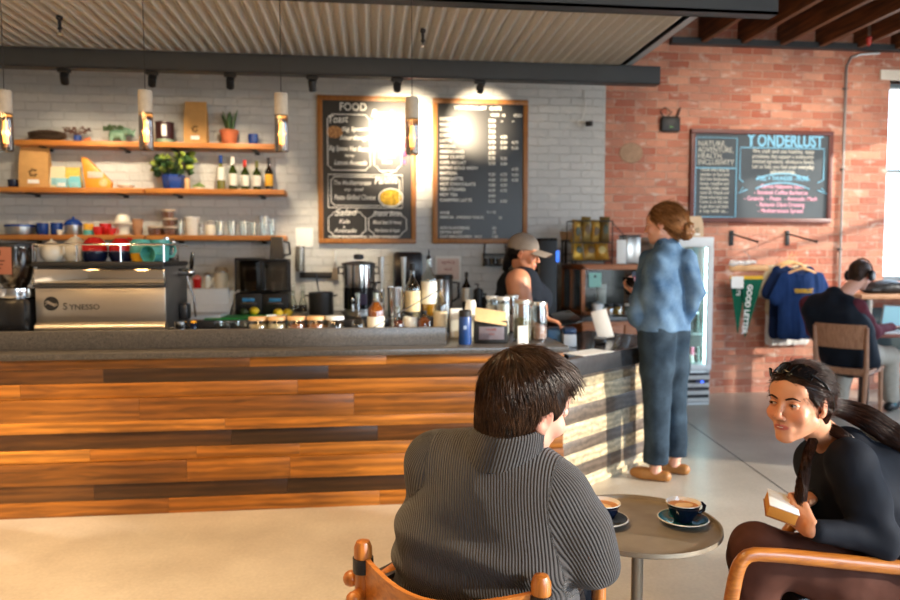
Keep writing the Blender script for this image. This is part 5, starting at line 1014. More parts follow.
text_into([(s_, bx(.64), bz(.625 + .066 * i), .06, 'CENTER', 0, 0, q * w, .012) for i, (s_, q) in enumerate((('- Carrot Habanero Sauce', .33), ('- Smoked Coffee Barbecue', .38), ('- Granola  - Pesto  - Avocado Mash', .52), ('- Balsamic Dijon Dressing', .34), ('- Mediterranean Spread', .32)))], 'pink_lettering', M_chalkp, t).location = (0, -.022, 0)
arc = lambda r_, z: [(bx(.65) + r_ * math.sin(a), z + r_ * (math.cos(a) - 1)) for a in [(-.42 + .84 * k / 14) for k in range(15)]]
lines_mesh([rect(bx(.035), bz(.94), bx(.32), bz(.09)), [(bx(.035), bz(.415)), (bx(.32), bz(.415))], [(bx(.37), bz(.56)), (bx(.345), bz(.53)), (bx(.345), bz(.19)), (bx(.94), bz(.19)), (bx(.94), bz(.53)), (bx(.9), bz(.56))], arc(.7, bz(.465)), arc(.7, bz(.565)), [(bx(.37), bz(.62)), (bx(.34), bz(.68)), (bx(.40), bz(.64))], [(bx(.93), bz(.62)), (bx(.97), bz(.68)), (bx(.90), bz(.64))]], .007, 'blue_border', M_chalkb, t)
# fixings on the wall ------------------------------------------------------
v = Yp(669, 128, WY); t = thing('wifi_router', 'small black router with stub antenna on the brick wall', 'router', (v.x, WY - .001, v.z - .05))
MB().box((0, -.025, .08), (.2, .05, .15), .03).build('casing', M_black, t); MB().cyl((.07, -.02, .15), (.1, -.03, .24), .009, seg=8).build('antenna', M_black, t)
MB().box((.0, -.052, .05), (.04, .004, .005)).build('status_light', mat('green led', (120, 200, 90), .5, 0, 0, emit=(120, 220, 90), es=.08), t)
m = MB(); m.tube([(-.05, -.01, .15), (-.1, -.02, .2), (-.06, -.03, .24), (.02, -.02, .2), (-.02, -.02, .16)], .005, 6); m.build('cable', M_black, t)
v = Yp(586, 125, WY); t = thing('security_camera', 'small black security camera on a white arm on the painted wall', 'camera', (v.x, WY - .001, v.z))
MB().tube([(-.06, 0, .02), (-.06, -.04, .02), (-.01, -.09, .0)], .01, 8).lathe([(0, 0), (.03, 0), (.03, .01), (0, .01)], 14, (-.06, 0, .02), (PI / 2, 0, 0)).build('arm', M_whitep, t); MB().box((0, -.1, -.005), (.06, .09, .05), .012, (.2, 0, -.5)).build('camera_body', M_black, t); MB().tube([(-.05, -.01, .03), (-.01, -.012, .14), (-.02, -.01, .32)], .004, 6).build('cable', M_whitep, t)
v = Yp(631, 153, WY); m = MB(); m.lathe([(0, 0), (.1, 0), (.095, .006), (0, .008)], 18, (0, 0, 0), (PI / 2, 0, 0), 1.2, 1); o = tag(m.build('mortar_patch', mat('grey mortar patch', (170, 140, 116), .9, 0, .15, 20, .5, 40)), 'round grey mortar patch on the brick wall below the router', 'patch'); o.location = (v.x, WY, v.z); o['kind'] = 'structure'
# ------------------------------------------------------------------ tall black fridge and timber side counter with glazed case
xa = Yp(538, 300, 6.1).x; xb = Yp(557, 300, 6.1).x; zt_ = Yp(548, 238, 6.1).z
t = thing('tall_fridge', 'tall narrow black refrigerator behind the barista', 'refrigerator', ((xa + xb) / 2, 6.4, 0)); MB().box((0, 0, zt_ / 2), (xb - xa, .6, zt_), .008).build('cabinet', M_blackg, t); MB().box((0, -.31, zt_ / 2 + .04), (xb - xa - .01, .02, zt_ - .12), .006).build('door', M_black, t); MB().box((.08, -.325, zt_ - .16), (.03, .006, .1), .002).build('display', mat('blue display', (60, 120, 230), .4, 0, 0, emit=(60, 120, 240), es=1.2), t); MB().tube([(-.1, -.32, .7), (-.1, -.35, .7), (-.1, -.35, 1.2), (-.1, -.32, 1.2)], .008, 8).build('handle', M_dsteel, t)
M_cab = wood('honey timber', (156, 88, 44), (192, 118, 64), .45, 'X', 1)
SX0, SX1 = 1.76, 2.5
t = thing('side_counter', 'timber side counter against the wall carrying the glazed pastry case', 'counter', ((SX0 + SX1) / 2, 6.25, 0)); W_ = SX1 - SX0
MB().box((0, 0, BZ - .02), (W_, .98, .04), .004).build('worktop', mat('dark grey laminate', (70, 68, 66)), t); MB().box((0, .01, (BZ - .04) / 2), (W_ - .01, .94, BZ - .04), .003).build('carcass', M_cab, t)
for k in range(2):
    d = MB().box((-W_ / 4 + k * W_ / 2, -.47, .42), (W_ / 2 - .012, .02, .76), .003).build('door', M_cab, t); MB().tube([(-W_ / 4 + k * W_ / 2 + .1, -.48, .7), (-W_ / 4 + k * W_ / 2 + .1, -.505, .7), (-W_ / 4 + k * W_ / 2 + .1, -.505, .58), (-W_ / 4 + k * W_ / 2 + .1, -.48, .58)], .005, 8).build('handle', M_dsteel, d)
cX, cY = 1.80, 5.93; cw, cd = .62, .64; ch = Yp(583, 266, 5.93).z - BZ
t = thing('pastry_case', 'timber framed glazed pastry case on the side counter', 'display case', (cX, cY, BZ + .0005))
m = MB(); b_ = .032
for x in (0, cw - b_):
    for y in (0, cd - b_): m.box2((x, y, 0), (x + b_ * 1.1, y + b_, ch), .003)
for z in (0, ch - b_):
    for y in (0, cd - b_): m.box2((0, y, z), (cw, y + b_, z + b_), .003)
    for x in (0, cw - b_): m.box2((x, 0, z), (x + b_, cd, z + b_), .003)
m.box2((0, cd * .52, 0), (b_, cd * .52 + .025, ch)); m.build('frame', M_cab, t)
MB().box2((0, 0, ch), (cw, cd, ch + .012), .003).box2((.0, .0, .0), (cw, cd, .012)).build('boards', M_cab, t)
g = MB(); g.box2((.01, .01, .02), (.014, cd - .01, ch - .02)); g.box2((.02, .012, .02), (cw - .02, .016, ch - .02)); g.box2((cw - .014, .01, .02), (cw - .01, cd - .01, ch - .02)); g.build('glazing', thin_glass('case glass', (226, 228, 226), .01, .05, .12), t)
MB().box2((.02, cd - .05, .012), (cw - .02, cd - .035, ch - .03)).build('back_panel', mat('dark case back', (70, 66, 64), .6), t)
MB().box2((.03, .05, ch * .52), (cw - .03, cd - .06, ch * .52 + .006)).build('inner_shelf', _MC['case glass'], t)
MB().box((.12, -.003, ch - .12), (.11, .003, .125)).build('mint_note', mat('mint paper', (150, 200, 190), .8), t); MB().box((.12, -.0055, ch - .09), (.02, .002, .02)).build('note_print', M_black, t)
s_ = MB().box((cw * .8, -.003, ch - .1), (.1, .003, .1), .001).build('card_sticker', mat('navy sticker', (28, 34, 56), .4), t); MB().box((cw * .8 - .012, -.0055, ch - .11), (.035, .002, .04)).build('sticker_red', mat('pink sticker print', (214, 96, 106), .4), s_); MB().box((cw * .8 + .02, -.0055, ch - .095), (.03, .002, .03)).build('sticker_white', M_paper, s_)
M_past = mat('baked crust', (196, 132, 66), .6, 0, .3, 30)
def incase(x, y, z=.0125): return Vector((cX + x, cY + y, BZ + z))
k_ = 0
for x, y, z, lab in ((.1, .3, .013, 'left of the case floor'), (.27, .35, .013, 'middle of the case floor'), (.45, .3, .013, 'right of the case floor')):
    t = thing('pastry', 'golden bun inside the pastry case, ' + lab, 'pastry', incase(x, y, z)); S = SDF((-.07, -.07, -.003), (.07, .07, .07), .005); S.ell((0, 0, .022), (.055, .045, .026)).plane((0, 0, 0), (0, 0, -1)); S.build('bun', M_past, t)
t = thing('cup_stack', 'tall stack of white paper cups inside the pastry case', 'cup', incase(.22, .12)); m = MB(); [m.lathe([(0, .016 * k), (.034, .016 * k), (.042, .09 + .016 * k), (0, .09 + .016 * k)], 16) for k in range(11)]; m.build('cups', M_paper, t)
t = thing('blue_tub', 'pale blue tub inside the pastry case', 'tub', incase(.165, .1)); MB().lathe([(0, 0), (.034, 0), (.038, .1), (0, .1)], 16).build('tub', mat('pale blue plastic', (120, 150, 190), .5), t)
TOPZ = BZ + ch + .013
t = thing('chip_rack', 'black wire rack of snack bags on top of the pastry case', 'rack', (cX, cY + .3, TOPZ)); a = Yp(573, 240, cY + .2).x - cX; b = Yp(612, 240, cY + .2).x - cX; rh = Yp(590, 221, cY + .2).z - TOPZ
m = MB()
for z in (.03, rh * .5, rh):
    m.tube([(a, -.11, z), (b, -.11, z), (b, .1, z), (a, .1, z)], .0045, 6, closed=True)
    if z < rh: [m.tube([(a + (b - a) * k / 6, -.11, z - .01), (a + (b - a) * k / 6, .1, z - .01)], .0025, 5) for k in range(1, 6)]
for x in (a, b):
    for y in (-.11, .1): m.cyl((x, y, 0), (x, y, rh), .005, seg=6)
m.tube([(b, -.11, rh * .95), (b + .1, -.1, rh * .7), (b + .13, -.1, .04)], .004, 6); m.build('wire_frame', M_black, t)
cs = [((176, 138, 58), 'gold'), ((132, 108, 52), 'olive'), ((186, 148, 70), 'tan gold'), ((110, 88, 44), 'dark olive'), ((206, 160, 52), 'yellow gold'), ((150, 116, 48), 'bronze'), ((190, 142, 50), 'bright gold')]
def chip(label, x, y, z, w_, h_, c, tilt=0):
    t = thing('snack_bag', label, 'bag', (cX + x, cY + .3 + y, TOPZ + z), 0, 'snack bags in the wire rack'); rings = []
    for zz, sx_, sy_ in ((0, .98, .06), (.06, .95, .4), (.3, .9, 1), (.6, .88, .95), (.9, .96, .35), (1, 1, .05)): rings.append([(sx_ * w_ / 2 * cx_, sy_ * .035 * cy_, zz * h_) for cx_, cy_ in ((-1, 0), (-.7, -.75), (0, -1), (.7, -.75), (1, 0), (.7, .75), (0, 1), (-.7, .75))])
    b_ = MB().rings(rings).build('packet', mat('foil %d' % sum(c), c, .32, .45, .35, 22, .5, 30), t, angle=60); t.rotation_euler = (tilt + rng.uniform(-.08, .08), rng.uniform(-.12, .12), rng.uniform(-.5, .5)); MB()._ell((0, -.034, h_ * .5), (w_ * .26, .006, h_ * .2), 14, 8, (0, 0, 0)).build('printed_panel', mat('bag print %d' % (c[0] % 3), ((96, 70, 34), (214, 196, 130), (70, 74, 52))[c[0] % 3], .5, 0, .2, 40), t); return t
sp = (b - a)
for i in range(4): chip('%s snack bag in the upper tier of the wire rack, %s' % (cs[i][1], ('nearest the barista', 'second along', 'third along', 'nearest the tank')[i]), a + sp * (.14 + .24 * i), -.02 - .02 * (i % 2), rh * .5, .1, rh * (.54 + .07 * (i % 2)), cs[i][0])
for i in range(3): chip('%s snack bag in the lower tier of the wire rack, %s' % (cs[4 + i][1], ('first along', 'middle', 'last along')[i]), a + sp * (.18 + .31 * i), -.05, .035, .13, rh * .47, cs[4 + i][0], -.15)
a = Yp(557, 240, cY + .3).x - cX - .06; t = thing('filter_stand', 'black stand with a cream tub under a clear bag on the pastry case', 'stand', (cX + .045, cY + .555, TOPZ)); hh = Yp(565, 240, cY + .555).z - TOPZ
m = MB(); [m.box((sx_ * .05, sy_ * .05, hh / 2), (.016, .016, hh), .002) for sx_ in (-1, 1) for sy_ in (-1, 1)]; m.box((0, 0, hh - .008), (.13, .13, .016), .003); m.box((0, 0, hh * .4), (.11, .11, .01)); m.build('frame', M_black, t)
MB().lathe([(0, hh), (.075, hh), (.085, hh + .075), (0, hh + .08)], 22).build('tub', mat('cream filters', (206, 184, 160), .7, 0, .06, 50), t); S = SDF((-.1, -.1, hh + .05), (.1, .1, hh + .2), .006); S.ell((0, 0, hh + .085), (.08, .08, .03)).cap((0, 0, hh + .09), (.01, 0, hh + .14), .035, .012, .04); S.build('clear_bag', thin_glass('clear film', (244, 246, 248), .2, .2), t, disp=fold(.008, 30))
v = Yp(622, 263, cY + .1); t = thing('sign_holder', 'narrow white card in an acrylic holder on the pastry case', 'sign', (v.x, cY + .12, TOPZ)); MB().box((0, 0, .11), (.085, .006, .21), .001).build('card', M_paper, t); MB().box((0, 0, .004), (.1, .07, .008), .002).build('base', M_glass, t)
xs0 = Yp(629, 250, 6.1).x; t = thing('steel_canister', 'tall stainless water tank on the right of the pastry case', 'tank', (xs0 + .06, 6.25, TOPZ)); MB().box((0, 0, .125), (.14, .2, .25), .015).build('tank', M_steel, t); MB().box((0, 0, .255), (.145, .205, .012), .004).build('lid', M_dsteel, t)
t = thing('paper_cup', 'tall white takeaway cup on the edge of the side counter', 'cup', (Yp(597.5, 312, 5.83).x, 5.83, BZ)); MB().lathe([(0, 0), (.036, 0), (.046, .09), (0, .09)], 20).build('body', M_paper, t); MB().lathe([(0, .108), (.04, .106), (.05, .095), (.05, .086), (0, .086)], 20).build('lid', M_whitep, t)
for px, lab, c in ((609, 'small glass jar of brown nuts before the pastry case', (150, 104, 60)), (618, 'small glass jar of yellow snacks before the pastry case', (196, 156, 70)), (629, 'small jar with pale blue label before the pastry case', (140, 170, 190))):
    jar(lab, Vector((Yp(px, 312, 5.85).x, 5.85, BZ)), .04, .09, M_black if c[2] < 100 else M_whitep, mat('snack fill %d' % px, c, .7, 0, .4, 60), .8)
# ------------------------------------------------------------------ glass door drinks fridge
fx0, fx1, fy, fh = 2.55, 3.125, 6.2, Yp(700, 237, 6.2).z
t = thing('drinks_fridge', 'white glass door drinks fridge lit from inside against the brick wall', 'refrigerator', ((fx0 + fx1) / 2, fy, 0)); w = fx1 - fx0; M_fw = mat('white enamel', (226, 228, 228), .3, 0, .02)
m = MB(); d_ = .5
m.box2((-w / 2, .03, .0), (w / 2, d_, .32), .004); m.box2((-w / 2, .03, fh - .07), (w / 2, d_, fh), .004); m.box2((-w / 2, .03, .3), (-w / 2 + .03, d_, fh - .05)); m.box2((w / 2 - .03, .03, .3), (w / 2, d_, fh - .05)); m.box2((-w / 2, d_ - .02, .3), (w / 2, d_, fh - .05)); m.build('cabinet', M_fw, t)
m = MB(); s_ = .05
m.box2((-w / 2, 0, .33), (w / 2, .028, .33 + s_), .004); m.box2((-w / 2, 0, fh - .09), (w / 2, .028, fh), .004); m.box2((-w / 2, 0, .33 + s_), (-w / 2 + s_, .028, fh - .09)); m.box2((w / 2 - s_, 0, .33 + s_), (w / 2, .028, fh - .09)); dr = m.build('door_frame', M_fw, t)
MB().box2((-w / 2 + .04, .012, .37), (w / 2 - .04, .016, fh - .08)).build('door_glass', thin_glass('fridge glass', (236, 250, 246), .05), dr); MB().tube([(-w / 2 + .03, 0, .8), (-w / 2 + .03, -.03, .8), (-w / 2 + .03, -.03, 1.15), (-w / 2 + .03, 0, 1.15)], .008, 8).build('handle', M_steel, dr)
m = MB(); [m.box2((-w / 2 + .01, .0, z), (w / 2 - .01, .03, z + .036), .006) for z in (.03, .1, .17, .24)]; m.build('grille', mat('pale grey louvre', (196, 194, 190), .4), t); m = MB(); m.box2((-w / 2 + .005, .028, .02), (w / 2 - .005, .034, .3)); m.build('grille_shade_sheet', M_black, t)  # black sheet behind the louvres stands in for the shade between them
MB().box((w / 2 - .1, -.002, .222), (.1, .012, .03), .003).build('control_panel', mat('deep blue panel', (22, 30, 90), .3), t); MB().box((w / 2 - .09, -.01, .222), (.025, .004, .014)).build('display', mat('blue led', (70, 110, 255), .4, 0, 0, emit=(70, 110, 255), es=3), t)
M_led = mat('cool led strip', (220, 246, 255), .5, 0, 0, emit=(214, 244, 255), es=30)
MB().box2((w / 2 - .05, .04, .38), (w / 2 - .036, .06, fh - .1)).build('led_strip', M_led, t)
zs_ = [.375] + [Yp(700, y, fy + .1).z for y in (362, 333, 303)]
for z in zs_[1:]: MB().box2((-w / 2 + .035, .04, z - .012), (w / 2 - .035, .46, z)).build('shelf', M_fw, t)
FX = (fx0 + fx1) / 2
def infr(px, k): return Vector((Yp(px, 300, fy + .13).x, fy + .13, zs_[k] + .001))
M_b1 = mat('dark green drink', (36, 52, 44), .2); M_b2 = mat('pink can', (206, 96, 120), .35, .2); M_b3 = mat('amber drink', (196, 150, 84), .25); M_b4 = mat('white drink', (222, 214, 200), .4)
for px, k, kind, m_, lab in ((688, 3, 'b', M_b3, 'amber bottle on the top fridge shelf beside the door glass edge'), (697, 3, 'b', M_b4, 'milky bottle on the top fridge shelf'), (680, 3, 'b', M_b1, 'dark bottle on the top fridge shelf behind the customer'), (688, 2, 'b', M_b1, 'dark green bottle on the second fridge shelf'), (697, 2, 'b', M_b1, 'second dark green bottle on the second fridge shelf nearest the light'), (681, 2, 'b', M_b4, 'pale bottle on the second fridge shelf'), (685, 1, 'c', M_b4, 'white can on the third fridge shelf'), (692, 1, 'c', M_b2, 'pink can on the third fridge shelf'), (698.5, 1, 'c', M_b1, 'dark can on the third fridge shelf'), (684, 0, 'j', M_b3, 'brown round jar on the bottom fridge shelf'), (691.5, 0, 'j', M_b4, 'cream round jar on the bottom fridge shelf'), (698, 0, 'j', M_b1, 'dark round jar on the bottom fridge shelf')):
    if kind == 'b': bottle(lab, infr(px, k), .03, .2, m_, .012, .55, None, M_whitep, group='drinks in the fridge')
    elif kind == 'c': t2 = thing('drink_can', lab, 'can', infr(px, k), 0, 'drinks in the fridge'); MB().lathe([(0, 0), (.024, 0), (.028, .008), (.028, .13), (.023, .14), (0, .139)], 18).build('can', m_, t2); MB().lathe([(0, .142), (.022, .142), (.023, .139), (0, .139)], 16).build('top', M_steel, t2)
    else: t2 = thing('glass_jar', lab, 'jar', infr(px, k), 0, 'drinks in the fridge'); MB().lathe([(0, 0), (.03, 0), (.034, .03), (.03, .08), (0, .085)], 18).build('body', m_, t2); MB().lathe([(0, .1), (.024, .1), (.026, .084), (0, .084)], 16).build('lid', M_whitep, t2)
v = Yp(696, 236, 6.4); kraft_bag('small pale kraft bag with printed front on top of the drinks fridge', Vector((v.x, 6.42, fh + .001)), .13, .08, .2, mat('pale kraft', (206, 180, 150), .8, 0, .06, 20), .1)
# ------------------------------------------------------------------ display arms, pennants, shirts
def face_out(label, px):
    v = Yp(px, 238, WY); t = thing('display_arm', label, 'display arm', (v.x, WY - .001, v.z))
    MB().box((0, -.006, 0), (.045, .012, .15), .003).build('wall_plate', M_black, t); MB().tube([(0, -.01, .04), (.02, -.2, -.0), (.035, -.42, -.045)], .009, 8).ell((.035, -.425, -.045), .014, 10).build('arm', M_black, t); return t
A1 = face_out('black sloping display arm carrying the green pennants', 731); A2 = face_out('black sloping display arm carrying the shirts', 787)
pl = Yp(749, 268, 6.55)
t = thing('pennant_hanger', 'pale wooden hanger bar below the display arm above the pennants', 'hanger', (pl.x, 6.55, pl.z)); MB().box((0, 0, 0), (.4, .03, .06), .012).build('bar', wood('pale beech', (214, 158, 100), (232, 182, 124), .5, 'X', 1), t); MB().tube([(0, 0, .03), (.0, 0, .12), (-.05, .02, .165)], .004, 6).build('hook', M_steel, t); S = SDF((-.22, -.06, .0), (.2, .06, .1), .008); S.cap((-.18, 0, .045), (.06, 0, .055), .03, .02); S.build('tissue', mat('white tissue', (236, 226, 218), .8), t, disp=fold(.012, 25))
M_penn = mat('forest green felt', (22, 92, 70), .9, 0, .08, 30, .2, 200); M_mus = mat('mustard felt', (226, 178, 58), .9, 0, .06, 30)
def pennant(label, px0, px1, py0, tipx, tipy, Y, words, wt):
    a = Yp(px0, py0, Y); b = Yp(px1, py0, Y); tp = Yp(tipx, tipy, Y); w_ = b.x - a.x; cx_ = (a.x + b.x) / 2
    t = thing('pennant', label, 'pennant', (cx_, Y, a.z)); dx = tp.x - cx_; dz = tp.z - a.z; Mx = Matrix.Rotation(PI / 2, 4, 'X')
    MB().prism([(-w_ / 2, 0), (w_ / 2, 0), (dx + .004, dz), (dx - .004, dz)], .004, Mx).build('felt', M_penn, t); MB().prism([(-w_ / 2, -.002), (w_ / 2, -.002), (w_ / 2, .03), (-w_ / 2, .03)], .006, Matrix.Translation((0, .001, 0)) @ Mx).build('top_band', M_mus, t)
    text_into([(words, dx * .32 - wt * .4, -.05, wt, 'LEFT', 0, -PI / 2 - math.atan2(dx, -dz) * -1.0, None, .03)], 'lettering', M_paper, t, .002).location = (0, -.006, 0)
    return t
pennant('green pennant with a small white word, partly behind the other pennant', 730, 746, 279, 737.5, 333, 6.56, "LET'S", .05)
pennant('green pennant with tall white letters running down it', 742, 763, 279, 745, 337, 6.535, 'GOOD LETTER', .072)
v = Yp(737, 288, 6.53); tag(MB().box((0, 0, .055), (.125, .003, .115)).build('price_card', M_paper), 'white card pinned over the top of the green pennants', 'card').location = (v.x, 6.525, v.z)
def tee(label, px, py, Y, m, L=.66, wsh=.2, letters=None, sleeve=.2, name='t_shirt', longs=False):
    v = Yp(px, py, Y); t = thing(name, label, 'shirt', (v.x, Y, v.z)); S = SDF((-.42, -.06, -L - .05), (.42, .06, .06), .009); fl = ((0, 1, 0), .32)
    S.chain([(-wsh, 0, -.05), (0, 0, -.02), (wsh, 0, -.05)], [.04, .05, .04], .03, flat=fl)
    for s_ in (-1, 1): S.cap((s_ * wsh, 0, -.06), (s_ * (wsh + (.08 if not longs else .06)), 0, -.06 - sleeve * (1 if not longs else 2.6)), .06, .07 if not longs else .045, .02, flat=fl)
    for q in np.linspace(-.16, .16, 5): S.cap((q, 0, -.1), (q * 1.05, 0, -L + .06), .07, .075, .01, flat=fl)
    S.ell((0, -.01, .035), (.075, .08, .06), mode='sub', k=.01); S.plane((0, 0, -L), (0, 0, -1)); b_ = S.build('cloth', m, t, disp=fold(.009, 7, 3, 2.2, 1, .5), smooth=1)
    MB().tube([(-wsh, 0, -.035), (-.08, 0, .015), (0, 0, .035), (.08, 0, .015), (wsh, 0, -.035)], [.012, .014, .016, .014, .012], 8, up=(0, 1, 0)).tube([(0, 0, .035), (0, 0, .09), (.03, 0, .115), (.03, .0, .135)], .003, 6).build('hanger', _MC['pale beech'], t)
    if letters: text_into([(letters, 0, -.2, .055, 'CENTER', 0, 0, .2, .03)], 'lettering', M_mus, t).location = (0, -.035, 0)
    return t
M_tn = mat('navy cotton', (24, 50, 96), .9, 0, .08, 20); M_tn2 = mat('dark navy cotton', (20, 36, 70), .9, 0, .08, 20); M_tc = mat('oatmeal cotton', (206, 190, 160), .9, 0, .06, 20); M_tw = mat('white cotton', (226, 224, 220), .9, 0, .05, 20)
tee('white long garment hanging at the back of the shirt rail', 789, 266, 6.70, M_tw, .8, .16)
tee('oatmeal shirt hanging behind the two navy shirts', 789, 265, 6.64, M_tc, .5, .19)
tee('plain dark navy t-shirt hanging between the oatmeal shirt and the lettered one', 793, 266, 6.57, M_tn2, .72, .17)
tee('navy t-shirt with mustard lettering at the front of the display arm', 802, 272, 6.48, M_tn, .66, .18, 'YONDERLUST')
# ------------------------------------------------------------------ window bar, desk, chair, laptop
M_desk = wood('reddish timber', (120, 60, 48), (156, 88, 66), .4, 'X', 1)
v = Yp(864, 295, 6.25); t = thing('bar_table', 'tall timber bar table below the window carrying a black backpack', 'table', (v.x, 6.28, 0)); zb = v.z
MB().box((.75, .22, zb - .02), (1.5, .44, .045), .004).build('tabletop', wood('pale oak top', (176, 128, 92), (206, 160, 122), .45, 'X', 1), t)
for x in (.06, 1.4):
    for y in (.0, .4): MB().box((x, y, (zb - .045) / 2), (.06, .06, zb - .045), .004).build('leg', M_black, t)
MB().box((.75, .42, zb * .62), (1.4, .02, zb * .45), .003).build('modesty_panel', mat('dark teal panel', (40, 56, 58), .5), t)
v = Yp(884, 293, 6.48); t = thing('backpack', 'black backpack lying on the tall bar table', 'bag', (v.x, 6.48, zb + .003)); S = SDF((-.3, -.2, -.01), (.35, .2, .2), .009); S.ell((0, 0, .06), (.2, .13, .07)).ell((.13, 0, .055), (.15, .12, .055)).ell((-.16, -.02, .035), (.09, .09, .035)).plane((0, 0, 0), (0, 0, -1)); S.build('pack', mat('black nylon', (26, 28, 32), .55), t, disp=fold(.008, 12)); MB().tube([(-.2, -.06, .05), (-.05, -.13, .1), (.1, -.13, .1), (.24, -.08, .05)], .012, 8, flat=.4).build('strap', M_black, t)
DZ = .72; v = Zp(868, 334, DZ); t = thing('work_table', 'reddish timber table with laptop and papers in front of the window', 'table', (v.x, v.y, 0)); DX, DY = v.x, v.y
MB().box((.5, .3, DZ - .0175), (1.0, .6, .035), .006).build('tabletop', M_desk, t)
for x in (.2, .85): MB().box((x, .3, DZ / 2 - .02), (.06, .06, DZ - .04), .004).box((x, .3, .01), (.06, .5, .02), .004).build('leg', M_dsteel, t)
t = thing('laptop', 'open silver laptop on the reddish table', 'laptop', (Zp(897, 331, DZ).x, DY + .2, DZ + .001), R(-52)); M_al = mat('silver aluminium', (190, 194, 198), .3, .7)
MB().box((0, 0, .008), (.33, .23, .014), .005).build('base', M_al, t); k_ = MB(); k_.box((0, .03, .0155), (.28, .1, .002)); k_.build('keyboard', M_black, t); MB().box((0, .17, .115), (.33, .008, .22), .004, (R(-22), 0, 0)).build('lid', M_al, t); MB().box((0, .163, .115), (.3, .003, .19), .001, (R(-22), 0, 0)).build('screen', mat('pale screen', (150, 200, 220), .3, 0, 0, emit=(150, 205, 225), es=.6), t)
for px, py, rz_, lab in ((876, 331, .3, 'white paper sheet on the reddish table nearest the aisle'), (884, 333, -.2, 'white notebook on the reddish table beside the laptop')):
    v = Zp(px, py, DZ); tt = thing('paper_sheet' if rz_ > 0 else 'notebook', lab, 'paper', (v.x, v.y, DZ + .0006), rz_); MB().box((0, 0, .003 if rz_ > 0 else .006), (.21, .15, .004 if rz_ > 0 else .011), .001).build('sheet', M_paper, tt)
def dining_chair(label, loc, rz):
    t = thing('dining_chair', label, 'chair', loc, rz); Mw = wood('light walnut', (150, 104, 76), (188, 140, 108), .45, 'Z', 1)
    S = MB(); S.grid(lambda u, v: ((u - .5) * .43, (v - .5) * .42, .455 - .012 * math.sin(PI * u) * math.sin(PI * v)), 9, 9); S.build('seat', Mw, t, solid=.022)
    for s_ in (-1, 1): MB().tube([(s_ * .19, .185, .44), (s_ * .195, .2, 0)], [.021, .015], 10).build('leg', Mw, t); MB().tube([(s_ * .185, -.22, 0), (s_ * .19, -.19, .44), (s_ * .2, -.235, .8)], [.016, .022, .015], 10).build('leg', Mw, t)
    m = MB(); m.tube([(-.19, .17, .415), (.19, .17, .415)], .02, 8, flat=.6); [m.tube([(s_ * .185, -.18, .415), (s_ * .185, .18, .415)], .02, 8, flat=.6) for s_ in (-1, 1)]; m.tube([(-.19, -.18, .415), (.19, -.18, .415)], .02, 8); m.build('seat_frame', Mw, t)
    m = MB(); m.grid(lambda u, v: (-.2 + .4 * u, -.205 - .012 * v * 3 - .03 * math.sin(PI * u), .62 + .2 * v), 12, 5); m.build('backrest', Mw, t, solid=.014); return t
# ------------------------------------------------------------------ people
def skin(name, col, lipc):
    m, nt, b, N, L = nm(name); at = N.new('ShaderNodeAttribute'); at.attribute_name = 'lip'; a2 = N.new('ShaderNodeAttribute'); a2.attribute_name = 'blush'
    mx = N.new('ShaderNodeMixRGB'); mx.inputs['Color1'].default_value = srgb(col); mx.inputs['Color2'].default_value = srgb(lipc); L.new(at.outputs['Fac'], mx.inputs['Fac'])
    m2 = N.new('ShaderNodeMixRGB'); m2.inputs['Color2'].default_value = srgb((min(255, col[0] + 6), int(col[1] * .84), int(col[2] * .82))); L.new(mx.outputs[0], m2.inputs['Color1']); L.new(a2.outputs['Fac'], m2.inputs['Fac'])
    tc = N.new('ShaderNodeTexCoord'); nz = N.new('ShaderNodeTexNoise'); nz.inputs['Scale'].default_value = 160; L.new(tc.outputs['Object'], nz.inputs['Vector']); bp = N.new('ShaderNodeBump'); bp.inputs['Strength'].default_value = .05; bp.inputs['Distance'].default_value = .004; L.new(nz.outputs['Fac'], bp.inputs['Height']); L.new(bp.outputs[0], b.inputs['Normal'])
    L.new(m2.outputs[0], b.inputs['Base Color']); setp(b, Roughness=.45, Subsurface_Weight=.12, Subsurface_Scale=.01); b.inputs['Subsurface Radius'].default_value = (1, .35, .2); return m
def hairmat(name, c1, c2, rough=.42):
    m, nt, b, N, L = nm(name); at = N.new('ShaderNodeAttribute'); at.attribute_name = 'tone'; tc = N.new('ShaderNodeTexCoord'); nz = N.new('ShaderNodeTexNoise'); nz.inputs['Scale'].default_value = 26; L.new(tc.outputs['Object'], nz.inputs['Vector'])
    ad = N.new('ShaderNodeMath'); ad.operation = 'MULTIPLY_ADD'; ad.inputs[1].default_value = .7; L.new(nz.outputs['Fac'], ad.inputs[0]); 
    mu = N.new('ShaderNodeMath'); mu.operation = 'MULTIPLY'; mu.inputs[1].default_value = .5; L.new(at.outputs['Fac'], mu.inputs[0]); L.new(mu.outputs[0], ad.inputs[2])
    rp = N.new('ShaderNodeValToRGB'); rp.color_ramp.elements[0].position = .25; rp.color_ramp.elements[1].position = .85; rp.color_ramp.elements[0].color = srgb(c1); rp.color_ramp.elements[1].color = srgb(c2); L.new(ad.outputs[0], rp.inputs[0]); L.new(rp.outputs[0], b.inputs['Base Color']); setp(b, Roughness=rough, Specular_IOR_Level=.18); return m
def azv(deg):                 # unit vector turned deg to the right of the view axis, level
    a = R(deg) + YAW; return Vector((math.sin(a), math.cos(a), 0))
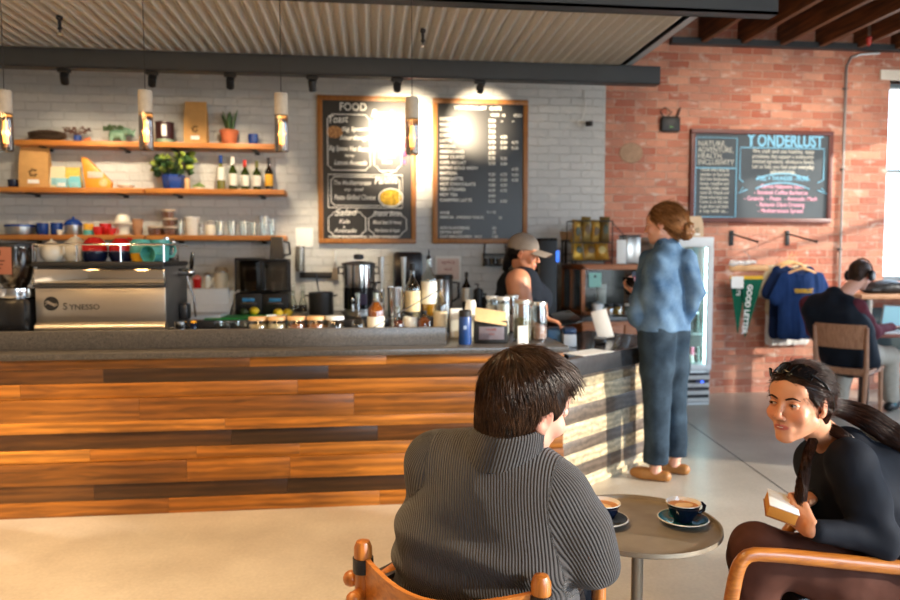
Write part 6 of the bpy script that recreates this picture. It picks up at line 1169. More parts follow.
class Head:
    def __init__(s, c, az, pitch=0, roll=0, k=1.0):
        f = azv(az); r = Vector((f.y, -f.x, 0)); u = Vector((0, 0, 1))
        M = Matrix((r, f, u)).transposed(); M = M @ Matrix.Rotation(R(pitch), 3, 'X') @ Matrix.Rotation(R(roll), 3, 'Y')
        s.M = M; s.c = Vector(c); s.k = k; s.A = np.array(M)
    def w(s, *p): return s.c + s.M @ (Vector(p) * s.k)
    def loc(s, V): return ((V - np.array(s.c)) @ s.A) / s.k
    def ell(s, S, c, r, k=.012, mode='add', rot=None):
        A = s.M if rot is None else s.M @ Euler(rot).to_matrix()
        S.ell(s.w(*c), [q * s.k for q in r], np.array(A), k, mode)
    def cap(s, S, a, b, ra, rb, k=.012, mode='add'): S.cap(s.w(*a), s.w(*b), ra * s.k, rb * s.k, k, mode)
    def add(s, S, fem=True, detail=True):
        s.ell(S, (0, -.018, .034), (.074, .096, .08)); s.ell(S, (0, .026, -.024), (.06, .062, .086), .03)
        s.cap(S, (-.046, .008, -.055), (-.012, .066, -.098), .022, .017, .02); s.cap(S, (.046, .008, -.055), (.012, .066, -.098), .022, .017, .02)
        s.ell(S, (0, .07, -.1), (.017, .015, .014), .014); s.ell(S, (0, .06, .04), (.058, .03, .036), .02)
        s.cap(S, (-.032, .078, .02), (.032, .078, .02), .01 if fem else .012, .01 if fem else .012, .012)
        if detail:
            for q in (-1, 1):
                s.ell(S, (q * .033, .096, .0), (.02, .014, .0125), .009, 'sub'); s.ell(S, (q * .04, .062, -.032), (.024, .022, .024), .016)
            s.cap(S, (0, .087, .012), (0, .107, -.032), .0065, .0095, .008); s.ell(S, (0, .108, -.035), (.01, .0085, .0085), .006)
            for q in (-1, 1): s.ell(S, (q * .0115, .1, -.039), (.0075, .0095, .0075), .005); s.ell(S, (q * .0065, .1085, -.0445), (.003, .0045, .002), .002, 'sub')
            s.ell(S, (0, .078, -.066), (.03, .015, .024), .012)
            s.cap(S, (-.022, .087, -.0655), (0, .0952, -.0618), .0028, .0042, .004); s.cap(S, (.022, .087, -.0655), (0, .0952, -.0618), .0028, .0042, .004)
            s.cap(S, (-.016, .087, -.0725), (.016, .087, -.0725), .004, .004, .005); s.ell(S, (0, .0905, -.0733), (.012, .0055, .005), .004)
            s.cap(S, (-.021, .094, -.0672), (0, .102, -.0667), .0014, .0014, .002, 'sub'); s.cap(S, (.021, .094, -.0672), (0, .102, -.0667), .0014, .0014, .002, 'sub')
        for q in (-1, 1):
            s.ell(S, (q * .0755, -.008, -.004), (.0075, .019, .031), .006, 'add', (R(-12), 0, R(q * -20))); s.ell(S, (q * .083, -.004, -.002), (.0055, .0095, .017), .003, 'sub', (R(-12), 0, R(q * -20))); s.ell(S, (q * .073, .0, -.03), (.006, .009, .009), .006)
    def attrs(s):
        def lip(V):
            q = s.loc(V); d = np.sqrt((q[:, 0] / .025) ** 2 + ((q[:, 2] + .0672) / .0088) ** 2); return np.clip((1.08 - d) / .2, 0, 1) * (q[:, 1] > .07)
        def blush(V):
            q = s.loc(V); o = np.zeros(len(V))
            for x in (-.043, .043): o = np.maximum(o, np.exp(-(((q[:, 0] - x) / .02) ** 2 + ((q[:, 2] + .03) / .022) ** 2)) * (q[:, 1] > .03))
            for x in (-.08, .08): o = np.maximum(o, .9 * np.exp(-(((q[:, 0] - x) / .014) ** 2 + ((q[:, 1] + .01) / .025) ** 2 + (q[:, 2] / .035) ** 2)))
            return o * .42 + .35 * np.exp(-((q[:, 0] / .012) ** 2 + ((q[:, 1] - .113) / .012) ** 2 + ((q[:, 2] + .036) / .012) ** 2))
        return {'lip': lip, 'blush': blush}
    def eyes(s, parent, inv, skinm, gaze=(0, 1, 0), iris=(62, 40, 26), lash=True):
        Mw = Matrix.Translation(s.c) @ s.M.to_4x4() @ Matrix.Scale(s.k, 4); Mi = inv @ Mw
        mw_ = mat('eye white', (206, 196, 188), .4, 0, 0); mi = mat('iris %d' % iris[0], iris, .1, 0, .2, 400); mp = mat('pupil', (10, 8, 8), .05, 0, 0)
        g = Vector(gaze).normalized(); Q = Vector((0, 0, 1)).rotation_difference(g).to_matrix().to_4x4()
        for q in (-1, 1):
            c = Vector((q * .0325, .0768, .001)); b = MB(); b.M = Mi; b._ell(c, (.0122, .0122, .0122), 20, 12, (0, 0, 0)); e = b.build('eye', mw_, parent)
            b = MB(); b.M = Mi @ Matrix.Translation(c) @ Q; b.lathe([(.0001, .0126)] + [(.0126 * math.sin(t_), .0126 * math.cos(t_)) for t_ in (.15, .3, .45, .5)] + [(.0001, .0105)], 18); b.build('iris', mi, e)
            b = MB(); b.M = Mi @ Matrix.Translation(c) @ Q; b.lathe([(.0001, .0129), (.0127 * math.sin(.2), .0129 * math.cos(.2)), (.0001, .0115)], 14); b.build('pupil', mp, e)
            b = MB(); b.M = Mi; r_ = .0136
            def lid(up):
                def fn(u, v):
                    az = (-104 + 208 * u); ed = (20 if up else -12) * max(0, 1 - (az / 60) ** 2) ** .6; el = ed + ((85 if up else -80) - ed) * v
                    a, e_ = R(az), R(el); rr_ = r_ + .0008 * (1 - v) ** 6; return (c.x + rr_ * math.sin(a) * math.cos(e_), c.y + rr_ * math.cos(a) * math.cos(e_), c.z + rr_ * math.sin(e_))
                return fn
            b.grid(lid(True), 29, 9); b.grid(lid(False), 29, 7); b.build('eyelid', skinm, parent, angle=0)
            if lash:
                b = MB(); b.M = Mi; b.tube([lid(True)(.21 + .58 * k / 10, 0) for k in range(11)], [.0004] + [.001] * 9 + [.0006], 6); b.build('eyelashes', mat('dark lash', (22, 14, 12), .6, 0, 0), parent)
    def brows(s, V, parent, inv, m, th=.0042):
        q = s.loc(V)
        for sg in (-1, 1):
            pts = []
            for x, z in ((.013, .017), (.022, .021), (.033, .0245), (.043, .0225), (.051, .017)):
                sel = np.where((abs(q[:, 0] - sg * x) < .006) & (abs(q[:, 2] - z) < .006))[0]
                y = q[sel, 1].max() if len(sel) else .085
                pts.append(inv @ s.w(sg * x, y - .0002, z))
            MB().tube(pts, [th * .7 * s.k, th * s.k, th * .9 * s.k, th * .7 * s.k, th * .25 * s.k], 8, flat=.75).build('eyebrow', m, parent)
def hand(S, w, d, n, t, k=1.0, curl=(25, 35, 25), spread=4, thumb=35, tcurl=20, sc=.008):
    """w wrist, d along the hand, n out of the palm, t towards the thumb"""
    w = Vector(w); d = Vector(d).normalized(); n = Vector(n); n = (n - d * n.dot(d)).normalized(); t = Vector(t); t = (t - d * t.dot(d) - n * t.dot(n)).normalized()
    for q in (-.027, -.009, .009, .027): S.cap(w + (d * .012 + t * q * .75) * k, w + (d * .088 + t * q) * k, .0145 * k, .0115 * k, .01, flat=(n, .85))
    L_ = [(.03, .074, .0088, -2), (.0105, .082, .009, 0), (-.0095, .076, .0086, 2), (-.028, .06, .0076, 5)]
    for i, (q, ln, r, ex) in enumerate(L_):
        p = w + (d * .09 + t * q) * k; a = 0; sp = R((1.5 - i) * spread)
        dd = (d * math.cos(sp) + t * math.sin(sp)).normalized()
        for j, fr in enumerate((.45, .31, .24)):
            a += R(curl[j] + ex * j); v = dd * math.cos(a) + n * math.sin(a); e = p + v * ln * fr * k; S.cap(p, e, r * k * (1 - .09 * j), r * k * (.93 - .1 * j), .003); p = e
    p = w + (d * .026 + t * .024 + n * .004) * k; a = R(thumb); v = d * math.cos(a) + t * math.sin(a) * .9 + n * .3 * math.sin(a)
    for j, (ln, r) in enumerate(((.042, .0135), (.032, .0105), (.026, .0092))):
        v.normalize(); e = p + v * ln * k; S.cap(p, e, r * k, r * k * .88, .006); p = e; v = v + n * math.sin(R(tcurl)) - t * math.sin(R(tcurl)) * .9
def person(label, base): 
    t = thing('person', label, 'person', base); return t, Matrix.Translation(-Vector(base))
def V3(*a): return Vector(a)
def hair_cap_strands(nm_, S_arr, n, dirfn, length, m, parent, inv, r=.0012, seg=6, lift=.0, jit_=.1, out=.0, back=.2, keep=None):
    V, Q = S_arr; nr = np.zeros_like(V); fn = np.cross(V[Q[:, 2]] - V[Q[:, 0]], V[Q[:, 3]] - V[Q[:, 1]])
    for a in range(4): np.add.at(nr, Q[:, a], fn)
    nr /= np.maximum(np.linalg.norm(nr, axis=1), 1e-9)[:, None]
    i = rng.integers(0, len(Q), n); a = rng.random((n, 1)); b = rng.random((n, 1)); P_ = (V[Q[i, 0]] * (1 - a) + V[Q[i, 1]] * a) * (1 - b) + (V[Q[i, 3]] * (1 - a) + V[Q[i, 2]] * a) * b; N_ = nr[Q[i, 0]]
    if keep is not None: kk = keep(P_); P_ = P_[kk]; N_ = N_[kk]; n = len(P_)
    P_ = P_ + N_ * (rng.random((n, 1)) * lift - .0005); jit = rng.normal(0, jit_, (n, 3))
    def df(p, t): 
        d = dirfn(p); d = d / np.maximum(np.linalg.norm(d, axis=1), 1e-9)[:, None] + jit
        d = d - N_ * (d * N_).sum(1)[:, None] * (1 if t < .9 else .8); d = d / np.maximum(np.linalg.norm(d, axis=1), 1e-9)[:, None]
        return d + N_ * (out - back * t)
    return strands(nm_, P_, df, length * (.6 + .8 * rng.random(n)), m, parent, seg, r, inv)
M_shoe = mat('tan leather shoe', (158, 106, 52), .5, 0, .08, 30)
# ---------- man in the ribbed sweater ------------------------------------------------
PL = Zp(363, 545, .68); PR = Zp(541, 580, .68); cw_ = (PR - PL).length; crt = (PR - PL).normalized(); cf = V3(-crt.y, crt.x, 0); cm = (PL + PR) / 2; cm.z = 0
ch0 = cm + cf * .27; crz = math.atan2(crt.y, crt.x)
M_beech = wood('honey beech', (150, 84, 28), (190, 116, 44), .35, 'Z', 1, coat=.3); M_lea = mat('black leather', (26, 23, 24), .38, 0, .1, 30, .15, 140)
def lounge(label, loc, rz, hw, armw=True, name='lounge_chair'):
    t = thing(name, label, 'chair', loc, rz)
    for s_ in (-1, 1):
        l = MB().lathe([(0, 0), (.019, 0), (.021, .01), (.021, .64), (.0225, .655), (.022, .675), (.016, .69), (0, .695)], 18, (s_ * hw, -.27, 0)).build('rear_post', M_beech, t)
        MB().lathe([(.0215, .615), (.0255, .615), (.0255, .65), (.0215, .65)], 18, (s_ * hw, -.27, 0)).build('leather_strap', M_lea, l)
        MB().lathe([(0, 0), (.019, 0), (.021, .01), (.021, .55), (.016, .565), (0, .57)], 18, (s_ * hw, .3, 0)).build('front_post', M_beech, t)
        m = MB(); m.tube([(s_ * hw, -.31, .565), (s_ * hw, .34, .535)], .017, 14); m.ell((s_ * hw, -.315, .565), .0185, 12); m.tube([(s_ * hw, -.27, .3), (s_ * hw, .3, .3)], .015, 12); m.build('side_rail', M_beech, t)
        MB().grid(lambda u, v: (s_ * hw + .05 * (u - .5), -.25 + .52 * v, .585 - .03 * v - .02 * math.sin(PI * v)), 5, 9).build('armrest', M_lea, t, solid=.01)
    MB().tube([(-hw - .06, -.27, .6), (hw + .06, -.27, .6)], .0, 6) if False else None
    for s_ in (-1, 1): MB().tube([(s_ * (hw + .005), -.27, .59), (s_ * (hw + .03), -.27, .59)], .012, 10).ell((s_ * (hw + .035), -.27, .59), .02, 14).build('dowel_knob', M_beech, t)
    MB().grid(lambda u, v: (-hw + 2 * hw * u, -.275 - .1 * math.sin(PI * u), .34 + v * (.315 - .02 * math.sin(PI * u))), 21, 6).build('back_panel', wood('honey plywood', (150, 84, 28), (188, 116, 46), .4, 'X', 1, coat=.2), t, solid=.012)
    m = MB(); m.tube([(-hw, -.27, .3), (hw, -.27, .3)], .015, 12); m.tube([(-hw, .3, .3), (hw, .3, .3)], .015, 12); m.build('cross_rail', M_beech, t)
    m = MB(); m.box((0, .02, .355), (2 * hw - .06, .56, .09), .03, (R(4), 0, 0)); m.build('seat_cushion', M_lea, t)
    return t
lounge('beech lounge chair with curved back panel holding the man in the ribbed sweater', ch0, crz, cw_ / 2)
f = cf.copy(); r = crt.copy(); U = V3(0, 0, 1)
t, inv = person('man in charcoal ribbed sweater seated with his back turned, looking right', (ch0.x, ch0.y, 0))
pel = ch0 - f * .07 + U * .5; S0 = P(498, 472, 1.70)
shL = S0 - r * .165; shR = S0 + r * .15 - U * .045
elR = P(589, 558, 1.63); wrR = elR + f * .2 - r * .16 - U * .03; elL = shL - U * .27 + f * .12 - r * .05; wrL = elL + f * .2 + r * .16 - U * .02
hd = Head(P(527, 405, 1.67), 57, -8, 14, 1.07)
kL = pel + f * .5 - r * .15 + U * .02; kR = pel + f * .5 + r * .12 + U * .02; aL = kL - U * .43 + f * .06; aR = kR - U * .43 + f * .02
allp = [pel, shL, shR, kL, kR, aL, aR, elL, elR, wrL, wrR, hd.c]; lo = np.minimum.reduce([np.array(q) for q in allp]) - .18; hi = np.maximum.reduce([np.array(q) for q in allp]) + .2; lo[2] = -.01
sk1 = skin('fair skin', (214, 160, 138), (186, 112, 104))
S = SDF(lo, hi, .0045)
S.chain([pel, pel + (S0 - pel) * .5, S0 - U * .04], [.1, .085, .085], .04); S.cap(shL, shR, .04, .04, .03)
S.chain([S0, hd.w(0, -.03, -.06)], [.062, .056], .04); S.chain([shL, elL, wrL], [.05, .04, .028], .02); S.chain([shR, elR, wrR], [.05, .04, .028], .02)
for a, b, c in ((pel - r * .09, kL, aL), (pel + r * .09, kR, aR)): S.chain([a, b, c, c - U * .05 + f * .03], [.08, .055, .038, .03], .03)
hd.add(S, False); hand(S, wrL, f * .5 + r, -U, f, 1, (20, 30, 20)); hand(S, wrR, f * .6 - r * .8, -U, f, 1, (20, 30, 20))
o = S.build('body', sk1, None, None, smooth=1, attr=hd.attrs())
def finish(o, t, inv): o.data.transform(inv); o.parent = t
Vb = np.array([v.co for v in o.data.vertices]); finish(o, t, inv); hd.eyes(t, inv, sk1); 
# sweater
C = SDF(lo, hi, .005)
mid = pel + (S0 - pel) * .5 - f * .025
C.chain([pel - U * .03, mid, S0 - U * .06], [.15, .14, .13], .04)
for q in (-1, 1):
    C.chain([pel + r * q * .12 - U * .03, mid + r * q * .1, S0 + r * q * .085 - U * .06], [.13, .125, .115], .05)
C.cap(shL, shR, .074, .074, .05); C.cap(shL * .5 + S0 * .5 + U * .02, shR * .5 + S0 * .5 + U * .02, .07, .07, .06)
C.chain([S0 - f * .015 + U * .02, hd.w(0, -.035, -.115)], [.095, .072], .04)
C.chain([shL, elL, wrL], [.08, .068, .045], .03); C.chain([shR, shR * .5 + elR * .5 + r * .012, elR, wrR], [.074, .074, .066, .046], .03)
C.ell(pel - f * .03 - U * .03, (.2, .17, .07), np.array(Matrix((r, f, U)).transposed()), .05)
C.ell(hd.w(0, -.02, -.06), (.052, .052, .05), None, .01, 'sub')
rA, fA = np.array(r), np.array(f)
def seglen(V, a, b):
    a = np.array(a); b = np.array(b); ba = b - a; tt = np.clip(((V - a) @ ba) / (ba @ ba), 0, 1); return np.linalg.norm(V - a - tt[:, None] * ba, axis=1), tt
def ribc(V):
    lat = (V - np.array(S0)) @ rA; o = lat.copy() + .12 * ((V[:, 2] - S0.z))
    for a, b, c, sg in ((shR, elR, wrR, 1), (shL, elL, wrL, -1)):
        d1, t1 = seglen(V, a, b); d2, t2 = seglen(V, b, c); ax = np.where((d1 <= d2)[:, None], np.array((Vector(b) - Vector(a)).normalized()), np.array((Vector(c) - Vector(b)).normalized())); org = np.where((d1 <= d2)[:, None], np.array(a), np.array(b)); dmin = np.minimum(d1, d2)
        w_ = V - org; w_ = w_ - ax * (w_ * ax).sum(1)[:, None]; e1 = np.cross(ax, np.array((.2, .9, .1))); e1 /= np.linalg.norm(e1, axis=1)[:, None]; e2 = np.cross(ax, e1)
        ang = np.arctan2((w_ * e2).sum(1), (w_ * e1).sum(1)); arm = (dmin < .1) & ((lat * sg > .155) | (t2 > .02) & (d2 < d1)); o = np.where(arm, ang * .07, o)
    nk = (V[:, 2] > S0.z + .075) & (np.linalg.norm((V - np.array(hd.c))[:, :2], axis=1) < .14); w_ = V - np.array(hd.c); o = np.where(nk, np.arctan2(w_[:, 1], w_[:, 0]) * .075, o)
    return o
def knit(name, col, period=.0068):
    m, nt, b, N, L = nm(name); at = N.new('ShaderNodeAttribute'); at.attribute_name = 'rib'; mu = N.new('ShaderNodeMath'); mu.operation = 'MULTIPLY'; mu.inputs[1].default_value = 2 * PI / period; L.new(at.outputs['Fac'], mu.inputs[0])
    si = N.new('ShaderNodeMath'); si.operation = 'SINE'; L.new(mu.outputs[0], si.inputs[0]); ab = N.new('ShaderNodeMath'); ab.operation = 'MULTIPLY_ADD'; ab.inputs[1].default_value = .5; ab.inputs[2].default_value = .5; L.new(si.outputs[0], ab.inputs[0])
    pw = N.new('ShaderNodeMath'); pw.operation = 'POWER'; pw.inputs[1].default_value = .6; L.new(ab.outputs[0], pw.inputs[0])
    tc = N.new('ShaderNodeTexCoord'); nz = N.new('ShaderNodeTexNoise'); nz.inputs['Scale'].default_value = 220; L.new(tc.outputs['Object'], nz.inputs['Vector']); ad = N.new('ShaderNodeMath'); ad.operation = 'MULTIPLY_ADD'; ad.inputs[1].default_value = .25; L.new(nz.outputs['Fac'], ad.inputs[0]); L.new(pw.outputs[0], ad.inputs[2])
    bp = N.new('ShaderNodeBump'); bp.inputs['Strength'].default_value = 1; bp.inputs['Distance'].default_value = .0035; L.new(ad.outputs[0], bp.inputs['Height']); L.new(bp.outputs[0], b.inputs['Normal'])
    rp = N.new('ShaderNodeValToRGB'); rp.color_ramp.elements[0].color = srgb(tuple(int(v * .5) for v in col)); rp.color_ramp.elements[1].color = srgb(col); rp.color_ramp.elements[0].position = .15; rp.color_ramp.elements[1].position = .8; L.new(pw.outputs[0], rp.inputs[0]); L.new(rp.outputs[0], b.inputs['Base Color']); setp(b, Roughness=.85, Sheen_Weight=.15); return m  # shade in the rib grooves is put into the base colour
M_knit = knit('charcoal rib knit', (62, 58, 58))
def swfold(V):
    z = V[:, 2]; g = fold(.012, 6, 2, 1, 1, 1.8)(V); k_ = np.clip((S0.z - .12 - z) / .3, .1, 1); d = (z - (pel.z + .1 + .06 * np.sin(V[:, 0] * 9))) ; return g * k_ + .008 * np.sin(z * 62 + V[:, 0] * 11) * np.exp(-(d / .1) ** 2)
C.build('sweater', M_knit, t, inv, disp=swfold, smooth=2, attr={'rib': ribc})
# rolled collar
m = MB(); nc = hd.w(0, -.03, -.088); up_ = (hd.w(0, -.03, 0) - S0).normalized(); ex = r; ey = f; rings = []
prof = [(.094, -.045), (.092, .0), (.088, .03), (.082, .048), (.072, .046), (.07, .02), (.07, -.03)]
NC = 40
for rr_, zz in prof: rings.append([inv @ (nc + (ex * math.cos(2 * PI * k / NC) + ey * math.sin(2 * PI * k / NC) * 1.02) * rr_ + up_ * (zz + .012 * math.sin(2 * PI * k / NC))) for k in range(NC)])
m.rings(rings, False, False); m.bm.verts.index_update(); me = bpy.data.meshes.new('collar'); bmesh.ops.recalc_face_normals(m.bm, faces=m.bm.faces); m.bm.to_mesh(me); m.bm.free()
a_ = me.attributes.new('rib', 'FLOAT', 'POINT'); a_.data.foreach_set('value', np.array([(k % NC) * 2 * PI * .078 / NC for k in range(len(me.vertices))], np.float32)); link('collar', me, M_knit, t, 0, 1)
T_ = SDF(lo, hi, .006)
for a, b, c in ((pel - r * .09, kL, aL), (pel + r * .09, kR, aR)): T_.chain([a, b, c - U * .02], [.105, .08, .06], .04)
T_.cap(pel - r * .08 - U * .02, pel + r * .08 - U * .02, .12, .12, .04); T_.build('trousers', mat('dark trousers', (34, 36, 42), .85, 0, .08, 40), t, inv, disp=fold(.008, 10))
for c in (aL, aR): 
    S = SDF(np.array(c) - .3, np.array(c) + .3, .006); b = Vector((c.x, c.y, .04)); S.chain([b - f * .05, b + f * .1, b + f * .17], [.042, .042, .032], .02); S.cap(b, b + U * .06, .04, .045, .02); S.plane((0, 0, 0.001), (0, 0, -1)); S.build('shoe', M_black, t, inv)
# hair
M_hm = hairmat('brown hair', (14, 10, 8), (74, 50, 34), .34)
HS = SDF(np.array(hd.c) - .19, np.array(hd.c) + .19, .0045)
hd.ell(HS, (0, -.02, .04), (.083, .107, .094), .01); hd.ell(HS, (0, -.06, -.015), (.07, .056, .07), .03); hd.ell(HS, (0, .045, .08), (.066, .05, .036), .03); hd.ell(HS, (0, -.07, -.045), (.054, .034, .04), .025)
for q in (-1, 1): hd.ell(HS, (q * .066, .012, .02), (.016, .03, .045), .015)
nrm = hd.M @ V3(0, .88, -.47); HS.plane(hd.w(0, .078, .066), nrm)
for q in (-1, 1): HS.ell(hd.w(q * .082, .002, -.02), (.026, .03, .036), np.array(hd.M), .006, 'sub')
for q in (-1, 1): HS.ell(hd.w(q * .075, .07, -.035), (.05, .05, .06), np.array(hd.M), .01, 'sub')
arr = HS.arrays(); HS.build('hair', M_hm, t, inv, smooth=1, disp=fold(.003, 40))
wh = np.array(hd.w(-.02, -.07, .1)); dn = np.array(hd.M @ V3(0, -.15, -1))
def hdir(p): d = p - wh; d /= np.maximum(np.linalg.norm(d, axis=1), 1e-6)[:, None]; return d + .5 * dn + .25 * np.array(hd.M @ V3(.6, .5, 0))
hair_o = hair_cap_strands('hair_strands', arr, 7500, hdir, .042, M_hm, t, inv, .0011, 6, .002, .12, .02, .26, lambda p: (lambda q: ((q[:, 1] < .0) & ((q[:, 1] < -.03) | (q[:, 2] > .045))) | (q[:, 2] > .07) & (q[:, 1] < .06))(hd.loc(p))); hair_o['kind'] = 'stuff'
# ---------- table and cups -----------------------------------------------------------
TZ = .52; tc_ = Zp(638, 523, TZ); M_brass = mat('aged brass', (162, 148, 128), .44, .55, .22, 7)
tt = thing('side_table', 'round aged brass pedestal table between the seated man and woman', 'table', (tc_.x, tc_.y, 0)); RT = .258
MB().lathe([(0, TZ - .006), (RT - .008, TZ - .006), (RT - .006, TZ + .006), (RT, TZ + .007), (RT + .001, TZ - .006), (RT - .006, TZ - .011), (0, TZ - .016)], 72).build('tabletop', M_brass, tt); MB().lathe([(0, TZ - .016), (.06, TZ - .016), (.06, TZ - .022), (.019, TZ - .03), (.019, .03), (0, .03)], 24).build('pedestal', M_brass, tt); MB().lathe([(0, 0), (.17, 0), (.172, .006), (.165, .014), (.03, .024), (.02, .04), (0, .04)], 40).build('base', M_brass, tt)
M_cn = mat('deep navy glaze', (14, 22, 40), .12, 0, .05); M_ct = mat('deep teal glaze', (12, 74, 80), .12, 0, .06); M_ci = mat('white cup glaze', (226, 220, 208), .15, 0, 0); M_cof = mat('milky coffee', (186, 124, 66), .4, 0, .12, 60); M_foam = mat('milk foam', (226, 190, 140), .5, 0, .06, 60)
def coffee(label_c, label_s, px, py, hrot, sm, sinner):
    l = Zp(px, py, TZ - .005); s_ = thing('saucer', label_s, 'saucer', l); MB().lathe([(0, 0), (.042, 0), (.045, .004), (.079, .016), (.08, .0185), (.077, .019), (.044, .008), (0, .007)], 48).build('dish', sm, s_); MB().lathe([(.0775, .0172), (.0795, .0165), (.081, .0182), (.0795, .0205), (.0775, .02)], 48).build('rim', M_ci, s_)
    c = thing('coffee_cup', label_c, 'cup', l + U * .0078, hrot); MB().lathe([(0, 0), (.026, 0), (.028, .004), (.031, .008), (.046, .034), (.0535, .06), (.0555, .0605), (.0545, .059), (.0525, .056), (.0445, .033), (.0295, .0095), (0, .0085)], 40).build('bowl', M_cn, c)
    MB().lathe([(.0556, .0604), (.0552, .0622), (.0536, .0622), (.0515, .055), (.044, .033), (.029, .011), (0, .009), (0, .008), (.03, .009), (.0455, .0335), (.053, .058)], 40).build('lining', M_ci, c)
    co_ = MB().lathe([(0, .05), (.0498, .05), (.0485, .047), (0, .047)], 40).build('coffee', M_cof, c); MB().lathe([(0, .0512), (.022, .0509), (.026, .0503), (0, .05)], 26, (.004, .004, 0), (0, 0, 0), 1.2, .8).build('foam', M_foam, co_)
    MB().tube([(.0555, 0, .051), (.066, 0, .053), (.076, 0, .044), (.073, 0, .03), (.058, 0, .022), (.0435, 0, .025)], [.005, .0055, .0058, .0055, .005, .0045], 10, flat=1.1).build('handle', M_cn, c)
coffee('navy cup of milky coffee on the teal saucer', 'teal saucer with white rim under the cup on the brass table', 683, 523, .1, M_ct, M_ct)
coffee('navy coffee cup half hidden by the sleeve of the man in the sweater', 'dark navy saucer with white rim beside the sleeve of the man', 603, 523, 2.6, M_cn, M_cn)
# ---------- woman in the navy top ----------------------------------------------------
M_arm = wood('amber bentwood', (148, 82, 26), (190, 118, 46), .32, 'X', 1, coat=.35)
fw_ = azv(-90); rw = V3(fw_.y, -fw_.x, 0)   # she faces image-left; rw points away from the camera
hip = P(905, 585, 2.2); sL = P(850, 462, 2.08); sR = P(832, 452, 2.40); eL = P(880, 540, 2.03); wL = P(812, 530, 2.01); kL = P(757, 552, 2.13); kR = P(768, 560, 2.33)
h2 = Head(P(799, 402, 2.12), 180 + 57, 1, 0, .98); h2c = h2.c
eR = P(845, 535, 2.36); wR = P(808, 499, 2.17)
W0 = V3(hip.x, hip.y, 0); t, inv = person('woman in dark navy long sleeve top leaning forward with sunglasses on her head', tuple(W0))
sk2 = skin('warm skin', (210, 146, 110), (180, 90, 82)); aL = V3(kL.x - .02, kL.y, .1); aR = V3(kR.x - .1, kR.y, .1)
allp = [hip, sL, sR, eL, wL, kL, kR, h2.c, eR, wR, aL, aR]; lo = np.minimum.reduce([np.array(q) for q in allp]) - .17; hi = np.maximum.reduce([np.array(q) for q in allp]) + .2; lo[2] = -.01
sm_ = (sL + sR) / 2; S = SDF(lo, hi, .0034)
S.chain([hip, hip * .5 + sm_ * .5, sm_ - U * .03], [.09, .07, .075], .04); S.cap(sL, sR, .045, .045, .04)
S.chain([sm_ + U * .02, h2.w(0, -.03, -.05)], [.052, .047], .035); S.chain([sL, eL, wL], [.045, .034, .024], .02); S.chain([sR, eR, wR], [.045, .034, .024], .02)
for a, b, c in ((hip - rw * .09, kL, aL), (hip + rw * .09, kR, aR)): S.chain([a, b, c, c - U * .05 + fw_ * .06], [.08, .055, .036, .03], .03)
h2.add(S, True)
hand(S, wL, (P(792, 512, 2.06) - wL), rw * .9 + U * .35, U, .92, (38, 52, 30), 2, 30, 25); hand(S, wR, (P(791, 505, 2.05) - wR), -U * .9 - fw_ * .2, fw_, .88, (18, 48, 40), 5, 35, 20)
o = S.build('body', sk2, None, None, smooth=1, attr=h2.attrs()); Vb = np.array([v.co for v in o.data.vertices]); finish(o, t, inv)
M_hw = hairmat('dark brown hair', (16, 9, 7), (70, 42, 28), .34)
h2.eyes(t, inv, sk2, (.3, 1, .0), (58, 34, 22)); h2.brows(Vb, t, inv, mat('dark brow', (44, 26, 18), .8, 0, .1, 200))
# teeth glimpse
b = MB(); b.M = inv @ Matrix.Translation(h2.c) @ h2.M.to_4x4() @ Matrix.Scale(h2.k, 4); b.tube([(-.01, .0955, -.0668), (0, .0985, -.0666), (.01, .0955, -.0668)], .0011, 6); b.build('teeth', mat('teeth', (230, 222, 210), .2, 0, 0), t)
HS = SDF(np.array(h2.c) - .2, np.array(h2.c) + .2, .0042)
h2.ell(HS, (0, -.018, .038), (.083, .106, .09), .01); h2.ell(HS, (0, -.075, -.01), (.06, .045, .06), .03); h2.ell(HS, (.066, .0, .02), (.014, .04, .03), .02); h2.ell(HS, (-.066, .0, .02), (.014, .04, .03), .02)
HS.plane(h2.w(0, .088, .066), h2.M @ V3(0, .72, -.69)); 
for q in (-1, 1): HS.ell(h2.w(q * .082, -.004, -.008), (.02, .026, .036), np.array(h2.M), .006, 'sub')
h2.cap(HS, (0, .11, .11), (0, -.05, .14), .004, .004, .012, 'sub')
h2.ell(HS, (0, .085, .045), (.02, .02, .026), .012, 'sub')
arr = HS.arrays(); HS.build('hair', M_hw, t, inv, smooth=1)
bk = np.array(h2.w(0, -.11, -.01))
def hd2(p): return bk - p + .0
q_ = hair_cap_strands('hair_strands', arr, 4200, hd2, .05, M_hw, t, inv, .0008, 6, .001, .03, .0, .12); q_['kind'] = 'stuff'
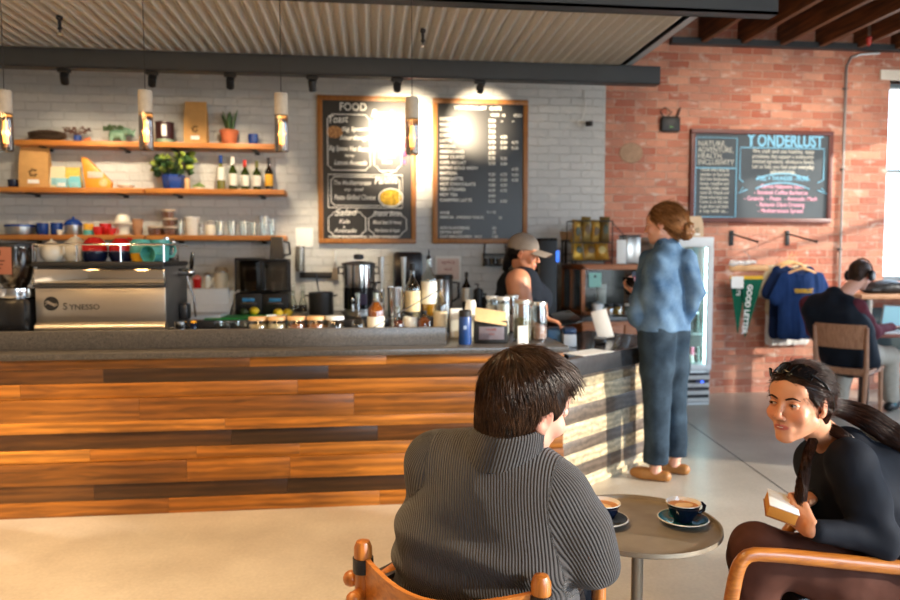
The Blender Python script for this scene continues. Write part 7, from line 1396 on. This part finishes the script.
def lock(name, pts, rs, n, m, seg=14, r=.0011):
    pts = [Vector(p) for p in pts]; fr = np.linspace(0, 1, seg + 1); arrp = np.array([tuple(p) for p in pts]); tt_ = np.linspace(0, 1, len(pts))
    cen = np.stack([np.interp(fr, tt_, arrp[:, k]) for k in range(3)], 1); 
    for _ in range(2): cen[1:-1] = (cen[:-2] + 2 * cen[1:-1] + cen[2:]) / 4
    rad = np.interp(fr, tt_, rs); T = np.gradient(cen, axis=0); T /= np.linalg.norm(T, axis=1)[:, None]; u = np.cross(T, (.3, .2, .93)); u /= np.linalg.norm(u, axis=1)[:, None]; w = np.cross(T, u)
    a = rng.random(n) * 2 * PI; q = np.sqrt(rng.random(n)); ph = rng.random(n) * 6.28; wav = .25 * np.sin(fr[None] * 14 + ph[:, None])
    pts_ = cen[None] + rad[None, :, None] * (u[None] * (q * np.cos(a))[:, None, None] + w[None] * (q * np.sin(a))[:, None, None] + u[None] * wav[..., None] * .6)
    P0 = pts_[:, 0]
    steps = np.diff(pts_, axis=1); it = iter(range(seg))
    def df(p, t_): return steps[:, int(round(t_ * seg))]
    L_ = np.linalg.norm(steps, axis=2).sum(1)
    return strands(name, P0, df, L_, m, t, seg, r, inv)
lk = lock('ponytail', [h2.w(0, -.1, -.005), P(842, 408, 2.28), P(862, 414, 2.27), P(884, 428, 2.25), P(905, 450, 2.23)], [.028, .028, .034, .036, .022], 1500, M_hw); lk['kind'] = 'stuff'
lk = lock('front_lock', [h2.w(-.05, -.06, -.03), P(812, 440, 2.18), P(803, 462, 2.12), P(799, 480, 2.10), P(797, 500, 2.08)], [.016, .022, .022, .02, .007], 800, M_hw); lk['kind'] = 'stuff'
lk = lock('side_lock', [h2.w(.06, -.05, .03), h2.w(.07, -.075, -.02), P(838, 420, 2.1), P(856, 436, 2.12), P(878, 470, 2.16)], [.008, .012, .012, .009, .004], 260, M_hw); lk['kind'] = 'stuff'
# top
C = SDF(lo, hi, .0045); MA = np.array(Matrix((rw, fw_, U)).transposed())
for q in (-1, 1): C.chain([hip + rw * q * .08, hip * .5 + sm_ * .5 + rw * q * .06 - fw_ * .02, sm_ + rw * q * .08 - U * .05], [.12, .095, .1], .05)
C.cap(sL, sR, .06, .06, .04); C.chain([sL, sL * .5 + eL * .5 + V3(.0, 0, 0), eL, wL - (wL - eL).normalized() * .02], [.068, .064, .05, .032], .03); C.chain([sR, eR, wR - (wR - eR).normalized() * .02], [.062, .05, .032], .03)
C.ell(sm_ * .62 + hip * .38 + fw_ * .085, (.12, .08, .09), MA, .05); C.chain([hip, hip * .5 + sm_ * .5 - fw_ * .02, sm_ - U * .05], [.12, .1, .1], .04); C.chain([P(852, 470, 2.22), P(880, 480, 2.22), P(912, 520, 2.22), hip], [.085, .105, .12, .12], .05); C.cap(sm_ - fw_ * .03 + U * .0, sm_ - fw_ * .02 + U * .035, .07, .06, .03); C.ell(sm_ + fw_ * .09 + U * .1, (.075, .09, .07), MA, .015, 'sub'); 
C.build('top', mat('dark navy jersey', (20, 24, 33), .8, 0, .06, 40), t, inv, disp=lambda V: fold(.006, 9, 5)(V) + .003 * np.sin((V[:, 0] * .7 + V[:, 2]) * 70) * np.exp(-((np.linalg.norm(V - np.array(eL), axis=1)) / .09) ** 2), smooth=2)
T_ = SDF(lo, hi, .0055); 
for a, b, c in ((hip - rw * .085, kL, aL), (hip + rw * .085, kR, aR)): T_.chain([a, a * .5 + b * .5, b, c], [.115, .1, .078, .07], .04)
T_.cap(hip - rw * .07, hip + rw * .07, .125, .125, .04); T_.build('trousers', mat('brown corduroy', (82, 50, 40), .9, 0, .08, 40), t, inv, disp=fold(.009, 9, 8), smooth=2)
for c in (aL, aR):
    S = SDF(np.array(c) - .3, np.array(c) + .3, .006); b = Vector((c.x, c.y, .035)); S.chain([b - fw_ * .04, b + fw_ * .1, b + fw_ * .17], [.036, .038, .028], .02); S.cap(b, b + U * .08, .034, .04, .02); S.plane((0, 0, .001), (0, 0, -1)); S.build('shoe', M_black, t, inv)
MB().lathe([(.0, .003), (.0035, .001), (.0035, -.001), (0, -.003)], 10, inv @ h2.w(.082, .006, -.034)).build('earring', M_chrome, t)
# sunglasses pushed up on the hair
g = thing('sunglasses', 'black sunglasses pushed up on the hair of the woman in navy', 'sunglasses', h2.w(0, .06, .11)); gi = Matrix.Translation(-h2.w(0, .06, .11)) @ Matrix.Translation(h2.c) @ h2.M.to_4x4() @ Matrix.Scale(h2.k, 4)
M_len = mat('dark lens', (14, 15, 18), .05, 0, 0, spec=.8)
for q in (-1, 1):
    fn = lambda u, v: (q * (.008 + .054 * u), .07 + .004 * math.sin(PI * v) - .02 * u * u - .036 * v, .094 + .024 * v - .016 * u * u + .006 * (1 - (2 * u - 1) ** 2) * (v - .2))
    b = MB(); b.M = gi; b.grid(fn, 12, 8); b.build('lens', M_len, g, solid=.002)
    b = MB(); b.M = gi; b.tube([fn(u, 0) for u in np.linspace(0, 1, 9)] + [fn(1, v) for v in (.33, .66)] + [fn(u, 1) for u in np.linspace(1, 0, 9)] + [fn(0, v) for v in (.66, .33)], .0026, 8, closed=True); b.build('frame', M_blackg, g)
    b = MB(); b.M = gi; b.tube([(q * .066, .052, .098), (q * .084, .02, .075), (q * .088, -.02, .035), (q * .083, -.045, .0), (q * .076, -.055, -.02)], [.0035, .0035, .003, .003, .0035], 8, flat=1.5, up=(q, 0, 0)); b.build('temple', M_blackg, g)
b = MB(); b.M = gi; b.tube([(-.01, .078, .1), (0, .082, .104), (.01, .078, .1)], .003, 8); b.build('bridge', M_blackg, g)
# book
bl = P(781, 507, 2.07); bk_ = thing('book', 'small paperback with tan page edges held in the lap of the woman', 'book', bl, 0)
Mb = Matrix.Rotation(R(-24), 4, 'Z') @ Matrix.Rotation(R(16), 4, 'Y') @ Matrix.Rotation(R(10), 4, 'X')
b = MB(); b.M = Mb; b.box((0, 0, 0), (.08, .1, .034), .002); b.build('pages', mat('page edges', (206, 140, 62), .7, 0, .1, 200, stretch=(1, 1, 30)), bk_); b = MB(); b.M = Mb; b.box((0, 0, -.0185), (.084, .104, .003), .001); b.build('cover', mat('tan book cover', (150, 92, 40), .5), bk_); b = MB(); b.M = Mb; b.box((0, 0, .0185), (.084, .104, .003), .001); b.build('open_page', M_paper, bk_)
# her chair
a0 = P(745, 553, 1.99); a1 = P(905, 569, 1.99); ca = thing('lounge_armchair', 'bentwood armchair with amber timber arms under the woman in navy', 'chair', (hip.x - .12, hip.y, 0)); ci = Matrix.Translation((-(hip.x - .12), -hip.y, 0))
for s_ in (0, 1):
    off = rw * (.5 * s_); p0_ = V3(a0.x - .028 + .4 * s_, a0.y, -.12 * s_) + off; pts = [p0_ + V3(-.05, 0, 0), p0_ + V3(-.015, 0, a0.z - .16), p0_ + V3(.0, 0, a0.z - .07), p0_ + V3(.012, 0, a0.z - .028), p0_ + V3(.035, 0, a0.z - .006), p0_ + V3(.07, 0, a0.z), V3(a1.x, a1.y, a1.z) + off, V3(a1.x + .2, a1.y, a1.z - .02) + off]
    MB().tube([ci @ p for p in pts], [.0225] * 8, 14, flat=.8, up=(0, 1, 0)).build('armrest', M_arm, ca, sub=1)
    MB().tube([ci @ (V3(a1.x + .12, a1.y, a1.z) + off), ci @ (V3(a1.x + .2, a1.y, 0) + off)], .022, 12).build('rear_leg', M_arm, ca)
    MB().tube([ci @ (p0_ + V3(-.02, 0, .25)), ci @ (V3(a1.x + .16, a1.y, .2) + off)], .02, 12).build('side_rail', M_arm, ca)
m = MB(); m.M = ci; c0 = V3(a0.x + .3, a0.y, .285) + rw * .26; m.box(c0 + V3(.1, 0, 0), (.46, .4, .11), .035, (0, R(5), 0)); m.build('seat_cushion', M_lea, ca); m = MB(); m.M = ci; m.box(c0 + V3(.34, 0, .24), (.1, .46, .5), .035, (0, R(16), 0)); m.build('back_cushion', M_lea, ca)
m = MB(); m.M = ci; m.box(c0 + V3(.12, 0, -.07), (.42, .42, .03), .006, (0, R(5), 0)); m.build('seat_frame', M_arm, ca)
# ---------- standing customer ---------------------------------------------------------
D = 4.32
h3 = Head(P(663, 224, D), -58, -4, 0, 1.0); f3 = azv(-38); r3 = V3(f3.y, -f3.x, 0)
nk = P(667, 247, D); sL = P(650, 260, D + .08); sR = P(686, 259, D - .05); hp = P(664, 335, D); eL = P(638, 316, D - .02); wL = P(637, 295, D + .2); eR = P(695, 292, D - .08); wR = P(684, 322, D - .02)
kL = P(657, 400, D - .02); kR = P(673, 398, D + .1); aL = P(656, 462, D - .02); aR = P(675, 456, D + .12); ft = V3(aL.x, aL.y, 0)
t, inv = person('customer in denim jacket standing at the end of the bar looking at a phone', tuple(ft)); sk3 = skin('rosy skin', (226, 170, 144), (196, 110, 100))
allp = [sL, sR, hp, eL, wL, eR, wR, aL, aR, h3.c]; lo = np.minimum.reduce([np.array(q) for q in allp]) - .26; hi = np.maximum.reduce([np.array(q) for q in allp]) + .2; lo[2] = -.01
S = SDF(lo, hi, .006); sm_ = (sL + sR) / 2
S.chain([hp, hp * .5 + sm_ * .5, sm_ - U * .04], [.085, .075, .075], .05); S.cap(sL, sR, .04, .04, .03); S.chain([sm_, h3.w(0, -.02, -.06)], [.05, .046], .03); S.chain([sL, eL, wL], [.042, .034, .024]); S.chain([sR, eR, wR], [.042, .034, .026])
for a, b, c in ((hp - r3 * .07, kL, aL), (hp + r3 * .07, kR, aR)): S.chain([a, b, c, V3(c.x, c.y, .06)], [.085, .05, .032, .03])
for c in (aL, aR): S.cap(V3(c.x, c.y, .05), V3(c.x, c.y, .035) + f3 * .13, .03, .024, .02)
h3.add(S, True); hand(S, wL, U * .5 + f3 * .8, -f3 * .3 + U * .8 + r3 * .2, r3, 1, (35, 45, 20), 2); hand(S, wR, -U + f3 * .6 - r3 * .4, -r3, f3, .8)
o = S.build('body', sk3, None, None, attr=h3.attrs()); finish(o, t, inv); h3.eyes(t, inv, sk3)
def denim(name, c1, c2):
    m, nt, b, N, L = nm(name); tc = N.new('ShaderNodeTexCoord'); n1 = N.new('ShaderNodeTexNoise'); n1.inputs['Scale'].default_value = 7; n1.inputs['Detail'].default_value = 5; L.new(tc.outputs['Object'], n1.inputs['Vector']); n2 = N.new('ShaderNodeTexNoise'); n2.inputs['Scale'].default_value = 180; L.new(tc.outputs['Object'], n2.inputs['Vector'])
    ad = N.new('ShaderNodeMath'); ad.operation = 'MULTIPLY_ADD'; ad.inputs[1].default_value = .35; L.new(n2.outputs['Fac'], ad.inputs[0]); L.new(n1.outputs['Fac'], ad.inputs[2]); rp = N.new('ShaderNodeValToRGB'); rp.color_ramp.elements[0].position = .45; rp.color_ramp.elements[1].position = .9; rp.color_ramp.elements[0].color = srgb(c1); rp.color_ramp.elements[1].color = srgb(c2); L.new(ad.outputs[0], rp.inputs[0]); L.new(rp.outputs[0], b.inputs['Base Color']); setp(b, Roughness=.9, Specular_IOR_Level=.15); return m
C = SDF(lo, hi, .006)
for q in (-1, 1): C.chain([hp + r3 * q * .075 + U * .03, hp * .5 + sm_ * .5 + r3 * q * .08, sm_ + r3 * q * .08 - U * .05], [.115, .105, .1], .04)
C.chain([hp, hp * .5 + sm_ * .5, sm_], [.125, .12, .11], .04)
C.cap(sL, sR, .055, .055, .03); C.chain([sL, eL, wL - (wL - eL) * .1], [.064, .066, .042], .012); C.chain([sR, eR, wR + (eR - wR) * .1], [.06, .058, .042], .012); C.cap(nk, nk + U * .03 + f3 * .01, .075, .068, .02); C.cap(nk + U * .03, nk + U * .12, .05, .05, .005, 'sub'); C.plane(hp + U * .03, -U)
C.build('denim_jacket', denim('washed denim', (58, 88, 122), (120, 148, 172)), t, inv, disp=lambda V: fold(.007, 10, 4, 1, 1, .7)(V) + .003 * np.sin((V[:, 2] * .8 + V[:, 0]) * 48), smooth=2)
MB().tube([inv @ p for p in (nk + f3 * .07 + U * .03, nk + r3 * .075 + U * .025, nk - f3 * .06 + U * .02, nk - r3 * .075 + U * .025)], .013, 8, closed=True).build('jacket_collar', denim('dark denim', (42, 58, 76), (70, 88, 106)), t)
T_ = SDF(lo, hi, .006)
for a, b, c in ((hp - r3 * .075, kL, aL), (hp + r3 * .075, kR, aR)): T_.chain([a + U * .02, a * .5 + b * .5, b, c + U * .01], [.115, .1, .08, .074], .03)
T_.plane(V3(0, 0, aL.z - .0), -U); T_.build('trousers', denim('charcoal denim', (30, 40, 50), (62, 78, 92)), t, inv, disp=fold(.008, 9, 9, 1, 1, .7), smooth=2)
for c, z0 in ((aL, 0), (aR, 0)):
    S = SDF(np.array((c.x, c.y, 0)) - .26, np.array((c.x, c.y, .1)) + .26, .005); b = V3(c.x, c.y, .033); fs = azv(-62); S.chain([b - fs * .06, b + fs * .08, b + fs * .13], [.034, .037, .03], .02); S.ell(b + U * .05, (.036, .05, .03), None, .01, 'sub'); S.plane((0, 0, .001), (0, 0, -1)); S.build('shoe', M_shoe, t, inv)
M_au = hairmat('auburn hair', (96, 60, 32), (186, 134, 86), .42); HS = SDF(np.array(h3.c) - .2, np.array(h3.c) + .2, .006); h3.ell(HS, (0, -.018, .036), (.085, .106, .09), .01); h3.ell(HS, (0, -.07, -.03), (.062, .05, .06), .03); HS.plane(h3.w(0, .085, .062), h3.M @ V3(0, .72, -.69))
for q in (-1, 1): HS.ell(h3.w(q * .084, .0, -.02), (.018, .022, .03), np.array(h3.M), .006, 'sub')
arr = HS.arrays(); HS.build('hair', M_au, t, inv); bk = np.array(h3.w(0, -.12, -.05)); q_ = hair_cap_strands('hair_strands', arr, 1600, lambda p: bk - p, .08, M_au, t, inv, .0022, 5, .004); q_['kind'] = 'stuff'
S = SDF(np.array(bk) - .12, np.array(bk) + .12, .006); S.ell(h3.w(0, -.135, -.06), (.045, .042, .05), None, .01); S.ell(h3.w(.01, -.15, -.03), (.03, .03, .03), None, .01); S.build('hair_bun', M_au, t, inv, disp=fold(.009, 45)); MB().tube([inv @ h3.w(.036 * math.cos(a), -.118, -.052 + .036 * math.sin(a)) for a in np.linspace(0, 2 * PI, 13)[:-1]], .011, 8, closed=True).build('scrunchie', mat('patterned scrunchie', (150, 96, 66), .9, 0, .6, 90), t)
ph = thing('phone', 'dark phone in the hand of the customer in denim', 'phone', P(630, 286, D + .27)); b = MB(); b.M = Matrix.Rotation(R(-35), 4, 'Z') @ Matrix.Rotation(R(-50), 4, 'X'); b.box((0, 0, 0), (.074, .15, .009), .003); b.build('case', M_blackg, ph); b = MB(); b.M = Matrix.Rotation(R(-35), 4, 'Z') @ Matrix.Rotation(R(-50), 4, 'X'); b.box((0, 0, .0055), (.066, .138, .001)); b.build('screen', mat('phone screen', (60, 66, 74), .1), ph)
# ---------- barista -------------------------------------------------------------------
D = 4.95; h4 = Head(P(524, 254, D), 110, -9, 0, 1.04); f4 = azv(88); r4 = V3(f4.y, -f4.x, 0)
sR = P(518, 281, D - .14); sL = P(527, 276, D + .2); hp = P(506, 350, D + .03); eR = P(523, 326, D - .2); wR = P(543, 330, D - .25); eL = P(541, 300, D - .0); wL = P(544, 318, D - .15); ft = V3(hp.x, hp.y, 0)
t, inv = person('barista in grey cap and dark sleeveless top working at the till', tuple(ft)); sk4 = skin('tan skin', (206, 140, 104), (176, 88, 80))
kL = V3(hp.x + .03, hp.y + .1, .48); kR = V3(hp.x + .03, hp.y - .08, .48); allp = [sL, sR, hp, eR, wR, eL, wL, h4.c, kL]; lo = np.minimum.reduce([np.array(q) for q in allp]) - .24; hi = np.maximum.reduce([np.array(q) for q in allp]) + .22; lo[2] = -.01
S = SDF(lo, hi, .006); sm_ = (sL + sR) / 2
S.chain([hp, hp * .5 + sm_ * .5, sm_ - U * .05], [.11, .1, .09], .05); S.cap(sL, sR, .06, .07, .04); S.chain([sm_ + U * .0, h4.w(0, -.03, -.05)], [.055, .05], .03); S.chain([sR, sR * .5 + eR * .5, eR, wR], [.085, .078, .055, .032]); S.chain([sL, eL, wL], [.05, .04, .03])
for b, s_ in ((kL, 1), (kR, -1)): S.chain([hp + V3(0, s_ * .08, 0), b, V3(b.x - .02, b.y, .06)], [.1, .065, .04])
h4.add(S, True); hand(S, wL, f4 + r4 * .4 - U * .3, -U, f4 * .3 - r4, 1, (15, 25, 20), 5); hand(S, wR, f4 * .9 - U * .2, -U, -r4, 1, (15, 25, 20), 5)
o = S.build('body', sk4, None, None, attr=h4.attrs()); Vb = np.array([v.co for v in o.data.vertices]); finish(o, t, inv); h4.eyes(t, inv, sk4, (0, 1, -.3)); h4.brows(Vb, t, inv, mat('dark brow', (44, 26, 18)))
C = SDF(lo, hi, .006); C.chain([hp - U * .05, hp], [.155, .15], .04)
for q in (-1, 1): C.chain([hp + r4 * q * .07, hp * .5 + sm_ * .5 + r4 * q * .08, sm_ + r4 * q * .08 - U * .05], [.16, .155, .12], .05)
C.ell(sm_ - U * .14 + f4 * .09, (.12, .12, .12), None, .05); C.chain([sm_ - f4 * .06 - U * .3, sm_ - f4 * .07 - U * .05], [.14, .11], .05); C.cap(sm_ - r4 * .1, sm_ + r4 * .1, .085, .085, .03); C.cap(sm_, sm_ + U * .07 + f4 * .02, .075, .062, .03); C.plane(sm_ + U * .085, U); C.ell(sm_ + f4 * .09 + U * .1, (.05, .06, .07), None, .01, 'sub'); C.ell(sR - r4 * -.05 + U * .0, (.09, .07, .1), None, .01, 'sub') if False else None
C.build('sleeveless_top', mat('ink navy twill', (24, 30, 40), .85, 0, .06, 30), t, inv, disp=fold(.008, 9), smooth=2)
T_ = SDF(lo, hi, .008)
for b, s_ in ((kL, 1), (kR, -1)): T_.chain([hp + V3(0, s_ * .08, -.02), b, V3(b.x - .02, b.y, .1)], [.125, .09, .07])
T_.build('trousers', M_black, t, inv)
for b in (kL, kR): S = SDF((b.x - .3, b.y - .2, -.02), (b.x + .3, b.y + .2, .2), .008); S.chain([(b.x - .05, b.y, .04), (b.x + .14, b.y, .035)], [.042, .036]); S.plane((0, 0, .001), (0, 0, -1)); S.build('shoe', M_black, t, inv)
M_bh = hairmat('black hair', (10, 8, 8), (40, 30, 26)); HS = SDF(np.array(h4.c) - .24, np.array(h4.c) + .24, .006); h4.ell(HS, (0, -.03, .02), (.082, .092, .075), .01); h4.ell(HS, (0, -.095, -.045), (.035, .035, .045), .03); h4.ell(HS, (0, -.11, -.09), (.024, .026, .05), .03); HS.plane(h4.w(0, .03, .0), h4.M @ V3(0, .9, -.4)); HS.ell(h4.w(.084, .0, -.015), (.018, .022, .03), np.array(h4.M), .006, 'sub'); HS.build('hair', M_bh, t, inv, disp=fold(.004, 40))
cp = thing('baseball_cap', 'grey baseball cap worn by the barista', 'cap', h4.w(0, 0, .06)); gi = Matrix.Translation(-h4.w(0, 0, .06)); CS = SDF(np.array(h4.c) - .24, np.array(h4.c) + .24, .005); h4.ell(CS, (0, -.014, .048), (.088, .108, .092), .01); CS.plane(h4.w(0, .09, .036), h4.M @ V3(0, .12, -1)); M_cap = mat('grey cotton cap', (150, 138, 126), .9, 0, .08, 30); CS.build('crown', M_cap, cp, gi)
b = MB(); b.M = gi @ Matrix.Translation(h4.c) @ h4.M.to_4x4(); b.grid(lambda u, v: ((u - .5) * .16 * (1 - .25 * v * v), .068 + .1 * v + .03 * (1 - (2 * u - 1) ** 2), .04 - .012 * v - .03 * (2 * u - 1) ** 2), 13, 6); b.build('brim', M_cap, cp, solid=.004); b = MB(); b.M = gi @ Matrix.Translation(h4.c) @ h4.M.to_4x4(); b._ell((0, -.014, .141), (.009, .009, .005), 12, 6, (0, 0, 0)); b.build('button', M_cap, cp)
# ---------- man with headphones -------------------------------------------------------
f5 = azv(47); r5 = V3(f5.y, -f5.x, 0); fl = Zp(879, 418, 0); c0 = fl - f5 * .19 - r5 * .19; c0.z = 0
dining_chair('light walnut dining chair under the man with headphones', c0, math.atan2(r5.y, r5.x))
hp = c0 + U * .555 + f5 * .02; sm_ = P(832, 306, c0.dot(V3(_sy, _cy, 0)) + .05); h5 = Head(P(860, 275, sm_.dot(V3(_sy, _cy, 0)) + .05), 55, -14, 0, 1.02)
sL = sm_ - r5 * .19; sR = sm_ + r5 * .19; dd_ = sR.dot(V3(_sy, _cy, 0)); eR = P(872, 332, dd_ + .05); wR = P(893, 327, dd_ + .34); eL = sL - U * .24 + f5 * .16; wL = eL + f5 * .2 + r5 * .1 + U * .03
kR = P(889, 356, dd_ + .38); kL = hp + f5 * .44 - r5 * .14 + U * .0; aR = V3(kR.x + .02, kR.y - .02, .1); aL = V3(kL.x, kL.y, .1) - f5 * .2
t, inv = person('man with headphones in dark vest and maroon sleeves typing at the reddish table', (c0.x, c0.y, 0)); allp = [hp, sL, sR, eR, wR, eL, wL, kR, kL, aR, aL, h5.c]; lo = np.minimum.reduce([np.array(q) for q in allp]) - .22; hi = np.maximum.reduce([np.array(q) for q in allp]) + .25; lo[2] = -.01
S = SDF(lo, hi, .0065); S.chain([hp, hp * .5 + sm_ * .5, sm_ - U * .05], [.1, .1, .1], .05); S.cap(sL, sR, .05, .05, .04); S.chain([sm_, h5.w(0, -.03, -.06)], [.06, .055], .03); S.chain([sR, eR, wR], [.045, .038, .026]); S.chain([sL, eL, wL], [.045, .038, .026])
for a, b, c in ((hp - r5 * .09, kL, aL), (hp + r5 * .09, kR, aR)): S.chain([a, b, c, V3(c.x, c.y, .05)], [.08, .055, .036, .032])
h5.add(S, False); hand(S, wR, f5, -U, -r5, 1, (20, 30, 20)); hand(S, wL, f5, -U, r5, 1, (20, 30, 20)); o = S.build('body', sk1, None, None, attr=h5.attrs()); finish(o, t, inv); h5.eyes(t, inv, sk1)
C = SDF(lo, hi, .0065); C.chain([sR, eR, wR - (wR - eR) * .1], [.075, .064, .042], .03); C.chain([sL, eL, wL - (wL - eL) * .1], [.075, .064, .042], .03); C.cap(sL, sR, .06, .06, .04); C.build('sweater_sleeves', mat('maroon knit', (96, 44, 54), .9, 0, .1, 60), t, inv, disp=fold(.007, 12), smooth=2)
C = SDF(lo, hi, .0065)
for q in (-1, 1): C.chain([hp + r5 * q * .1 - U * .06, hp * .5 + sm_ * .5 + r5 * q * .105, sm_ + r5 * q * .12 - U * .04], [.13, .14, .125], .05)
C.chain([hp - U * .06, hp * .5 + sm_ * .5, sm_], [.15, .15, .135], .05); C.cap(sm_ - r5 * .12 + U * .02, sm_ + r5 * .12 + U * .02, .075, .075, .04); C.cap(sm_ + U * .05, sm_ + U * .1 + f5 * .02, .08, .07, .02); C.build('vest', mat('ink quilted vest', (20, 26, 36), .7, 0, .06, 30), t, inv, disp=fold(.008, 8), smooth=2)
T_ = SDF(lo, hi, .007)
for a, b, c in ((hp - r5 * .09, kL, aL), (hp + r5 * .09, kR, aR)): T_.chain([a, b, c + U * .02], [.105, .08, .062], .04)
T_.cap(hp - r5 * .06 - U * .02, hp + r5 * .06 - U * .02, .115, .115, .04); T_.build('trousers', mat('stone chinos', (180, 172, 158), .9, 0, .06, 30), t, inv, disp=fold(.008, 10), smooth=2)
for c in (aL, aR):
    S = SDF((c.x - .3, c.y - .3, -.02), (c.x + .3, c.y + .3, .2), .007); b = V3(c.x, c.y, .045); S.chain([b - f5 * .06, b + f5 * .1, b + f5 * .17], [.042, .042, .034]); S.plane((0, 0, .001), (0, 0, -1)); S.build('shoe', M_black, t, inv); MB().cyl(tuple(inv @ V3(c.x, c.y, .05)), tuple(inv @ V3(c.x, c.y, .15)), .044, .048, 14).build('sock', mat('teal sock', (92, 150, 156), .9), t)
M_sb = hairmat('short brown hair', (40, 26, 18), (92, 64, 46)); HS = SDF(np.array(h5.c) - .2, np.array(h5.c) + .2, .006); h5.ell(HS, (0, -.018, .038), (.08, .102, .088), .01); h5.ell(HS, (0, -.07, -.03), (.062, .04, .05), .03); HS.plane(h5.w(0, .085, .06), h5.M @ V3(0, .78, -.62)); HS.ell(h5.w(.08, -.0, -.012), (.018, .024, .032), np.array(h5.M), .006, 'sub'); HS.ell(h5.w(-.08, -.0, -.012), (.018, .024, .032), np.array(h5.M), .006, 'sub'); HS.build('hair', M_sb, t, inv, disp=fold(.003, 45))
hp_ = thing('headphones', 'black over ear headphones on the man at the reddish table', 'headphones', h5.w(0, 0, .1)); gi = Matrix.Translation(-h5.w(0, 0, .1)) @ Matrix.Translation(h5.c) @ h5.M.to_4x4()
b = MB(); b.M = gi; b.tube([(.102 * math.cos(a), -.0 - .01 * math.sin(a), .0 + .142 * math.sin(a)) for a in np.linspace(0, PI, 19)], .006, 8).build('headband', M_black, hp_)
for q in (-1, 1):
    b = MB(); b.M = gi; b.lathe([(0, 0), (.034, 0), (.04, .008), (.04, .026), (.032, .034), (0, .034)], 20, (q * .082, -.002, -.005), (0, q * PI / 2, 0), 1.15, 1); u = b.build('ear_cup', M_black, hp_); b = MB(); b.M = gi; b.lathe([(0, .0345), (.026, .0345), (.024, .037), (0, .037)], 20, (q * .082, -.002, -.005), (0, q * PI / 2, 0)); b.build('cup_cap', M_dsteel, u)
# ------------------------------------------------------------------ light
wd = bpy.data.worlds.new('world'); SC.world = wd; wd.use_nodes = True
N = wd.node_tree.nodes; L = wd.node_tree.links; bg = N['Background']
tc = N.new('ShaderNodeTexCoord'); sx = N.new('ShaderNodeSeparateXYZ'); L.new(tc.outputs['Generated'], sx.inputs[0])
rp = N.new('ShaderNodeValToRGB'); e = rp.color_ramp.elements; e[0].position = .46; e[0].color = (.42, .43, .42, 1); e[1].position = .6; e[1].color = (.56, .77, 1, 1)
mr = N.new('ShaderNodeMapRange'); mr.inputs['From Min'].default_value = -1; L.new(sx.outputs['Z'], mr.inputs['Value']); L.new(mr.outputs[0], rp.inputs[0]); L.new(rp.outputs[0], bg.inputs['Color'])
bg.inputs['Strength'].default_value = 15
def area(name, loc, rot, sx_, sy_, power, col, portal=False):
    l = bpy.data.lights.new(name, 'AREA'); l.shape = 'RECTANGLE'; l.size = sx_; l.size_y = sy_; l.energy = power; l.color = col[:3]
    if portal: l.cycles.is_portal = True
    o = bpy.data.objects.new(name, l); COL.objects.link(o); o.location = loc; o.rotation_euler = rot; return o
for a_, b2 in ops: area('window portal', (RX + .05, (a_ + b2) / 2, 1.8), (0, PI / 2, 0), 2.6, b2 - a_, 1, (1, 1, 1), True)
area('window portal', (3.8, -3.3, 1.75), (PI / 2, 0, 0), 3.2, 2.5, 1, (1, 1, 1), True)
area('window portal', ((WX0 + WX1) / 2, 6.9, 2.1), (-PI / 2, 0, 0), WX1 - WX0, WZ1 - WZ0, 1, (1, 1, 1), True)
s = bpy.data.lights.new('sun', 'SUN'); s.energy = 7; s.angle = R(1.2); s.color = (1, .9, .76); so = bpy.data.objects.new('sun', s); COL.objects.link(so)
so.rotation_euler = Vector((-.82, .40, -.22)).to_track_quat('-Z', 'Y').to_euler()
WARM = (1, .62, .27)
def spot(name, loc, target, power, size, blend=.6, col=WARM, rad=.04):
    l = bpy.data.lights.new(name, 'SPOT'); l.energy = power; l.spot_size = R(size); l.spot_blend = blend; l.color = col; l.shadow_soft_size = rad
    o = bpy.data.objects.new(name, l); COL.objects.link(o); o.location = loc; o.rotation_euler = (Vector(target) - Vector(loc)).to_track_quat('-Z', 'Y').to_euler(); return o
# ceiling lamps of the seating area, above and behind the view
for x, y in ((-2.9, 1.3), (-1.5, .9), (.0, .5)):
    l = bpy.data.lights.new('seating pendant', 'POINT'); l.energy = 45; l.color = WARM; l.shadow_soft_size = .16; o = bpy.data.objects.new('seating pendant', l); COL.objects.link(o); o.location = (x, y, 2.5)
for loc in PENDLOC:
    l = bpy.data.lights.new('pendant bulb', 'POINT'); l.energy = 10; l.color = (1, .66, .34); l.shadow_soft_size = .02; o = bpy.data.objects.new('pendant bulb', l); COL.objects.link(o); o.location = loc + Vector((0, 0, -.2))
for (loc, tgt), pw, sz in zip(SPOTLOC, (55, 60, 60, 150, 420, 360), (70, 70, 70, 50, 60, 42)): spot('track spotlight', loc, tgt, pw, sz, .9, (1, .8, .55), .02)
for x in (-3.3, -2.3, -1.3, -.3): spot('ceiling downlight', (x, 2.3, 3.4), (x + .1, 2.9, 0), 260, 84, .8, (1, .69, .37), .06)
for x in (3.6, 4.6): spot('added brick light', (x, 5.0, 3.3), (x + .1, WY, 2.0), 100, 90, .9, (1, .88, .74), .05)  # unseen lamps added to brighten the brick wall
SC.view_settings.view_transform = 'Standard'; SC.view_settings.look = 'None'; SC.view_settings.gamma = 1; SC.view_settings.exposure = .0
SC.cycles.use_denoising = True; SC.cycles.max_bounces = 8; SC.cycles.transparent_max_bounces = 24; SC.cycles.glossy_bounces = 4; SC.cycles.sample_clamp_indirect = 6
SC.cycles.caustics_reflective = False; SC.cycles.caustics_refractive = False
